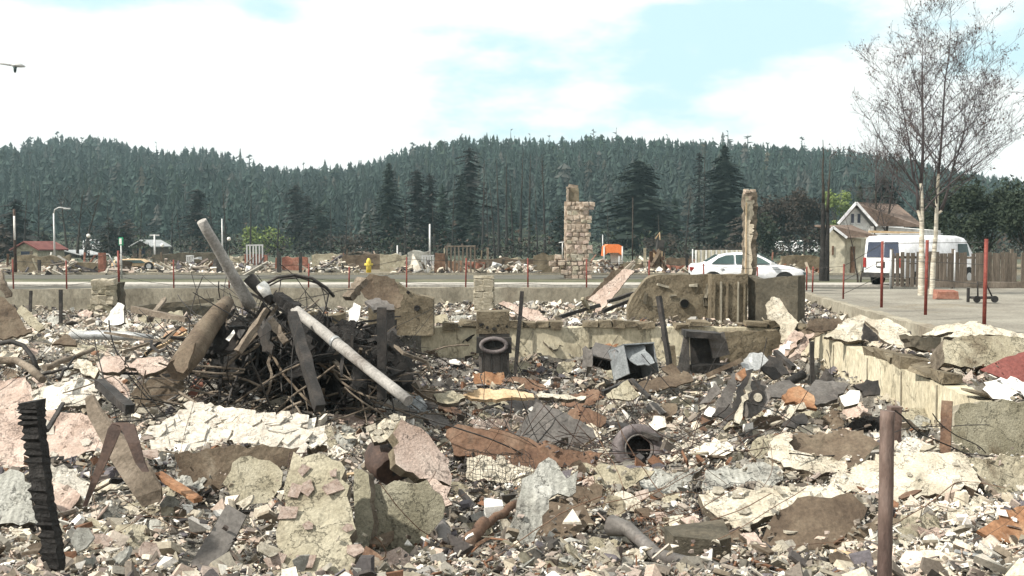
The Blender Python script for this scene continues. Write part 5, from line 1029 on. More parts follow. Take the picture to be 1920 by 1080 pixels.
slab('stucco_slab', 'cream board lying along the foot of the low wall', 'slab', [(1830, 606), (1960, 636), (1960, 646), (1870, 628), (1770, 632)], m_cream, el=60, Y=13.0, th=.05, bend=.03, seed=50)
slab('plaster_sheet', 'pale plaster sheet peeling off the dark foundation wall', 'sheet', [(1436, 572), (1446, 556), (1462, 558), (1478, 584), (1494, 606), (1478, 652), (1464, 642), (1462, 610), (1440, 598)], m_cream, el=18, yaw=-10, Y=19.4, th=.04, bend=.04, seed=51)
# folded bundle
for i, (p, mt) in enumerate([([(1536, 596), (1560, 606), (1490, 660), (1480, 690), (1450, 672), (1470, 645)], m_brown), ([(1490, 620), (1508, 628), (1470, 676), (1450, 690), (1444, 668)], m_pink), ([(1512, 625), (1528, 622), (1498, 672), (1476, 694), (1478, 670)], m_pink), ([(1476, 640), (1488, 642), (1462, 672), (1448, 664)], m_chalk), ([(1520, 598), (1575, 592), (1590, 606), (1540, 622), (1510, 618)], m_brown)]):
    slab('folded_strip', ['wide brown strip of the folded bundle on the pit corner', 'left pink strip of the folded bundle on the pit corner', 'right pink strip of the folded bundle on the pit corner', 'small white strip at the tip of the folded bundle', 'dark strip lying on top of the folded bundle'][i], 'strip', p, mt, el=30, yaw=-20 + i * 8, Y=17.6 - .12 * i, th=.04, bend=.10, seed=60 + i)
# --- back terrace
slab('roof_sheet', 'pinkish roof panel propped up behind the pit', 'panel', [(1102, 562), (1170, 504), (1190, 508), (1128, 582), (1116, 586), (1118, 568)], m_pink, el=20, yaw=-15, Y=23.0, th=.05, bend=.01, jag=.01, seed=70)
slab('roof_sheet', 'brown shaded panel alongside the propped pinkish panel', 'panel', [(1096, 564), (1150, 506), (1172, 502), (1112, 564)], m_brown, el=20, yaw=20, Y=23.15, th=.05, bend=.01, seed=71)
slab('roof_sheet', 'long pinkish board lying in front of the stone pillar', 'board', [(934, 568), (944, 564), (1012, 584), (1032, 604), (1000, 608), (985, 596)], m_pink, el=35, Y=20.9, th=.05, bend=.03, seed=72)
for i, (p, lab) in enumerate([(((1050, 594), (1125, 572)), 'dark beam lying left of the propped pinkish panel'), (((1140, 566), (1188, 550)), 'dark beam crossing right of the propped panel'), (((1130, 584), (1180, 564)), 'second dark beam crossing right of the propped panel'), (((1092, 560), (1108, 585)), 'pale bent pipe beside the propped panel')]):
    b = MB(); b.beam(at(*p[0], 22.2), at(*p[1], 22.6), .07, .08, segs=5, rough=.01); tag(b.build('charred_beam', m_dark if i < 3 else m_tan), lab, 'beam')
pilr = thing('stone_pillar', 'square pillar of stacked grey stones near the back wall', 'pillar', at(907, 590, 25.5)); ox = root_loc(pilr)
b = MB(); b.beam(ox + Vector((0, .24, -.5)), ox + Vector((0, .24, GZ(522, 25.5) - ox.z)), .44, .42, segs=8, rough=.015); b.build('mortar_core', m_shadecon, pilr)
for r_ in range(6):
    for k in range(2):
        for dd in (0, .44):
            c_ = at(898 + 17 * k + rnd.uniform(-1, 1), 530 + r_ * 11, 25.5); stone(pilr, (c_.x, 25.5 + dd, c_.z), (.30 + rnd.uniform(-.03, .03), .24, .20), m_stone, tilt=.08)
    stone(pilr, (ox.x + .2, 25.74, at(0, 530 + r_ * 11, 25.5).z), (.2, .3, .14), m_stone, tilt=.08)
b = MB(); b.box((ox.x, 25.74, GZ(519, 25.5)), (.52, .5, .06), jit=.02); b.build('cap', m_stone, pilr)
pilr = thing('stone_pillar', 'broken stone pillar against the back wall at the left', 'pillar', at(195, 575, 28.5)); ox = root_loc(pilr)
b = MB(); b.beam(ox + Vector((.12, .3, -.4)), ox + Vector((.12, .3, GZ(530, 28.5) - ox.z)), .62, .4, segs=6, rough=.04); b.build('mortar_core', m_shadecon, pilr)
for r_ in range(7):
    for k in range(3):
        c_ = at(181 + 14 * k + rnd.uniform(-2, 2) - (r_ > 4) * 6, 529 + r_ * 9.5, 28.4); stone(pilr, (c_.x, 28.42 + rnd.uniform(0, .05), c_.z), (.30, .28, .19), m_stone if rnd.random() < .6 else m_tan, tilt=.2)
# posts and bars standing in the pit
def bar(name, label, cat, p0, p1, Y0, Y1, w, mat, h=None, rough=.004, segs=8, group=None, roll=0, round_=False, taper=1, extra=None):
    a, c_ = at(*p0, Y0), at(*p1, Y1); b = MB()
    if round_: b.tube([a.lerp(c_, i / segs) + Vector((rnd.uniform(-rough, rough), rnd.uniform(-rough, rough), rnd.uniform(-rough, rough))) for i in range(segs + 1)], [w / 2 * (1 + (taper - 1) * i / segs) for i in range(segs + 1)], n=12, jit=.02)
    else: b.beam(a, c_, w, h or w, roll=roll, segs=segs, rough=rough, taper=taper)
    return tag(b.build(name, mat), label, cat, group)
bar('dark_post', 'thin dark post standing right of the front loading washer', 'post', (966, 700), (979, 546), 17.6, 17.6, .07, m_dark)
bar('dark_post', 'leaning dark post left of the black oven frame', 'post', (1258, 700), (1235, 555), 16.6, 16.8, .075, m_dark)
bar('dark_post', 'short post behind the leaning dark post', 'post', (1262, 695), (1258, 648), 16.9, 16.9, .12, m_browncon)
bar('dark_post', 'thick black post in front of the beam heap', 'post', (716, 748), (716, 576), 12.2, 12.2, .11, m_dark)
bar('dark_post', 'second black post just right of the thick black post', 'post', (734, 700), (731, 574), 14.5, 14.5, .12, m_dark)
bar('dark_post', 'short dark post at the left near the back wall', 'post', (57, 585), (58, 545), 22, 22, .055, m_dark)
bar('dark_post', 'taller dark post at the left near the back wall', 'post', (114, 606), (114, 543), 21, 21, .06, m_dark)
bar('dark_post', 'short iron rod by the tan basement wall left of the washer', 'post', (776, 690), (778, 640), 17.5, 17.5, .04, m_dark)
bar('dark_post', 'thin dark post against the right basement wall', 'post', (1523, 720), (1522, 640), 15.2, 15.2, .06, m_dark)
bar('dark_post', 'rusty square post left of the grey green slab', 'post', (1772, 852), (1776, 752), 9.4, 9.5, .10, m_rust)
bar('pipe_post', 'round rusty pipe post standing nearest the camera', 'post', (1657, 1160), (1664, 770), 4.3, 4.35, .064, m_postrust, round_=True, rough=.0015, segs=20)
bar('dark_post', 'short square post behind the top of the rusty pipe post', 'post', (1676, 836), (1677, 762), 9.6, 9.6, .11, m_postrust)
b = MB(); pts = [at(60, 756, 5.0), at(62, 800, 4.98), at(72, 870, 4.95), at(80, 940, 4.9), at(94, 1000, 4.88), at(104, 1070, 4.85), at(108, 1150, 4.85)]
vs = []; fs = []; nseg = 70
for i in range(nseg + 1):
    t = i / nseg * (len(pts) - 1); k = min(len(pts) - 2, int(t)); c_ = pts[k].lerp(pts[k + 1], t - k); w = .05 * (1 - .22 * i / nseg)
    j_ = rnd.uniform(-.009, .009)
    for (x, y) in ((-1, -.6), (.9, -.8), (1, .8), (-1, .8)): vs.append(c_ + Vector((x * (w + (j_ * 1.6 if x < 0 else 0)) + rnd.uniform(-.004, .004), y * (w + j_) + rnd.uniform(-.004, .004), rnd.uniform(-.004, .004) + (.02 if i == 0 and x > 0 else 0))))
for i in range(nseg):
    for k in range(4): fs.append((i * 4 + k, i * 4 + (k + 1) % 4, i * 4 + 4 + (k + 1) % 4, i * 4 + 4 + k))
fs += [(3, 2, 1, 0)]; b.add(vs, fs); tag(b.build('charred_post', m_char), 'charred scaly timber post standing at the near left', 'post')
# bent iron, planks near the left
def strip_path(name, label, cat, pts, w, mat, th=.012, side=(1, 0, 0)):
    s_ = Vector(side).normalized(); b = MB(); vs = []; fs = []
    for (px, py, Y, k) in pts:
        c_ = at(px, py, Y)
        for (x, y) in ((-1, 0), (1, 0), (1, 1), (-1, 1)): vs.append(c_ + s_ * (x * w * k / 2 + rnd.uniform(-.004, .004)) + Vector((0, y * th, y * th * .4)))
    for i in range(len(pts) - 1):
        for k in range(4): fs.append((i * 4 + k, i * 4 + (k + 1) % 4, i * 4 + 4 + (k + 1) % 4, i * 4 + 4 + k))
    m = len(pts) - 1; fs += [(3, 2, 1, 0), (m * 4, m * 4 + 1, m * 4 + 2, m * 4 + 3)]; b.add(vs, fs); return tag(b.build(name, mat), label, cat)
strip_path('bent_iron', 'dark bent iron strip shaped like an upturned V', 'iron strip', [(158, 950, 6.6, .4), (176, 905, 6.6, .7), (198, 850, 6.65, 1), (214, 806, 6.7, 1.3), (224, 794, 6.72, 1.5), (238, 798, 6.7, 1.4), (250, 830, 6.6, 1.2), (262, 868, 6.55, .9), (272, 885, 6.5, .6)], .075, m_dkrust)
strip_path('curved_plank', 'grey weathered plank twisting down behind the bent iron strip', 'plank', [(166, 745, 7.6, .5), (176, 775, 7.5, .8), (200, 812, 7.4, 1.1), (230, 855, 7.2, 1.5), (256, 890, 7.1, 1.7), (278, 925, 7.0, 1.5), (285, 945, 7.0, 1.1)], .13, m_wood, th=.03, side=(1, 0, .35))
bar('rusty_batten', 'orange brown batten lying below the bent iron strip', 'batten', (296, 888), (372, 938), 7.2, 6.8, .07, m_orange, h=.03)
bar('charred_beam', 'dark beam sloping down left of the flaky slab', 'beam', (186, 718), (244, 768), 9.8, 9.2, .09, m_dark, rough=.008)
bar('thin_stick', 'thin dark stick leaning on the pink slab', 'stick', (88, 808), (118, 757), 8.4, 9.0, .03, m_dark)
# buckets, pipes
b = MB(); a, c_ = at(706, 846, 7.3), at(734, 884, 7.0); b.tube([a, a.lerp(c_, .3), a.lerp(c_, .7), c_], [.09, .125, .13, .11], n=18, jit=.10); tag(b.build('rusty_bucket', m_dkrust), 'crumpled rusty bucket under the thick pink slab', 'bucket')
b = MB(); a, c_ = at(738, 850, 7.2), at(760, 880, 7.05); b.tube([a, c_], [.12, .10], n=12, jit=.08); tag(b.build('black_tin', m_dark), 'black crushed tin beside the rusty bucket', 'tin')
bar('rusty_pipe', 'thick rusty pipe pointing up at the front middle', 'pipe', (842, 1064), (906, 982), 5.4, 6.1, .085, m_rust, round_=True, rough=.006)
bar('rusty_pipe', 'second rusty pipe lying behind the thick one', 'pipe', (908, 986), (968, 944), 6.5, 7.0, .06, m_rust, round_=True, rough=.006)
bar('metal_strip', 'long thin dark rod across the front middle', 'rod', (880, 1082), (1010, 1052), 5.9, 6.0, .022, m_dark)
b = MB(); P = [at(806, 972, 6.2), at(822, 980, 6.1), at(834, 1000, 6.0), at(830, 1030, 5.85), at(818, 1050, 5.8)]; b.tube(P, [.03, .04, .045, .04, .03], n=8); tag(b.build('curved_duct', m_steel), 'curved grey duct piece right of the olive panel', 'duct')
stone(None, at(925, 956, 6.9), (.16, .14, .14), m_chalk, name='white_rock'); tag(bpy.context.scene.objects[-1] if False else COL.objects['white_rock'], 'small round white rock between the pipes', 'rock')
stone(None, at(1312, 1026, 5.95), (.42, .3, .26), m_shadecon, name='dark_rock'); tag(COL.objects['dark_rock'], 'big dark rock under the wire netting', 'rock')
stone(None, at(1424, 1048, 5.7), (.12, .1, .11), m_orange, name='orange_rock'); tag(COL.objects['orange_rock'], 'small orange lump at the front right of the dark rock', 'rock')
b = MB(); P = [at(1146, 985, 6.2), at(1178, 992, 6.1), at(1200, 1012, 5.95), at(1232, 1042, 5.75), at(1280, 1056, 5.5), at(1330, 1064, 5.3), at(1400, 1092, 5.1)]; b.tube(P, [.07, .05, .042, .045, .045, .045, .045], n=12, jit=.04); tag(b.build('bent_pipe', m_steel), 'bent grey pipe with a flared end at the front middle', 'pipe')
slab('sheet_metal', 'dark sheet under the bent grey pipe', 'sheet', [(1180, 1030), (1240, 1045), (1330, 1062), (1390, 1110), (1200, 1110)], m_steel, el=25, Y=-5.95, anchor=(1300, 1085), th=.02, seed=80)
# tyre
ty = thing('tyre', 'burnt grey tyre half buried in the ash of the pit', 'tyre', at(1196, 842, 10.4)); c0 = root_loc(ty)
ax = Vector((.10, -.95, .28)).normalized(); u_ = ax.cross(Vector((0, 0, 1))).normalized(); v_ = ax.cross(u_); b = MB(); vs = []; fs = []; n1, n2 = 40, 12; Rm_, r_m = .215, .075
for i in range(n1):
    a = 6.2832 * i / n1
    for j in range(n2):
        t = 6.2832 * j / n2; rr_ = Rm_ + r_m * math.cos(t) * (1 if math.cos(t) < 0 else .8); w = .085 * math.copysign(abs(math.sin(t)) ** .6, math.sin(t)); rr_ *= 1 + .012 * (i % 2) * (math.cos(t) > .3)
        vs.append(c0 + u_ * math.cos(a) * rr_ * 1.02 + v_ * math.sin(a) * rr_ + ax * w)
for i in range(n1):
    for j in range(n2): fs.append((i * n2 + j, i * n2 + (j + 1) % n2, ((i + 1) % n1) * n2 + (j + 1) % n2, ((i + 1) % n1) * n2 + j))
b.add(vs, fs, True); b.build('tread', m_rubber, ty)
b = MB(); b.tube([c0 + u_ * math.cos(a) * .152 + v_ * math.sin(a) * .15 + ax * .06 for a in [i * .2618 for i in range(25)]], .012, n=6, cap=False); b.build('bead', m_steel, ty)
b = MB(); b.tube([c0 - ax * .06, c0 - ax * .05], .16, n=20); b.build('inner_wall', m_char, ty)
bar('charred_beam', 'dark short beam lying on top of the tyre', 'beam', (1156, 796), (1240, 822), 10.6, 10.3, .10, m_dark, h=.05, rough=.008)
# appliances in the pit
ws = thing('front_loading_washer', 'burnt front loading washer with a rusted brick stained top', 'washer', at(926, 712, 18.2)); o_ = root_loc(ws); hw = .33
zt_ = GZ(588, 18.2) - o_.z
b = MB(); b.box(o_ + Vector((0, .35, .40)), (.58, .62, .95), jit=.015); b.build('cabinet', m_steel, ws)
b = MB(); b.box(o_ + Vector((-.02, .33, zt_ - .17)), (.62, .66, .42), jit=.03); tp_ = b.build('scorched_casing', m_browncon, ws)
for i in range(7): c_ = o_ + Vector((rnd.uniform(-.28, .28), .005, zt_ - rnd.uniform(.02, .34))); b = MB(); b.box(c_, (rnd.uniform(.03, .07), .03, rnd.uniform(.03, .06)), jit=.012); b.build('hole', m_char, tp_)
zd = GZ(647, 18.2) - o_.z
b = MB(); b.box(o_ + Vector((0, .02, zd)), (.66, .1, .30), jit=.01); b.build('door_frame', m_dark, ws)
b = MB(); P = [o_ + Vector((math.cos(a) * .24, -.05, zd + math.sin(a) * .13)) for a in [i * .2618 for i in range(25)]]; b.tube(P, .04, n=7, cap=False); rg_ = b.build('door_ring', m_rubber, ws)
b = MB(); b.prism([o_ + Vector((math.cos(a) * .2, -.035, zd + math.sin(a) * .10)) for a in [i * .3927 for i in range(16)]], (0, .02, 0)); b.build('drum_opening', m_char, rg_)
for dx in (-.22, -.04, .15, .27): b = MB(); b.box(o_ + Vector((dx, .01, .25)), (.025, .08, .62), jit=.004); b.build('front_rib', m_dark, ws)
slab('steel_plate', 'rusty plate lying at the foot of the washer', 'plate', [(886, 700), (945, 698), (946, 722), (890, 720)], m_orange, el=30, Y=17.4, th=.03, seed=81)
ov = thing('oven_frame', 'open black oven frame against the far basement wall', 'oven', at(1312, 704, 17.2)); o_ = root_loc(ov)
def ovp(px, py, Y=17.2): return at(px, py, Y)
b = MB(); b.prism([ovp(1296, 700), ovp(1352, 700), ovp(1346, 632), ovp(1294, 632)], (0, .06, 0)); b.build('back_panel', m_dark, ov)
b = MB(); b.prism([ovp(1270, 696, 16.8), ovp(1294, 700, 16.9), ovp(1292, 628, 17.1), ovp(1284, 622, 17.1)], (0, .05, 0)); b.build('side_panel', m_steel, ov)
b = MB(); b.beam(ovp(1282, 624, 17.0), ovp(1346, 628, 17.0), .5, .10, segs=4, rough=.01); b.build('top', m_dark, ov)
b = MB(); b.beam(ovp(1342, 626, 17.0), ovp(1352, 668, 17.0), .06, .3, segs=4, rough=.008); b.build('side_panel', m_steel, ov)
b = MB(); b.beam(ovp(1296, 690, 16.9), ovp(1370, 688, 16.9), .3, .12, segs=4, rough=.015); b.build('bottom', m_char, ov)
def appliance(label, px, py, Y, size, rz, rx, m1, m2, name='appliance_shell', ry=0):
    c_ = at(px, py, Y); t_ = thing(name, label, 'appliance', c_); Rm = Matrix.Rotation(R(rz), 3, 'Z') @ Matrix.Rotation(R(rx), 3, 'X') @ Matrix.Rotation(R(ry), 3, 'Y'); w, d, h = size; th = .02
    def pn(nm, off, s_, mt): b = MB(); b.box(c_ + Rm @ Vector(off), s_, Rm, jit=.008); return b.build(nm, mt, t_)
    pn('side_panel', (-w / 2, 0, 0), (th, d, h), m1); pn('side_panel', (w / 2, 0, 0), (th, d, h), m1); pn('top', (0, 0, h / 2), (w + .03, d + .03, th * 1.5), m1); pn('back_panel', (0, d / 2, 0), (w, th, h), m2)
    b = MB(); b.tube([c_ + Rm @ Vector((0, d * .1, 0)), c_ + Rm @ Vector((0, d * .4, 0))], min(w, h) * .36, n=14, jit=.03); b.build('drum', m2, t_); return t_
appliance('open grey appliance shell with its lid bent up in the pit', 1188, 678, 16.8, (.62, .5, .52), 28, -20, m_bluesteel, m_char)
appliance('dark tipped appliance shell left of the open grey one', 1136, 682, 17.2, (.55, .5, .45), -18, 18, m_steel, m_char, ry=12)
slab('metal_sheet', 'small upright grey sheet at the left end of the appliances', 'sheet', [(1091, 654), (1098, 648), (1110, 656), (1110, 688), (1094, 690)], m_steel, el=10, yaw=-25, Y=16.9, th=.02, seed=82)
slab('metal_sheet', 'brown curled sheet on top of the two appliance shells', 'sheet', [(1114, 660), (1120, 646), (1160, 646), (1150, 656), (1128, 668)], m_orange, el=40, Y=17.3, th=.015, seed=83)
slab('metal_sheet', 'slanted grey lid over the open appliance shell', 'sheet', [(1152, 652), (1206, 648), (1228, 680), (1196, 684), (1180, 674)], m_bluesteel, el=55, Y=16.4, th=.02, bend=.03, seed=84)
# middle pit wreckage, each traced piece at its own distance
MID_ = [
 ('metal_channel', 'left dark metal channel of the slanted pair in the pit', 'channel', [(1336, 780), (1372, 700), (1388, 694), (1366, 786)], m_steel, 35, 10, 13.2),
 ('metal_channel', 'right dark metal channel of the slanted pair in the pit', 'channel', [(1366, 784), (1398, 696), (1412, 692), (1384, 792)], m_dark, 35, 10, 13.1),
 ('pale_batten', 'pale batten along the right edge of the slanted channels', 'batten', [(1376, 792), (1408, 700), (1414, 702), (1386, 796)], m_cream, 38, 10, 13.0),
 ('metal_sheet', 'orange square tag on top of the slanted metal channels', 'tag', [(1380, 700), (1396, 690), (1400, 704), (1390, 714), (1380, 710)], m_orange, 40, 0, 13.3),
 ('metal_sheet', 'grey round shouldered tank panel right of the slanted channels', 'panel', [(1386, 780), (1404, 716), (1430, 712), (1444, 740), (1436, 762), (1410, 782)], m_steel, 30, -8, 13.4),
 ('metal_sheet', 'grey triangular sheet left of the slanted channels', 'sheet', [(1310, 756), (1340, 718), (1352, 736), (1332, 752)], m_steel, 40, 0, 13.8),
 ('metal_sheet', 'dark triangular foot under the slanted channels', 'sheet', [(1334, 780), (1346, 764), (1376, 768), (1374, 784)], m_dark, 50, 0, 12.7),
 ('insulation_lump', 'bright orange brown curved lump in the right of the pit', 'lump', [(1466, 742), (1478, 728), (1500, 724), (1526, 744), (1532, 768), (1512, 764), (1490, 752), (1470, 756)], m_orange, 50, 0, 13.0),
 ('plaster_piece', 'pale curled plaster piece below the orange brown lump', 'plaster', [(1468, 784), (1480, 764), (1506, 756), (1512, 766), (1490, 776), (1476, 792)], m_cream, 50, 0, 12.6),
 ('metal_sheet', 'dark sheet beside the pale curled plaster piece', 'sheet', [(1466, 796), (1486, 778), (1508, 772), (1516, 786), (1492, 800)], m_dark, 50, 0, 12.4),
 ('grey_slab', 'flat grey board in front of the right basement wall', 'board', [(1500, 740), (1530, 712), (1590, 726), (1570, 752), (1530, 760)], m_steel, 60, 0, 13.4),
 ('metal_sheet', 'grey flat sheet right of the tank panel', 'sheet', [(1440, 722), (1480, 712), (1500, 730), (1474, 742), (1446, 744)], m_steel, 60, 0, 13.8),
 ('dark_box', 'crushed black box near the foot of the right wall', 'box', [(1578, 806), (1612, 782), (1652, 778), (1652, 806), (1620, 812)], m_char, 40, 0, 11.2),
 ('dark_box', 'dark ribbed cushion against the right basement wall', 'cushion', [(1600, 722), (1625, 710), (1648, 712), (1650, 740), (1620, 744)], m_dark, 30, 0, 13.0),
 ('board', 'dark triangular board leaning on the right basement wall', 'board', [(1534, 716), (1548, 690), (1572, 724), (1560, 728)], m_dark, 15, -30, 14.6),
 ('rusty_sheet', 'rusty brown sheet lying in the middle of the pit', 'sheet', [(1180, 724), (1230, 708), (1290, 700), (1300, 716), (1250, 728), (1212, 740)], m_brown, 50, 0, 15.0),
 ('rusty_sheet', 'tan triangular sheet in the middle of the pit', 'sheet', [(1136, 740), (1176, 712), (1200, 740), (1186, 752), (1150, 750)], m_tan, 45, 0, 14.4),
 ('pale_plank', 'long pale orange plank across the pit left of the tyre', 'plank', [(866, 742), (885, 730), (910, 726), (1000, 738), (1002, 746), (930, 748)], m_palewood, 60, 0, 14.2),
 ('pale_plank', 'long cream plank continuing right of the pale orange one', 'plank', [(1004, 738), (1060, 738), (1100, 742), (1096, 748), (1010, 746)], m_cream, 60, 0, 14.2),
 ('plaster_piece', 'brown tan piece at the left end of the pale orange plank', 'plaster', [(812, 740), (850, 734), (872, 742), (850, 754), (820, 752)], m_tan, 60, 0, 14.0),
 ('plaster_piece', 'bright white crumpled piece right of the grey slab', 'plaster', [(1214, 794), (1226, 780), (1246, 782), (1250, 800), (1228, 808)], m_white, 50, 0, 11.6),
 ('plaster_piece', 'bright white piece left of the dark triangular foot', 'plaster', [(1320, 776), (1330, 760), (1342, 764), (1338, 782)], m_chalk, 50, 0, 12.8),
 ('plaster_piece', 'pale piece below the flat grey board', 'plaster', [(1575, 740), (1594, 730), (1612, 734), (1610, 756), (1586, 760)], m_chalk, 50, 0, 12.6),
 ('stucco_slab', 'rounded tan lump left of the shell shaped slab', 'lump', [(1400, 850), (1420, 820), (1450, 812), (1440, 850), (1420, 862)], m_tan, 50, 0, 9.8),
 ('metal_sheet', 'blue grey crumpled foil above the slanted channels', 'foil', [(1388, 680), (1406, 660), (1430, 658), (1442, 672), (1424, 690), (1400, 694)], m_galv, 40, 0, 14.6),
 ('metal_sheet', 'dark crumpled sheet right of the blue grey foil', 'sheet', [(1426, 690), (1440, 668), (1462, 672), (1480, 700), (1450, 712)], m_dark, 40, 0, 14.8),
 ('board', 'brown board slanting up towards the oven frame', 'board', [(1240, 690), (1262, 680), (1286, 706), (1266, 714)], m_brown, 30, 0, 15.6),
 ('concrete_slab', 'small tan block on the left of the back terrace', 'block', [(800, 592), (838, 590), (840, 604), (802, 606)], m_tan, 30, 0, 20.8),
 # left heap surrounds
 ('curved_sheet', 'brown peeling sheet folded over the left end of the log', 'sheet', [(322, 680), (340, 650), (362, 640), (356, 668), (342, 698), (330, 694)], m_brown, 30, -15, -11.0),
 ('dark_sheet', 'dark brown panel tipped under the log', 'panel', [(244, 738), (262, 720), (330, 690), (352, 700), (342, 740), (300, 764), (256, 766)], m_brown, 25, 10, 10.6),
 ('stucco_slab', 'rounded pink brown slab left of the log', 'slab', [(182, 684), (196, 668), (232, 666), (234, 688), (222, 700), (190, 700)], m_pink, 50, 0, 12.4),
 ('stucco_slab', 'second pink brown slab below the rounded one', 'slab', [(180, 716), (196, 702), (222, 704), (240, 726), (244, 752), (216, 744), (186, 734)], m_pink, 45, 0, 11.2),
 ('stucco_slab', 'creamy slab left of the rounded pink brown slab', 'slab', [(138, 680), (148, 672), (172, 680), (186, 696), (176, 708), (158, 700)], m_cream, 50, 0, 12.0),
 ('stucco_slab', 'pink strip running down to the white crumpled stucco', 'strip', [(58, 708), (72, 706), (112, 742), (108, 752), (88, 740)], m_pink, 50, 0, 10.4),
 ('stucco_slab', 'mauve brown sheet between the slabs and the log', 'sheet', [(234, 688), (256, 670), (300, 662), (318, 676), (300, 690), (268, 704), (254, 690)], m_pink, 50, 0, 12.0),
 ('orange_sheet', 'orange tan sheet just left of the log', 'sheet', [(304, 636), (312, 622), (342, 614), (352, 620), (330, 632)], m_orange, 50, 0, 14.0),
 ('plaster_piece', 'bright white sheet standing in the left background', 'plaster', [(194, 604), (208, 584), (222, 569), (234, 574), (232, 604), (212, 610)], m_chalk, 30, 0, 18.6),
 ('plaster_piece', 'creamy curled piece on the silver gutter', 'plaster', [(212, 622), (232, 612), (236, 622), (222, 630)], m_cream, 50, 0, 17.6),
 ('board', 'brown triangular board below the silver gutter', 'board', [(96, 646), (126, 626), (140, 638), (142, 646)], m_brown, 45, 0, 16.8),
 ('stucco_slab', 'tan leaning block at the far left', 'block', [(32, 586), (42, 574), (62, 592), (84, 616), (72, 622), (54, 610)], m_tan, 35, 0, 18.5),
 ('blanket', 'brown sagging cloth mound at the left edge', 'cloth', [(-40, 556), (8, 556), (24, 572), (44, 606), (60, 624), (30, 632), (-40, 630)], m_brown, 35, 10, 17.5),
 ('board', 'pale bent board standing at the left edge', 'board', [(-6, 512), (4, 508), (12, 530), (20, 556), (10, 558), (0, 536)], m_wood, 10, 0, 17.8),
 ('metal_sheet', 'small white strip caught in the beam heap', 'strip', [(422, 634), (438, 616), (440, 624), (428, 638)], m_chalk, 30, 0, 12.2),
 ('board', 'tan broken board hanging in the beam heap', 'board', [(500, 600), (512, 594), (540, 636), (530, 644)], m_wood, 20, 0, 12.3),
 ('red_timber', 'reddish timber sloping down right of the dark brown panel', 'timber', [(352, 732), (368, 704), (392, 678), (386, 700), (370, 740), (356, 752)], m_brick, 30, 0, 11.0),
 ('pale_strip', 'thin whitish splintered strip over the flaky slab', 'strip', [(498, 756), (520, 746), (560, 738), (566, 744), (530, 756), (512, 772)], m_cream, 50, 0, 9.6),
]
for i, (nm, lab, cat, poly, mt, el, yw, Y) in enumerate(MID_):
    slab(nm, lab, cat, poly, mt, el=el, yaw=yw, Y=Y, th=.03 if 'sheet' in nm or 'metal' in nm else .06, res=.12, jag=.02, bend=.07, seed=100 + i)
bar('pit_beam', 'dark thin beam running from the oven towards the slanted channels', 'beam', (1326, 704), (1392, 674), 14.9, 14.6, .07, m_brown)
bar('pit_beam', 'dark long beam lying left of the brown sheet', 'beam', (1130, 738), (1182, 716), 15, 15.2, .09, m_dark)
bar('pit_beam', 'dark thin beam dropping right towards the brown sheet', 'beam', (1184, 712), (1218, 746), 14.6, 14.0, .05, m_dark)
bar('pit_beam', 'charred log on the ash near the right wall', 'log', (1476, 718), (1506, 702), 14.2, 14.4, .14, m_char, round_=True)
bar('pit_beam', 'black roofing roll at the foot of the folded bundle', 'roll', (1454, 660), (1488, 690), 16.2, 15.6, .08, m_dark)
b = MB(); c_ = at(1418, 746, 12.9); ax_ = Vector((.1, -1, .25)).normalized(); b.tube([c_, c_ + ax_ * .06], .11, n=16); rg = tag(b.build('round_valve', m_dark), 'round black ring in the grey tank panel', 'ring')
b = MB(); b.tube([c_ + ax_ * .055, c_ + ax_ * .07], .06, n=12); b.build('hole', m_cream, rg)
# silver gutter, logs, poles
b = MB(); b.tube([at(132, 629, 17.6), at(180, 628, 17.5), at(240, 630, 17.4), at(286, 633, 17.3)], [.07, .085, .085, .05], n=10, jit=.03); tag(b.build('metal_gutter', m_galv), 'long silver gutter lying on the ash at the left', 'gutter')
b = MB(); b.tube([at(334, 694, 11.3), at(360, 660, 11.8), at(384, 622, 12.4), at(412, 586, 13), at(426, 566, 13.4)], [.135, .155, .15, .13, .09], n=15, jit=.06); tag(b.build('thick_log', m_brown), 'thick grey brown log leaning into the beam heap', 'log')
b = MB(); P0, P1 = at(378, 414, 12.4), at(470, 575, 13.0); b.tube([P0.lerp(P1, i / 8) + Vector((rnd.uniform(-.004, .004), 0, 0)) for i in range(9)], [.064, .066, .068, .07, .073, .076, .08, .084, .086], n=14); pl1 = tag(b.build('leaning_pole', m_pole), 'thick pale grey pole leaning up out of the beam heap', 'pole')
b = MB(); P0, P1 = at(545, 574, 12.6), at(766, 752, 10.6); b.tube([P0.lerp(P1, i / 10) + Vector((0, 0, rnd.uniform(-.004, .004))) for i in range(11)], [.070] * 6 + [.064] * 5, n=14); pl2 = tag(b.build('fallen_pole', m_pole), 'long silver pole sloping down right from the beam heap', 'pole')
cc_ = P0.lerp(P1, .42); dv = (P1 - P0).normalized(); b = MB(); b.tube([cc_ - dv * .03, cc_ + dv * .03], .078, n=14); b.build('pole_band', m_galv, pl2)
b = MB(); b.tube([at(466, 520, 12.8), at(484, 540, 12.8), at(512, 566, 12.7)], [.085, .075, .06], n=10, jit=.05); tg = tag(b.build('insulator', m_dark), 'dark capped insulator at the top of the beam heap', 'insulator')
b = MB(); b.tube([at(488, 532, 12.75), at(494, 540, 12.75), at(502, 556, 12.72)], [.07, .085, .06], n=10, jit=.04); b.build('porcelain_collar', m_chalk, tg)
b = MB(); P = [at(496, 534, 12.8), at(520, 520, 12.8), at(552, 516, 12.9), at(585, 522, 13), at(612, 540, 13), at(626, 556, 13.1)]; b.tube(P, .022, n=6); hp = tag(b.build('cable_hoop', m_dark), 'dark cable hoop arching over the beam heap', 'cable')
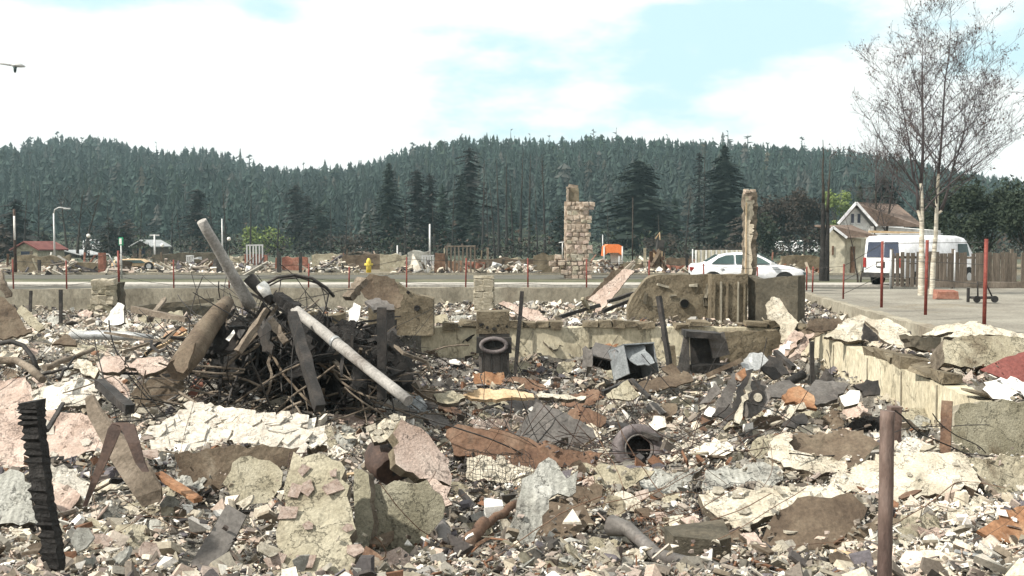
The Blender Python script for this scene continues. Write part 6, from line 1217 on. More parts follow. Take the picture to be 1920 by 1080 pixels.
b = MB(); P = [at(500, 538, 12.9), at(530, 523, 12.9), at(562, 520, 13), at(596, 532, 13), at(616, 552, 13), at(610, 580, 13), at(596, 606, 12.9)]; b.tube(P, .012, n=5); b.build('cable_strand', m_dark, hp)
bar('charred_beam', 'thick dark timber leaning down under the silver pole', 'beam', (548, 590), (600, 766), 12.0, 11.0, .11, m_dark, h=.13, rough=.01)
bar('charred_beam', 'brown capped beam end at the top of the silver pole', 'beam', (520, 556), (556, 582), 12.7, 12.5, .14, m_char, rough=.015)
bar('charred_beam', 'pale splintered beam slanting left down from the insulator', 'beam', (500, 580), (446, 660), 12.4, 12.0, .07, m_wood, rough=.01)
bar('charred_beam', 'brown beam propped towards the yellow hydrant', 'beam', (652, 560), (682, 524), 15.0, 15.2, .22, m_wood, h=.10, rough=.02)
slab('curved_sheet', 'brown green roofing sheet draped right of the brown beam', 'sheet', [(676, 524), (700, 514), (740, 522), (756, 560), (752, 576), (712, 574), (682, 556)], m_brown, el=20, Y=16.0, th=.03, bend=.1, seed=160)
slab('flat_cap', 'grey flat cap board over the two black posts', 'board', [(684, 566), (704, 558), (738, 570), (740, 580), (700, 582)], m_steel, el=60, Y=13.8, th=.05, seed=161)
slab('plaster_piece', 'white ragged piece hanging above the black posts', 'plaster', [(654, 582), (664, 566), (674, 574), (672, 598), (662, 608)], m_chalk, el=25, Y=13.6, th=.03, jag=.03, seed=162)
b = MB(); c_ = at(715, 640, 14.9); b.box((c_.x - .1, 15.3, -.05), (.5, .4, 1.35), jit=.09); tag(b.build('burnt_cabinet', m_char), 'tall black burnt cabinet behind the two black posts', 'cabinet')
slab('charred_sheet', 'wide black sheet closing the shade under the beam heap', 'sheet', [(396, 745), (410, 640), (450, 590), (520, 580), (590, 600), (660, 610), (700, 640), (704, 740), (600, 760)], m_char, el=8, Y=14.2, th=.06, bend=.25, jag=.06, seed=163, anchor=(550, 740))  # black sheet added to paint the deep shade beneath the heap
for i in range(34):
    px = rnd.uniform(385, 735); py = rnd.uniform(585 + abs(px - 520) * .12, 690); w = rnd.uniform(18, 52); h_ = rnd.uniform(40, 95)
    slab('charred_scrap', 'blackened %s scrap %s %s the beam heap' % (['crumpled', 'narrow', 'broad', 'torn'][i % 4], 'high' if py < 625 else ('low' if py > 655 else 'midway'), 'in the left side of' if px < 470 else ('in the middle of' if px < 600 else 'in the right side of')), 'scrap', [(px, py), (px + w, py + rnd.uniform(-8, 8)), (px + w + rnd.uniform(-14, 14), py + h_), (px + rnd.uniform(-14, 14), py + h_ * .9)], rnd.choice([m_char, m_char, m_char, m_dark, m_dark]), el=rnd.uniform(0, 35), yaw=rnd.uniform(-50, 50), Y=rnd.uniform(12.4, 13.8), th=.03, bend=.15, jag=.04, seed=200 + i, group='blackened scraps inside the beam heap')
HG = 'charred beams tangled in the heap'
for i in range(150):
    a0 = rnd.uniform(0, 6.28); cx_ = -3.3 + rnd.gauss(0, .55); cy_ = 13.3 + rnd.gauss(0, .5)
    if i < 30:
        topp = Vector((-3.45 + rnd.gauss(0, .25), 13.2 + rnd.gauss(0, .25), rnd.uniform(.55, 1.25))); bot = Vector((-3.3 + 1.5 * math.cos(a0), 13.2 + 1.1 * math.sin(a0), -.35))
        k = rnd.uniform(.55, 1.0); bot = topp.lerp(bot, k)
    else: topp = Vector((rnd.uniform(-4.9, -1.4), rnd.uniform(12.4, 14.6), rnd.uniform(-.1, .8))); bot = topp + Vector((rnd.uniform(-1, 1), rnd.uniform(-.5, .5), rnd.uniform(-.7, .3)))
    b = MB(); w = rnd.choice([.018, .025, .03, .04, .05, .07]); md = topp.lerp(bot, .5) + Vector((rnd.gauss(0, .09), rnd.gauss(0, .09), rnd.gauss(0, .07))); b.tube([topp, topp.lerp(md, .5) + Vector((rnd.gauss(0, .03), 0, rnd.gauss(0, .03))), md, md.lerp(bot, .5) + Vector((rnd.gauss(0, .03), 0, rnd.gauss(0, .03))), bot], [w * .4, w * .55, w * .5, w * .6, w * .35], n=4, smooth=False, jit=.2)
    mt_ = rnd.choice([m_char, m_char, m_char, m_dark, m_dark, m_dark, m_brown, m_wood]); mx_ = proj((topp + bot) / 2)
    tag(b.build('charred_beam', mt_), '%s %s %s in the %s of the beam heap' % ('thin' if w < .05 else 'thick', {'charred wood': 'charred', 'blackened metal': 'black', 'scorched board': 'scorched brown', 'weathered wood': 'grey brown'}[mt_.name], 'beam leaning left' if topp.x > bot.x else 'beam leaning right', ('upper ' if mx_[1] < 640 else 'lower ') + ('left' if mx_[0] < 470 else 'middle' if mx_[0] < 580 else 'right')), 'beam', HG)
def wires(name, label, n, box, ln, r=.006, mat=None, sag=.4):
    b = MB()
    for i in range(n):
        p = Vector((rnd.uniform(*box[0]), rnd.uniform(*box[1]), 0)); p.z = T(p.x, p.y) + rnd.uniform(.02, box[2]); d = Vector((rnd.uniform(-1, 1), rnd.uniform(-.6, .6), rnd.uniform(-.5, .5))).normalized(); P = [p.copy()]
        cv = Vector((rnd.uniform(-1, 1), rnd.uniform(-1, 1), rnd.uniform(-1, 1))) * sag
        for k in range(9): d = (d + cv * .25 + Vector((rnd.uniform(-1, 1), rnd.uniform(-1, 1), rnd.uniform(-1, 1))) * .12).normalized(); p = p + d * ln / 9; p.z = max(p.z, T(p.x, p.y)); P.append(p.copy())
        b.tube(P, r * rnd.uniform(.5, 1.3), n=4, cap=False)
    return tag(b.build(name, mat or m_dark), label, 'wire', kind='stuff')
wires('tangled_wire', 'tangle of thin dark wires through the beam heap', 230, ((-4.6, -1.9), (12.6, 15.0), .8), 1.2, r=.007)
wires('bent_strips', 'grey brown bent strips and roots woven through the beam heap', 90, ((-5.2, -1.5), (12.2, 14.6), .8), 1.1, r=.016, mat=m_wood)
wires('loose_wire', 'loose bent wires spread over the left rubble', 60, ((-8, -2), (9, 18), .25), 1.4, r=.008)
wires('loose_wire', 'loose bent wires spread over the pit rubble', 70, ((-1.5, 5), (9, 17), .2), 1.2, r=.007)
wires('loose_wire', 'fine rusty wires over the front rubble', 90, ((-3.5, 4.2), (5.2, 9), .14), .8, r=.003, mat=m_rust)
b = MB(); P = [at(0, 644, 14), at(20, 640, 14), at(44, 648, 14), at(60, 668, 13.9), at(70, 692, 13.8)]; b.tube(P, .035, n=8); tag(b.build('curved_bar', m_dark), 'dark curved bar arching at the left edge', 'bar')
b = MB(); P = [at(-10, 676, 12.5), at(30, 676, 12.5), at(56, 690, 12.3), at(80, 712, 12)]; b.tube(P, .05, n=8, jit=.05); tag(b.build('curved_branch', m_wood), 'brown bent branch below the curved bar', 'branch')
wires('scorched_brush', 'brown scorched brush and wire around the tyre and grey slab', 150, ((-1.2, 2.8), (9.2, 13.2), .18), .7, r=.005, mat=m_dkrust)
for i, (p0, p1, Y0, Y1, w, mt, lab) in enumerate([((85, 690), (176, 655), 13, 14, .09, m_wood, 'grey branch lying left of the pink brown slabs'), ((78, 702), (150, 686), 12.6, 12.8, .05, m_dark, 'dark stick below the grey branch'), ((110, 712), (140, 670), 12.2, 12.6, .04, m_dark, 'short dark stick crossing the grey branch'), ((250, 580), (350, 600), 18, 17, .12, m_wood, 'long brown beam behind the log'), ((280, 600), (310, 560), 18, 19, .1, m_wood, 'short brown beam leaning behind the log'), ((256, 580), (400, 562), 22, 22, .14, m_shadecon, 'pale flat beam near the back wall at the left'), ((230, 660), (290, 640), 15, 15.4, .05, m_wood, 'thin stick left of the orange tan sheet'), ((272, 664), (350, 624), 13.5, 13.9, .05, m_palewood, 'thin pale stick against the log')]):
    bar('fallen_branch', lab, 'branch', p0, p1, Y0, Y1, w, mt, rough=.012, round_=(i < 3), taper=.6)
# wire netting with stucco lumps at the front right
def netting(name, label, poly4, nu, nv, r, mat, sag=.08, Ys=None):
    b = MB(); A4 = [at(p[0], p[1], p[2]) for p in poly4]
    g = [[(A4[0].lerp(A4[1], i / nu)).lerp(A4[3].lerp(A4[2], i / nu), j / nv) + Vector((rnd.uniform(-.012, .012), 0, sag * noise.noise((i * .3, j * .3, 5)) + rnd.uniform(-.008, .008))) for i in range(nu + 1)] for j in range(nv + 1)]
    for j in range(nv + 1): b.tube(g[j], r, n=3, cap=False)
    for i in range(nu + 1): b.tube([g[j][i] for j in range(nv + 1)], r, n=3, cap=False)
    return tag(b.build(name, mat), label, 'netting')
netting('wire_netting', 'rusty stucco netting draped over the front middle rubble', [(1186, 950, 7.2), (1420, 960, 7.4), (1470, 1030, 6.3), (1230, 1030, 6.2)], 30, 12, .0028, m_rust)
netting('wire_netting', 'rusty netting hanging over the long brown panel', [(1120, 850, 8.9), (1200, 900, 8.6), (1180, 980, 7.2), (1080, 960, 7.2)], 14, 14, .0028, m_rust)
netting('wire_netting', 'rusty lath netting along the left edge of the tall tan panel', [(545, 850, 7.1), (572, 850, 7.1), (545, 1085, 5.7), (505, 1085, 5.7)], 5, 34, .004, m_dkrust, sag=.02)
netting('wire_netting', 'thin netting standing over the pale yellow slab', [(872, 846, 8.1), (1000, 850, 8.1), (1000, 920, 7.9), (872, 916, 7.9)], 18, 8, .0025, m_dark)
netting('wire_netting', 'thin netting over the light cream slab at the right', [(1290, 905, 7.7), (1480, 905, 7.9), (1470, 975, 7.1), (1290, 970, 7.0)], 24, 8, .0025, m_dark)
for i in range(8):
    px = 1190 + i * 28; slab('lath_strip', '%s broken lath strip of the band over the dark rock, %s from the left' % (['brown', 'pinkish'][i % 2], ['first', 'second', 'third', 'fourth', 'fifth', 'sixth', 'seventh', 'eighth'][i]), 'strip', [(px, 955 + i * 7), (px + 26, 952 + i * 7), (px + 44, 966 + i * 8), (px + 20, 972 + i * 8)], m_pink if i % 2 else m_brown, el=52, Y=7.0 - i * .06, lift=.14, th=.04, bend=.06, jag=.03, seed=300 + i, group='lath strips of the band over the dark rock')
LMK0 = [(75, 900, 'charred post'), (110, 820, 'big creamy pink slab'), (235, 850, 'bent iron strip'), (450, 800, 'flaky white slab'), (475, 895, 'tan rounded slab'), (600, 980, 'tall tan panel'), (400, 1020, 'dark steel plate'), (720, 860, 'rusty bucket'), (750, 960, 'shaded olive panel'), (1010, 950, 'jagged grey board'), (870, 1020, 'thick rusty pipe'), (1000, 850, 'long rusty sheet'), (1050, 800, 'dark grey slab'), (1196, 840, 'tyre'), (1312, 1030, 'dark rock'), (1250, 1050, 'bent grey pipe'), (1400, 890, 'long broken grey slab'), (1540, 845, 'shell shaped slab'), (1530, 980, 'big brown tan slab'), (1660, 900, 'pipe post'), (1760, 900, 'wide pale slab'), (1880, 985, 'orange sheet'), (1870, 800, 'grey green slab'), (1500, 745, 'orange brown lump'), (1370, 740, 'slanted metal channels'), (925, 680, 'washer'), (1190, 675, 'appliance shells'), (740, 765, 'blue grey sheet'), (530, 660, 'beam heap'), (380, 640, 'thick log'), (210, 700, 'pink brown slabs'), (210, 630, 'silver gutter'), (1310, 670, 'oven frame'), (40, 680, 'curved bar'), (270, 740, 'dark brown sheet')]
for poly, y_ in [([(1125, 970), (1200, 980), (1400, 1055), (1400, 1085), (1180, 1085)], 5.9), ([(1255, 985), (1370, 985), (1380, 1075), (1250, 1075)], 5.9), ([(835, 1070), (900, 975), (975, 935), (985, 960), (860, 1080)], 6.2), ([(800, 965), (845, 975), (845, 1055), (810, 1060)], 6.0), ([(380, 930), (470, 950), (400, 1085), (320, 1085)], 5.6), ([(1150, 790), (1245, 790), (1245, 872), (1150, 872)], 10.4)]: SLABS.append((poly, y_, 'blackened metal', []))
# many torn plaster sheets, each placed singly on the rubble
TS = 'torn plaster and metal sheets lying in the rubble'
SPOT = [(30, 1010), (120, 1040), (180, 990), (250, 1000), (300, 1030), (330, 970), (270, 950), (210, 960), (360, 905), (620, 845), (650, 820), (610, 905), (870, 930), (900, 1000), (1120, 1020), (1060, 1060), (1150, 950), (1100, 880), (1240, 930), (1270, 980), (1190, 1040), (1450, 1050), (1560, 1055), (1610, 1040), (1730, 980), (1780, 1010), (1820, 950), (1740, 1040), (1860, 1050), (1700, 1000), (1340, 850), (1290, 840), (1380, 800), (1250, 770), (1130, 790), (900, 780), (840, 770), (940, 760), (1090, 780), (1560, 790), (1600, 770), (1700, 820), (1730, 790), (60, 660), (120, 700), (300, 700), (150, 660), (330, 625), (280, 650), (20, 700), (100, 730), (1000, 700), (1060, 690), (1040, 720), (850, 700), (800, 690), (820, 720), (1150, 700), (1420, 780), (1440, 790), (1530, 780), (1380, 660), (1450, 640), (100, 600), (160, 590), (280, 600), (330, 590), (40, 640), (1050, 585), (1080, 580), (1000, 590), (860, 596), (760, 780), (820, 790), (700, 980), (1640, 640), (1760, 680), (1730, 690)]
CT = {'cream stucco': 'cream', 'white stucco': 'white', 'tan plaster': 'tan', 'grey board': 'grey', 'pink stucco': 'pinkish', 'scorched board': 'brown', 'scorched sheet steel': 'dark grey', 'rusted steel': 'rusty', 'blackened metal': 'black'}
NEARL = [(110, 950, 'charred post'), (300, 1000, 'dark steel plate'), (360, 905, 'tan rounded slab'), (620, 850, 'tall tan panel'), (880, 950, 'thick rusty pipe'), (1130, 900, 'jagged grey board'), (1240, 950, 'dark rock'), (1500, 1050, 'big brown tan slab'), (1760, 1000, 'pipe post'), (1860, 1000, 'orange sheet'), (1330, 830, 'tyre'), (900, 770, 'pale orange plank'), (1600, 790, 'right basement wall'), (60, 680, 'curved bar'), (300, 650, 'thick log'), (1040, 700, 'washer'), (1430, 780, 'slanted channels'), (1420, 650, 'oven frame'), (200, 595, 'silver gutter'), (1050, 585, 'stone pillar'), (780, 780, 'blue grey sheet'), (700, 980, 'olive panel'), (1700, 660, 'right wall slabs')]
for i, (cx0, cy0) in enumerate(SPOT + [(x + rnd.uniform(-46, 46), y + rnd.uniform(-22, 22)) for (x, y) in SPOT[:45]]):
    far_ = cy0 < 740; rw_ = rnd.uniform(16, 34) * (.7 if far_ else 1.15); rh_ = rw_ * rnd.uniform(.28, .6); g = rnd.randint(5, 8); rot_ = rnd.uniform(-.5, .5)
    poly = [(cx0 + math.cos(rot_) * math.cos(k * 6.283 / g) * rw_ * rnd.uniform(.6, 1.25) - math.sin(rot_) * math.sin(k * 6.283 / g) * rh_, cy0 + math.sin(rot_) * math.cos(k * 6.283 / g) * rw_ * .6 + math.sin(k * 6.283 / g) * rh_ * rnd.uniform(.6, 1.3)) for k in range(g)]
    mt_ = rnd.choice([m_cream, m_cream, m_white, m_pink, m_tan, m_brown, m_grey, m_tan] if not (740 < cx0 < 1500 and 600 < cy0 < 800) else [m_steel, m_dark, m_brown, m_tan, m_rust, m_steel])
    nl_ = min(NEARL, key=lambda q_: (q_[0] - cx0) ** 2 + (q_[1] - cy0) ** 2)
    slab('torn_sheet', '%s %s torn sheet %s the %s' % (CT[mt_.name], 'wide' if rw_ > (22 if far_ else 32) else 'little', ('left of' if cx0 < nl_[0] else 'right of') if abs(cx0 - nl_[0]) > abs(cy0 - nl_[1]) else ('in front of' if cy0 > nl_[1] else 'beyond'), nl_[2]), 'sheet', poly, mt_, el=rnd.uniform(28, 62), yaw=rnd.uniform(-30, 30), th=rnd.choice([.02, .035, .06]), bend=.10, jag=.025, res=.09, seed=400 + i, group=TS, lift=rnd.uniform(0, .12))
def free(px, py):
    for poly, ys_, mn_, ring_ in SLABS:
        c = False
        for i in range(len(poly)):
            (ax, ay), (b_x, b_y) = poly[i], poly[i - 1]
            if (ay > py) != (b_y > py) and px < (b_x - ax) * (py - ay) / (b_y - ay) + ax: c = not c
        if c: return False
    return True
for i in range(330):
    cx0, cy0 = rnd.uniform(-10, 1930), rnd.uniform(745, 1000) if i % 4 else rnd.uniform(620, 760)
    if cx0 > 1500 and cy0 < 830: continue
    if cy0 < 760 and 380 < cx0 < 800: continue
    rw_ = rnd.uniform(28, 92) * (.4 + .6 * (cy0 - 600) / 400); rh_ = rw_ * rnd.uniform(.22, .5)
    if not (free(cx0, cy0) and free(cx0 - rw_ * .6, cy0) and free(cx0 + rw_ * .6, cy0) and free(cx0, cy0 - rh_ * .8)): continue
    if (cx0 < 420 or cx0 > 1660) and cy0 > 930 and rnd.random() < .6: continue
    g = rnd.randint(5, 9); rot_ = rnd.uniform(-.6, .6); poly = []
    for k in range(g): a = k * 6.283 / g; x, y = math.cos(a) * rw_ * rnd.uniform(.6, 1.2), math.sin(a) * rh_ * rnd.uniform(.6, 1.2); poly.append((cx0 + x * math.cos(rot_) - y * math.sin(rot_) * .8, cy0 + x * math.sin(rot_) * .6 + y * math.cos(rot_)))
    mt_ = rnd.choice([m_tan, m_brown, m_grey, m_cream, m_cream, m_pink, m_grey, m_white, m_steel] if not (740 < cx0 < 1500 and cy0 < 800) else [m_steel, m_dark, m_brown, m_tan, m_rust, m_char])
    nl_ = min(LMK0, key=lambda q_: (q_[0] - cx0) ** 2 + (q_[1] - cy0) ** 2)
    slab('torn_sheet', '%s %s sheet %s the %s' % (CT.get(mt_.name, 'olive' if 'olive' in mt_.name else 'charred'), 'big broken' if rw_ > 42 else ('broken' if rw_ > 30 else 'small broken'), ('left of' if cx0 < nl_[0] else 'right of') if abs(cx0 - nl_[0]) > abs(cy0 - nl_[1]) else ('in front of' if cy0 > nl_[1] else 'beyond'), nl_[2]), 'sheet', poly, mt_, el=rnd.uniform(18, 58), yaw=rnd.uniform(-40, 40), th=rnd.choice([.012, .02, .035]), bend=.12, jag=.03, res=.09, seed=700 + i, group=TS, lift=rnd.uniform(0, .14))
for i in range(120):
    cx0, cy0 = rnd.uniform(0, 1900), rnd.uniform(700, 1070) if i % 3 else rnd.uniform(630, 760)
    if cx0 > 1500 and cy0 < 780: continue
    if rnd.random() < .75 and not free(cx0, cy0): continue
    p = hit(cx0, cy0); a = rnd.uniform(0, 6.28); l_ = rnd.uniform(.25, .8) * (.7 + p.y * .04); d = Vector((math.cos(a), math.sin(a) * .8, rnd.uniform(-.1, .5))).normalized(); w = rnd.uniform(.018, .06); mt_ = rnd.choice([m_wood, m_dark, m_char, m_brown, m_palewood, m_rust, m_dkrust, m_galv])
    nl_ = min(LMK0, key=lambda q_: (q_[0] - cx0) ** 2 + (q_[1] - cy0) ** 2); nm_ = {'weathered wood': 'grey brown', 'blackened metal': 'black', 'charred wood': 'charred', 'scorched board': 'brown', 'pale scorched plank': 'pale', 'rusted steel': 'rusty', 'dark rusted iron': 'dark rusty', 'galvanised metal': 'silver'}[mt_.name]
    b = MB(); q0 = p + Vector((0, 0, .05)); b.beam(q0 - d * l_ * .4, q0 + d * l_ * .6, w, w * rnd.uniform(.25, .9), roll=rnd.uniform(0, 3), segs=5, rough=.006, taper=rnd.uniform(.5, 1))
    tag(b.build('broken_lath', mt_), '%s %s lath lying %s the %s' % (nm_, 'thin' if w < .035 else 'broad', ('left of' if cx0 < nl_[0] else 'right of') if abs(cx0 - nl_[0]) > abs(cy0 - nl_[1]) else ('in front of' if cy0 > nl_[1] else 'behind'), nl_[2]), 'lath', 'broken laths and bars scattered in the rubble')
# individually built middling chunks
LMK = LMK0
CN = {'cream stucco': 'cream', 'white stucco': 'white', 'tan plaster': 'tan', 'grey board': 'grey', 'pink stucco': 'pinkish', 'scorched board': 'brown', 'scorched sheet steel': 'dark grey', 'rusted steel': 'rusty'}
CH = 'plaster and masonry chunks strewn over the rubble'
mats = [m_cream, m_white, m_tan, m_grey, m_pink, m_brown, m_cream, m_brown, m_steel, m_rust]
KM = {}
for i in range(380):
    Y = 4.9 + 13 * rnd.random() ** 1.35; X_ = Y * rnd.uniform(-.56, .54)
    if X_ > yard_x(Y) - .5: continue
    fx_, fy_, _ = proj((X_, Y, T(X_, Y)))
    if rnd.random() < .85 and not free(fx_, fy_): continue
    m_ = rnd.choice(mats); k = (rnd.randrange(5), m_.name)
    if k not in KM:
        q = random.Random(k[0] * 31 + 5); vs = [(q.uniform(.35, .6) * math.cos(a * 6.283 / 7 + q.uniform(-.3, .3)), q.uniform(.25, .5) * math.sin(a * 6.283 / 7 + q.uniform(-.3, .3)), 0) for a in range(7)]; mb = MB(); mb.prism(vs, (0.02, .03, .14))
        me = bpy.data.meshes.new('rubble_chunk'); me.from_pydata([(v.x, v.y, v.z + .05 * noise.noise(v * 3)) for v in mb.v], [], mb.f); me.materials.append(m_); me.polygons.foreach_set('use_smooth', [False] * len(mb.f)); KM[k] = me
    o = bpy.data.objects.new('rubble_chunk', KM[k]); COL.objects.link(o); s = rnd.uniform(.08, .22) * (.7 + Y * .035); o.scale = (s, s, s * rnd.uniform(.3, 1.0))
    o.location = (X_, Y, T(X_, Y) + rnd.uniform(.05, .16)); o.rotation_euler = (rnd.gauss(0, .5), rnd.gauss(0, .5), rnd.uniform(0, 6.28)); 
    bx_, by_, _ = proj(o.location); nb_ = min(LMK, key=lambda q_: (q_[0] - bx_) ** 2 + 2 * (q_[1] - by_) ** 2); dx_, dy_ = bx_ - nb_[0], by_ - nb_[1]
    rel_ = ('left of' if dx_ < 0 else 'right of') if abs(dx_) > abs(dy_) else ('in front of' if dy_ > 0 else 'behind')
    tag(o, '%s %s chunk lying %s the %s' % ('small' if s < .2 else 'larger', CN[m_.name], rel_, nb_[2]), 'chunk', CH)
# ------------------------------------------------------------------ rubble (uncounted small pieces)
def shard(seed, flat):
    q = random.Random(seed); bm = bmesh.new()
    for i in range(9):
        d = Vector((q.gauss(0, 1), q.gauss(0, 1), q.gauss(0, 1))).normalized() * .5; bm.verts.new((d.x * q.uniform(.8, 1.2), d.y * q.uniform(.5, 1.0), d.z * flat))
    r = bmesh.ops.convex_hull(bm, input=bm.verts); bmesh.ops.delete(bm, geom=[g for g in r['geom_interior'] if isinstance(g, bmesh.types.BMVert)], context='VERTS'); bmesh.ops.triangulate(bm, faces=bm.faces)
    bm.verts.ensure_lookup_table(); v = np.array([x.co[:] for x in bm.verts]); f = np.array([[a.index for a in fc.verts] for fc in bm.faces]); bm.free(); return v, f
def plate(seed):
    q = random.Random(seed); g = q.randint(3, 5); th = q.choice([.06, .10, .15, .24]); a0 = q.uniform(0, 6)
    ring = [(math.cos(a0 + k * 6.283 / g + q.uniform(-.35, .35)) * q.uniform(.38, .6), math.sin(a0 + k * 6.283 / g) * q.uniform(.26, .5)) for k in range(g)]
    sh = (q.uniform(-.1, .1), q.uniform(-.1, .1)); v = [(x, y, -th / 2 + q.uniform(-.02, .02)) for x, y in ring] + [(x * .93 + sh[0], y * .93 + sh[1], th / 2 + q.uniform(-.04, .04)) for x, y in ring]
    f = [(0, k + 1, k) for k in range(1, g - 1)] + [(g, g + k, g + k + 1) for k in range(1, g - 1)]
    for k in range(g): k2 = (k + 1) % g; f += [(k, k2, g + k2), (k, g + k2, g + k)]
    return np.array(v), np.array(f)
SH = [shard(i, rnd.choice([.16, .22, .35, .6])) for i in range(1)] + [plate(90 + i) for i in range(26)]
STICK = [(np.array([(x * .5, y * .045, z * .03) for x in (-1, 1) for y in (-1, 1) for z in (-1, 1)]), np.array([(0, 1, 3), (0, 3, 2), (4, 6, 7), (4, 7, 5), (0, 4, 5), (0, 5, 1), (2, 3, 7), (2, 7, 6), (0, 2, 6), (0, 6, 4), (1, 5, 7), (1, 7, 3)]))]
LIGHT = [(  .68, .67, .62), (.66, .61, .52), (.58, .52, .42), (.74, .71, .66), (.52, .46, .36), (.60, .52, .44), (.50, .40, .33)]
MID = [(.36, .33, .27), (.30, .28, .24), (.36, .30, .26), (.27, .26, .24), (.31, .28, .22), (.22, .19, .16), (.26, .22, .17)]
DARKC = [(.05, .045, .04), (.09, .08, .075), (.14, .12, .10), (.06, .055, .055), (.17, .14, .125), (.19, .10, .06), (.12, .11, .12)]
def make_rubble(name, label, pts, mat=m_rubble):
    """pts: (x, y, z, size, tone, sticky)"""
    VV = []; FF = []; CC = []; off = 0
    for (x, y, z, s, tone, st) in pts:
        v, f = STICK[0] if st else SH[rnd.randrange(len(SH))]
        a, b_, c_ = rnd.uniform(0, 6.28), rnd.gauss(0, .6), rnd.gauss(0, .6)
        Rm = np.array((Matrix.Rotation(a, 3, 'Z') @ Matrix.Rotation(b_, 3, 'X') @ Matrix.Rotation(c_, 3, 'Y')))
        P = (v * (s * (3.2 if st else 1))) @ Rm.T + (x, y, z); VV.append(P); FF.append(f + off); off += len(P)
        col = rnd.choice((LIGHT, MID, DARKC)[tone]); g = rnd.uniform(.72, 1.08); cc = np.ones((len(P), 4)); cc[:, :3] = np.minimum(.85, np.array(col) * g); CC.append(cc)
    o = np_mesh(name, np.concatenate(VV), np.concatenate(FF), mat, np.concatenate(CC)); return tag(o, label, 'rubble', kind='stuff')
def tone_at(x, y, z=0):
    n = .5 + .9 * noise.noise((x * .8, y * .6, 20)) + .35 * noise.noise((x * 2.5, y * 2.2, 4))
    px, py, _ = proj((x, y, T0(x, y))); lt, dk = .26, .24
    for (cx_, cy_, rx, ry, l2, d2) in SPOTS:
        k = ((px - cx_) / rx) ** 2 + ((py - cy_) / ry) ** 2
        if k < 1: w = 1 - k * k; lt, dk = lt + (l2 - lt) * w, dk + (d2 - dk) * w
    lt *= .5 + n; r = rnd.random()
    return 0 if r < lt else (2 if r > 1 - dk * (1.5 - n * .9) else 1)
SPOTS = [(170, 912, 190, 48, .02, .9), (420, 905, 130, 50, .05, .75), (1010, 860, 180, 55, .05, .6), (1560, 965, 150, 40, .1, .6), (1240, 1000, 130, 50, .15, .6), (700, 1000, 90, 60, .1, .6), (1900, 900, 120, 40, .3, .3), (250, 1030, 330, 110, .66, .12), (1800, 1030, 230, 120, .66, .10), (1330, 800, 210, 70, .65, .15), (160, 655, 260, 60, .72, .08), (1560, 770, 120, 60, .55, .2), (1030, 690, 170, 40, .12, .75), (850, 710, 130, 60, .22, .55), (550, 690, 230, 90, .05, .85), (1050, 760, 200, 40, .40, .30), (1230, 590, 400, 22, .45, .2), (900, 1000, 200, 100, .28, .35), (1150, 860, 160, 110, .12, .45), (620, 780, 160, 50, .45, .3), (1350, 1050, 200, 50, .35, .3)]  # dark spots: dark debris, and painted shade in hollows under slabs
near, far = [], []
MASK = np.full((270, 480), 99.0)
for poly, ys_, mn_, ring_ in SLABS:
    xs_ = [p[0] for p in poly]; yy_ = [p[1] for p in poly]
    for gy in range(max(0, int(min(yy_) / 4)), min(270, int(max(yy_) / 4) + 1)):
        for gx_ in range(max(0, int(min(xs_) / 4)), min(480, int(max(xs_) / 4) + 1)):
            x, y = gx_ * 4 + 2, gy * 4 + 2; c = False
            for i in range(len(poly)):
                (ax, ay), (b_x, b_y) = poly[i], poly[i - 1]
                if (ay > y) != (b_y > y) and x < (b_x - ax) * (y - ay) / (b_y - ay) + ax: c = not c
            if c: MASK[gy, gx_] = min(MASK[gy, gx_], ys_)
def covered(p):
    a, b_, y = proj(p); i, j = int(b_ / 4), int(a / 4)
    return 0 <= i < 270 and 0 <= j < 480 and y > MASK[i, j] - .9 and y < MASK[i, j] + .6
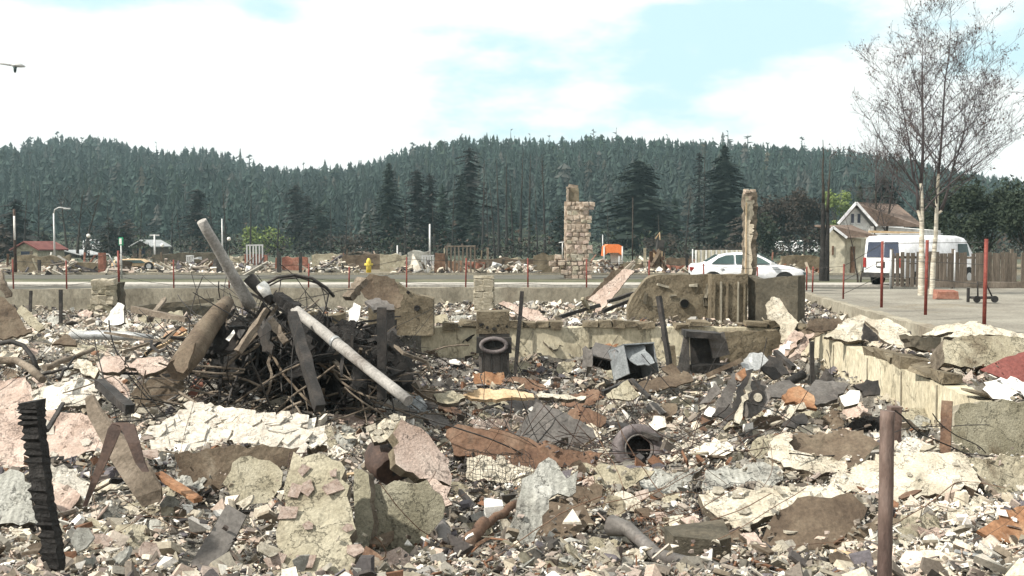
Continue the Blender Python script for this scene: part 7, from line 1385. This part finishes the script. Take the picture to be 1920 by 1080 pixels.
for i in range(105000):
    Y = 4.3 + 26 * rnd.random() ** 1.75; X_ = Y * rnd.uniform(-.60, .60)
    if X_ > yard_x(Y) - .35: continue
    if X_ > 7 and Y < 12 and rnd.random() < .5: continue
    clump = noise.noise((X_ * 1.2, Y * 1.0, 31))
    s = (.010 + .0018 * Y) * (rnd.random() ** -.52) * (1 + .5 * clump); s = min(s, .15 + .006 * Y)
    st = rnd.random() < .05 and s < .06
    if abs(Y - 30.1) < .2: continue
    z = T(X_, Y) + .03 + rnd.random() ** 2 * .09 * (1 + clump) + s * .1
    if covered((X_, Y, z)) and rnd.random() < .93: continue
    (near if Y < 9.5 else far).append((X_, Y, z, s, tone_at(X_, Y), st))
TONE = {'cream stucco': 0, 'white stucco': 0, 'pink stucco': 0, 'tan plaster': 1, 'olive plaster': 1, 'grey board': 1, 'scorched board': 1}
for poly, ys_, mn_, ring_ in SLABS:          # crumbs along every broken edge
    if ys_ > 20: continue
    for p in ring_:
        for _ in range(2):
            x, y = p.x + rnd.gauss(0, .04), p.y + rnd.gauss(0, .05) - .02; z = T(x, y) + .05
            if p.z - z > .25: continue
            near.append((x, y, max(z, p.z - .02) + rnd.uniform(-.02, .03), rnd.uniform(.02, .075), TONE.get(mn_, 2), False))
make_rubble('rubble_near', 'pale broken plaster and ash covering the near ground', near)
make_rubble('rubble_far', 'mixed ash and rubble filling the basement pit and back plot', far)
lots = []
for i in range(9000):
    Y = rnd.uniform(55.6, 84); px = rnd.uniform(-60, 1560); 
    n = noise.noise((px * .012, Y * .05, 3)); 
    if n < -.25: continue
    pile = max(0, n + .25); X_ = GX(px, Y); s = rnd.uniform(.16, .6); z = rnd.random() ** 1.5 * 1.0 * pile
    r = rnd.random(); lots.append((X_, Y, z, s, 0 if r < .38 else (1 if r < .72 else 2), rnd.random() < .12))
make_rubble('distant_rubble', 'strewn rubble of the burnt lots beyond the road', lots)
# ------------------------------------------------------------------ air
hz = MB(); hz.box((0, 372, 50), (2300, 800, 106)); h_ = hz.build('haze', m_ash, loc=(0, 372, -3)); h_.data.materials.clear()
m = bpy.data.materials.new('haze'); m.use_nodes = True; t = m.node_tree; t.nodes.clear(); oo = t.nodes.new('ShaderNodeOutputMaterial'); pv = t.nodes.new('ShaderNodeVolumePrincipled')
pv.inputs['Color'].default_value = (.66, .93, 1.0, 1); pv.inputs['Density'].default_value =   .00034; pv.inputs['Anisotropy'].default_value = .2; t.links.new(pv.outputs[0], oo.inputs['Volume']); h_.data.materials.append(m); h_['kind'] = 'stuff'
sc.cycles.volume_bounces = 0; sc.cycles.max_bounces = 6
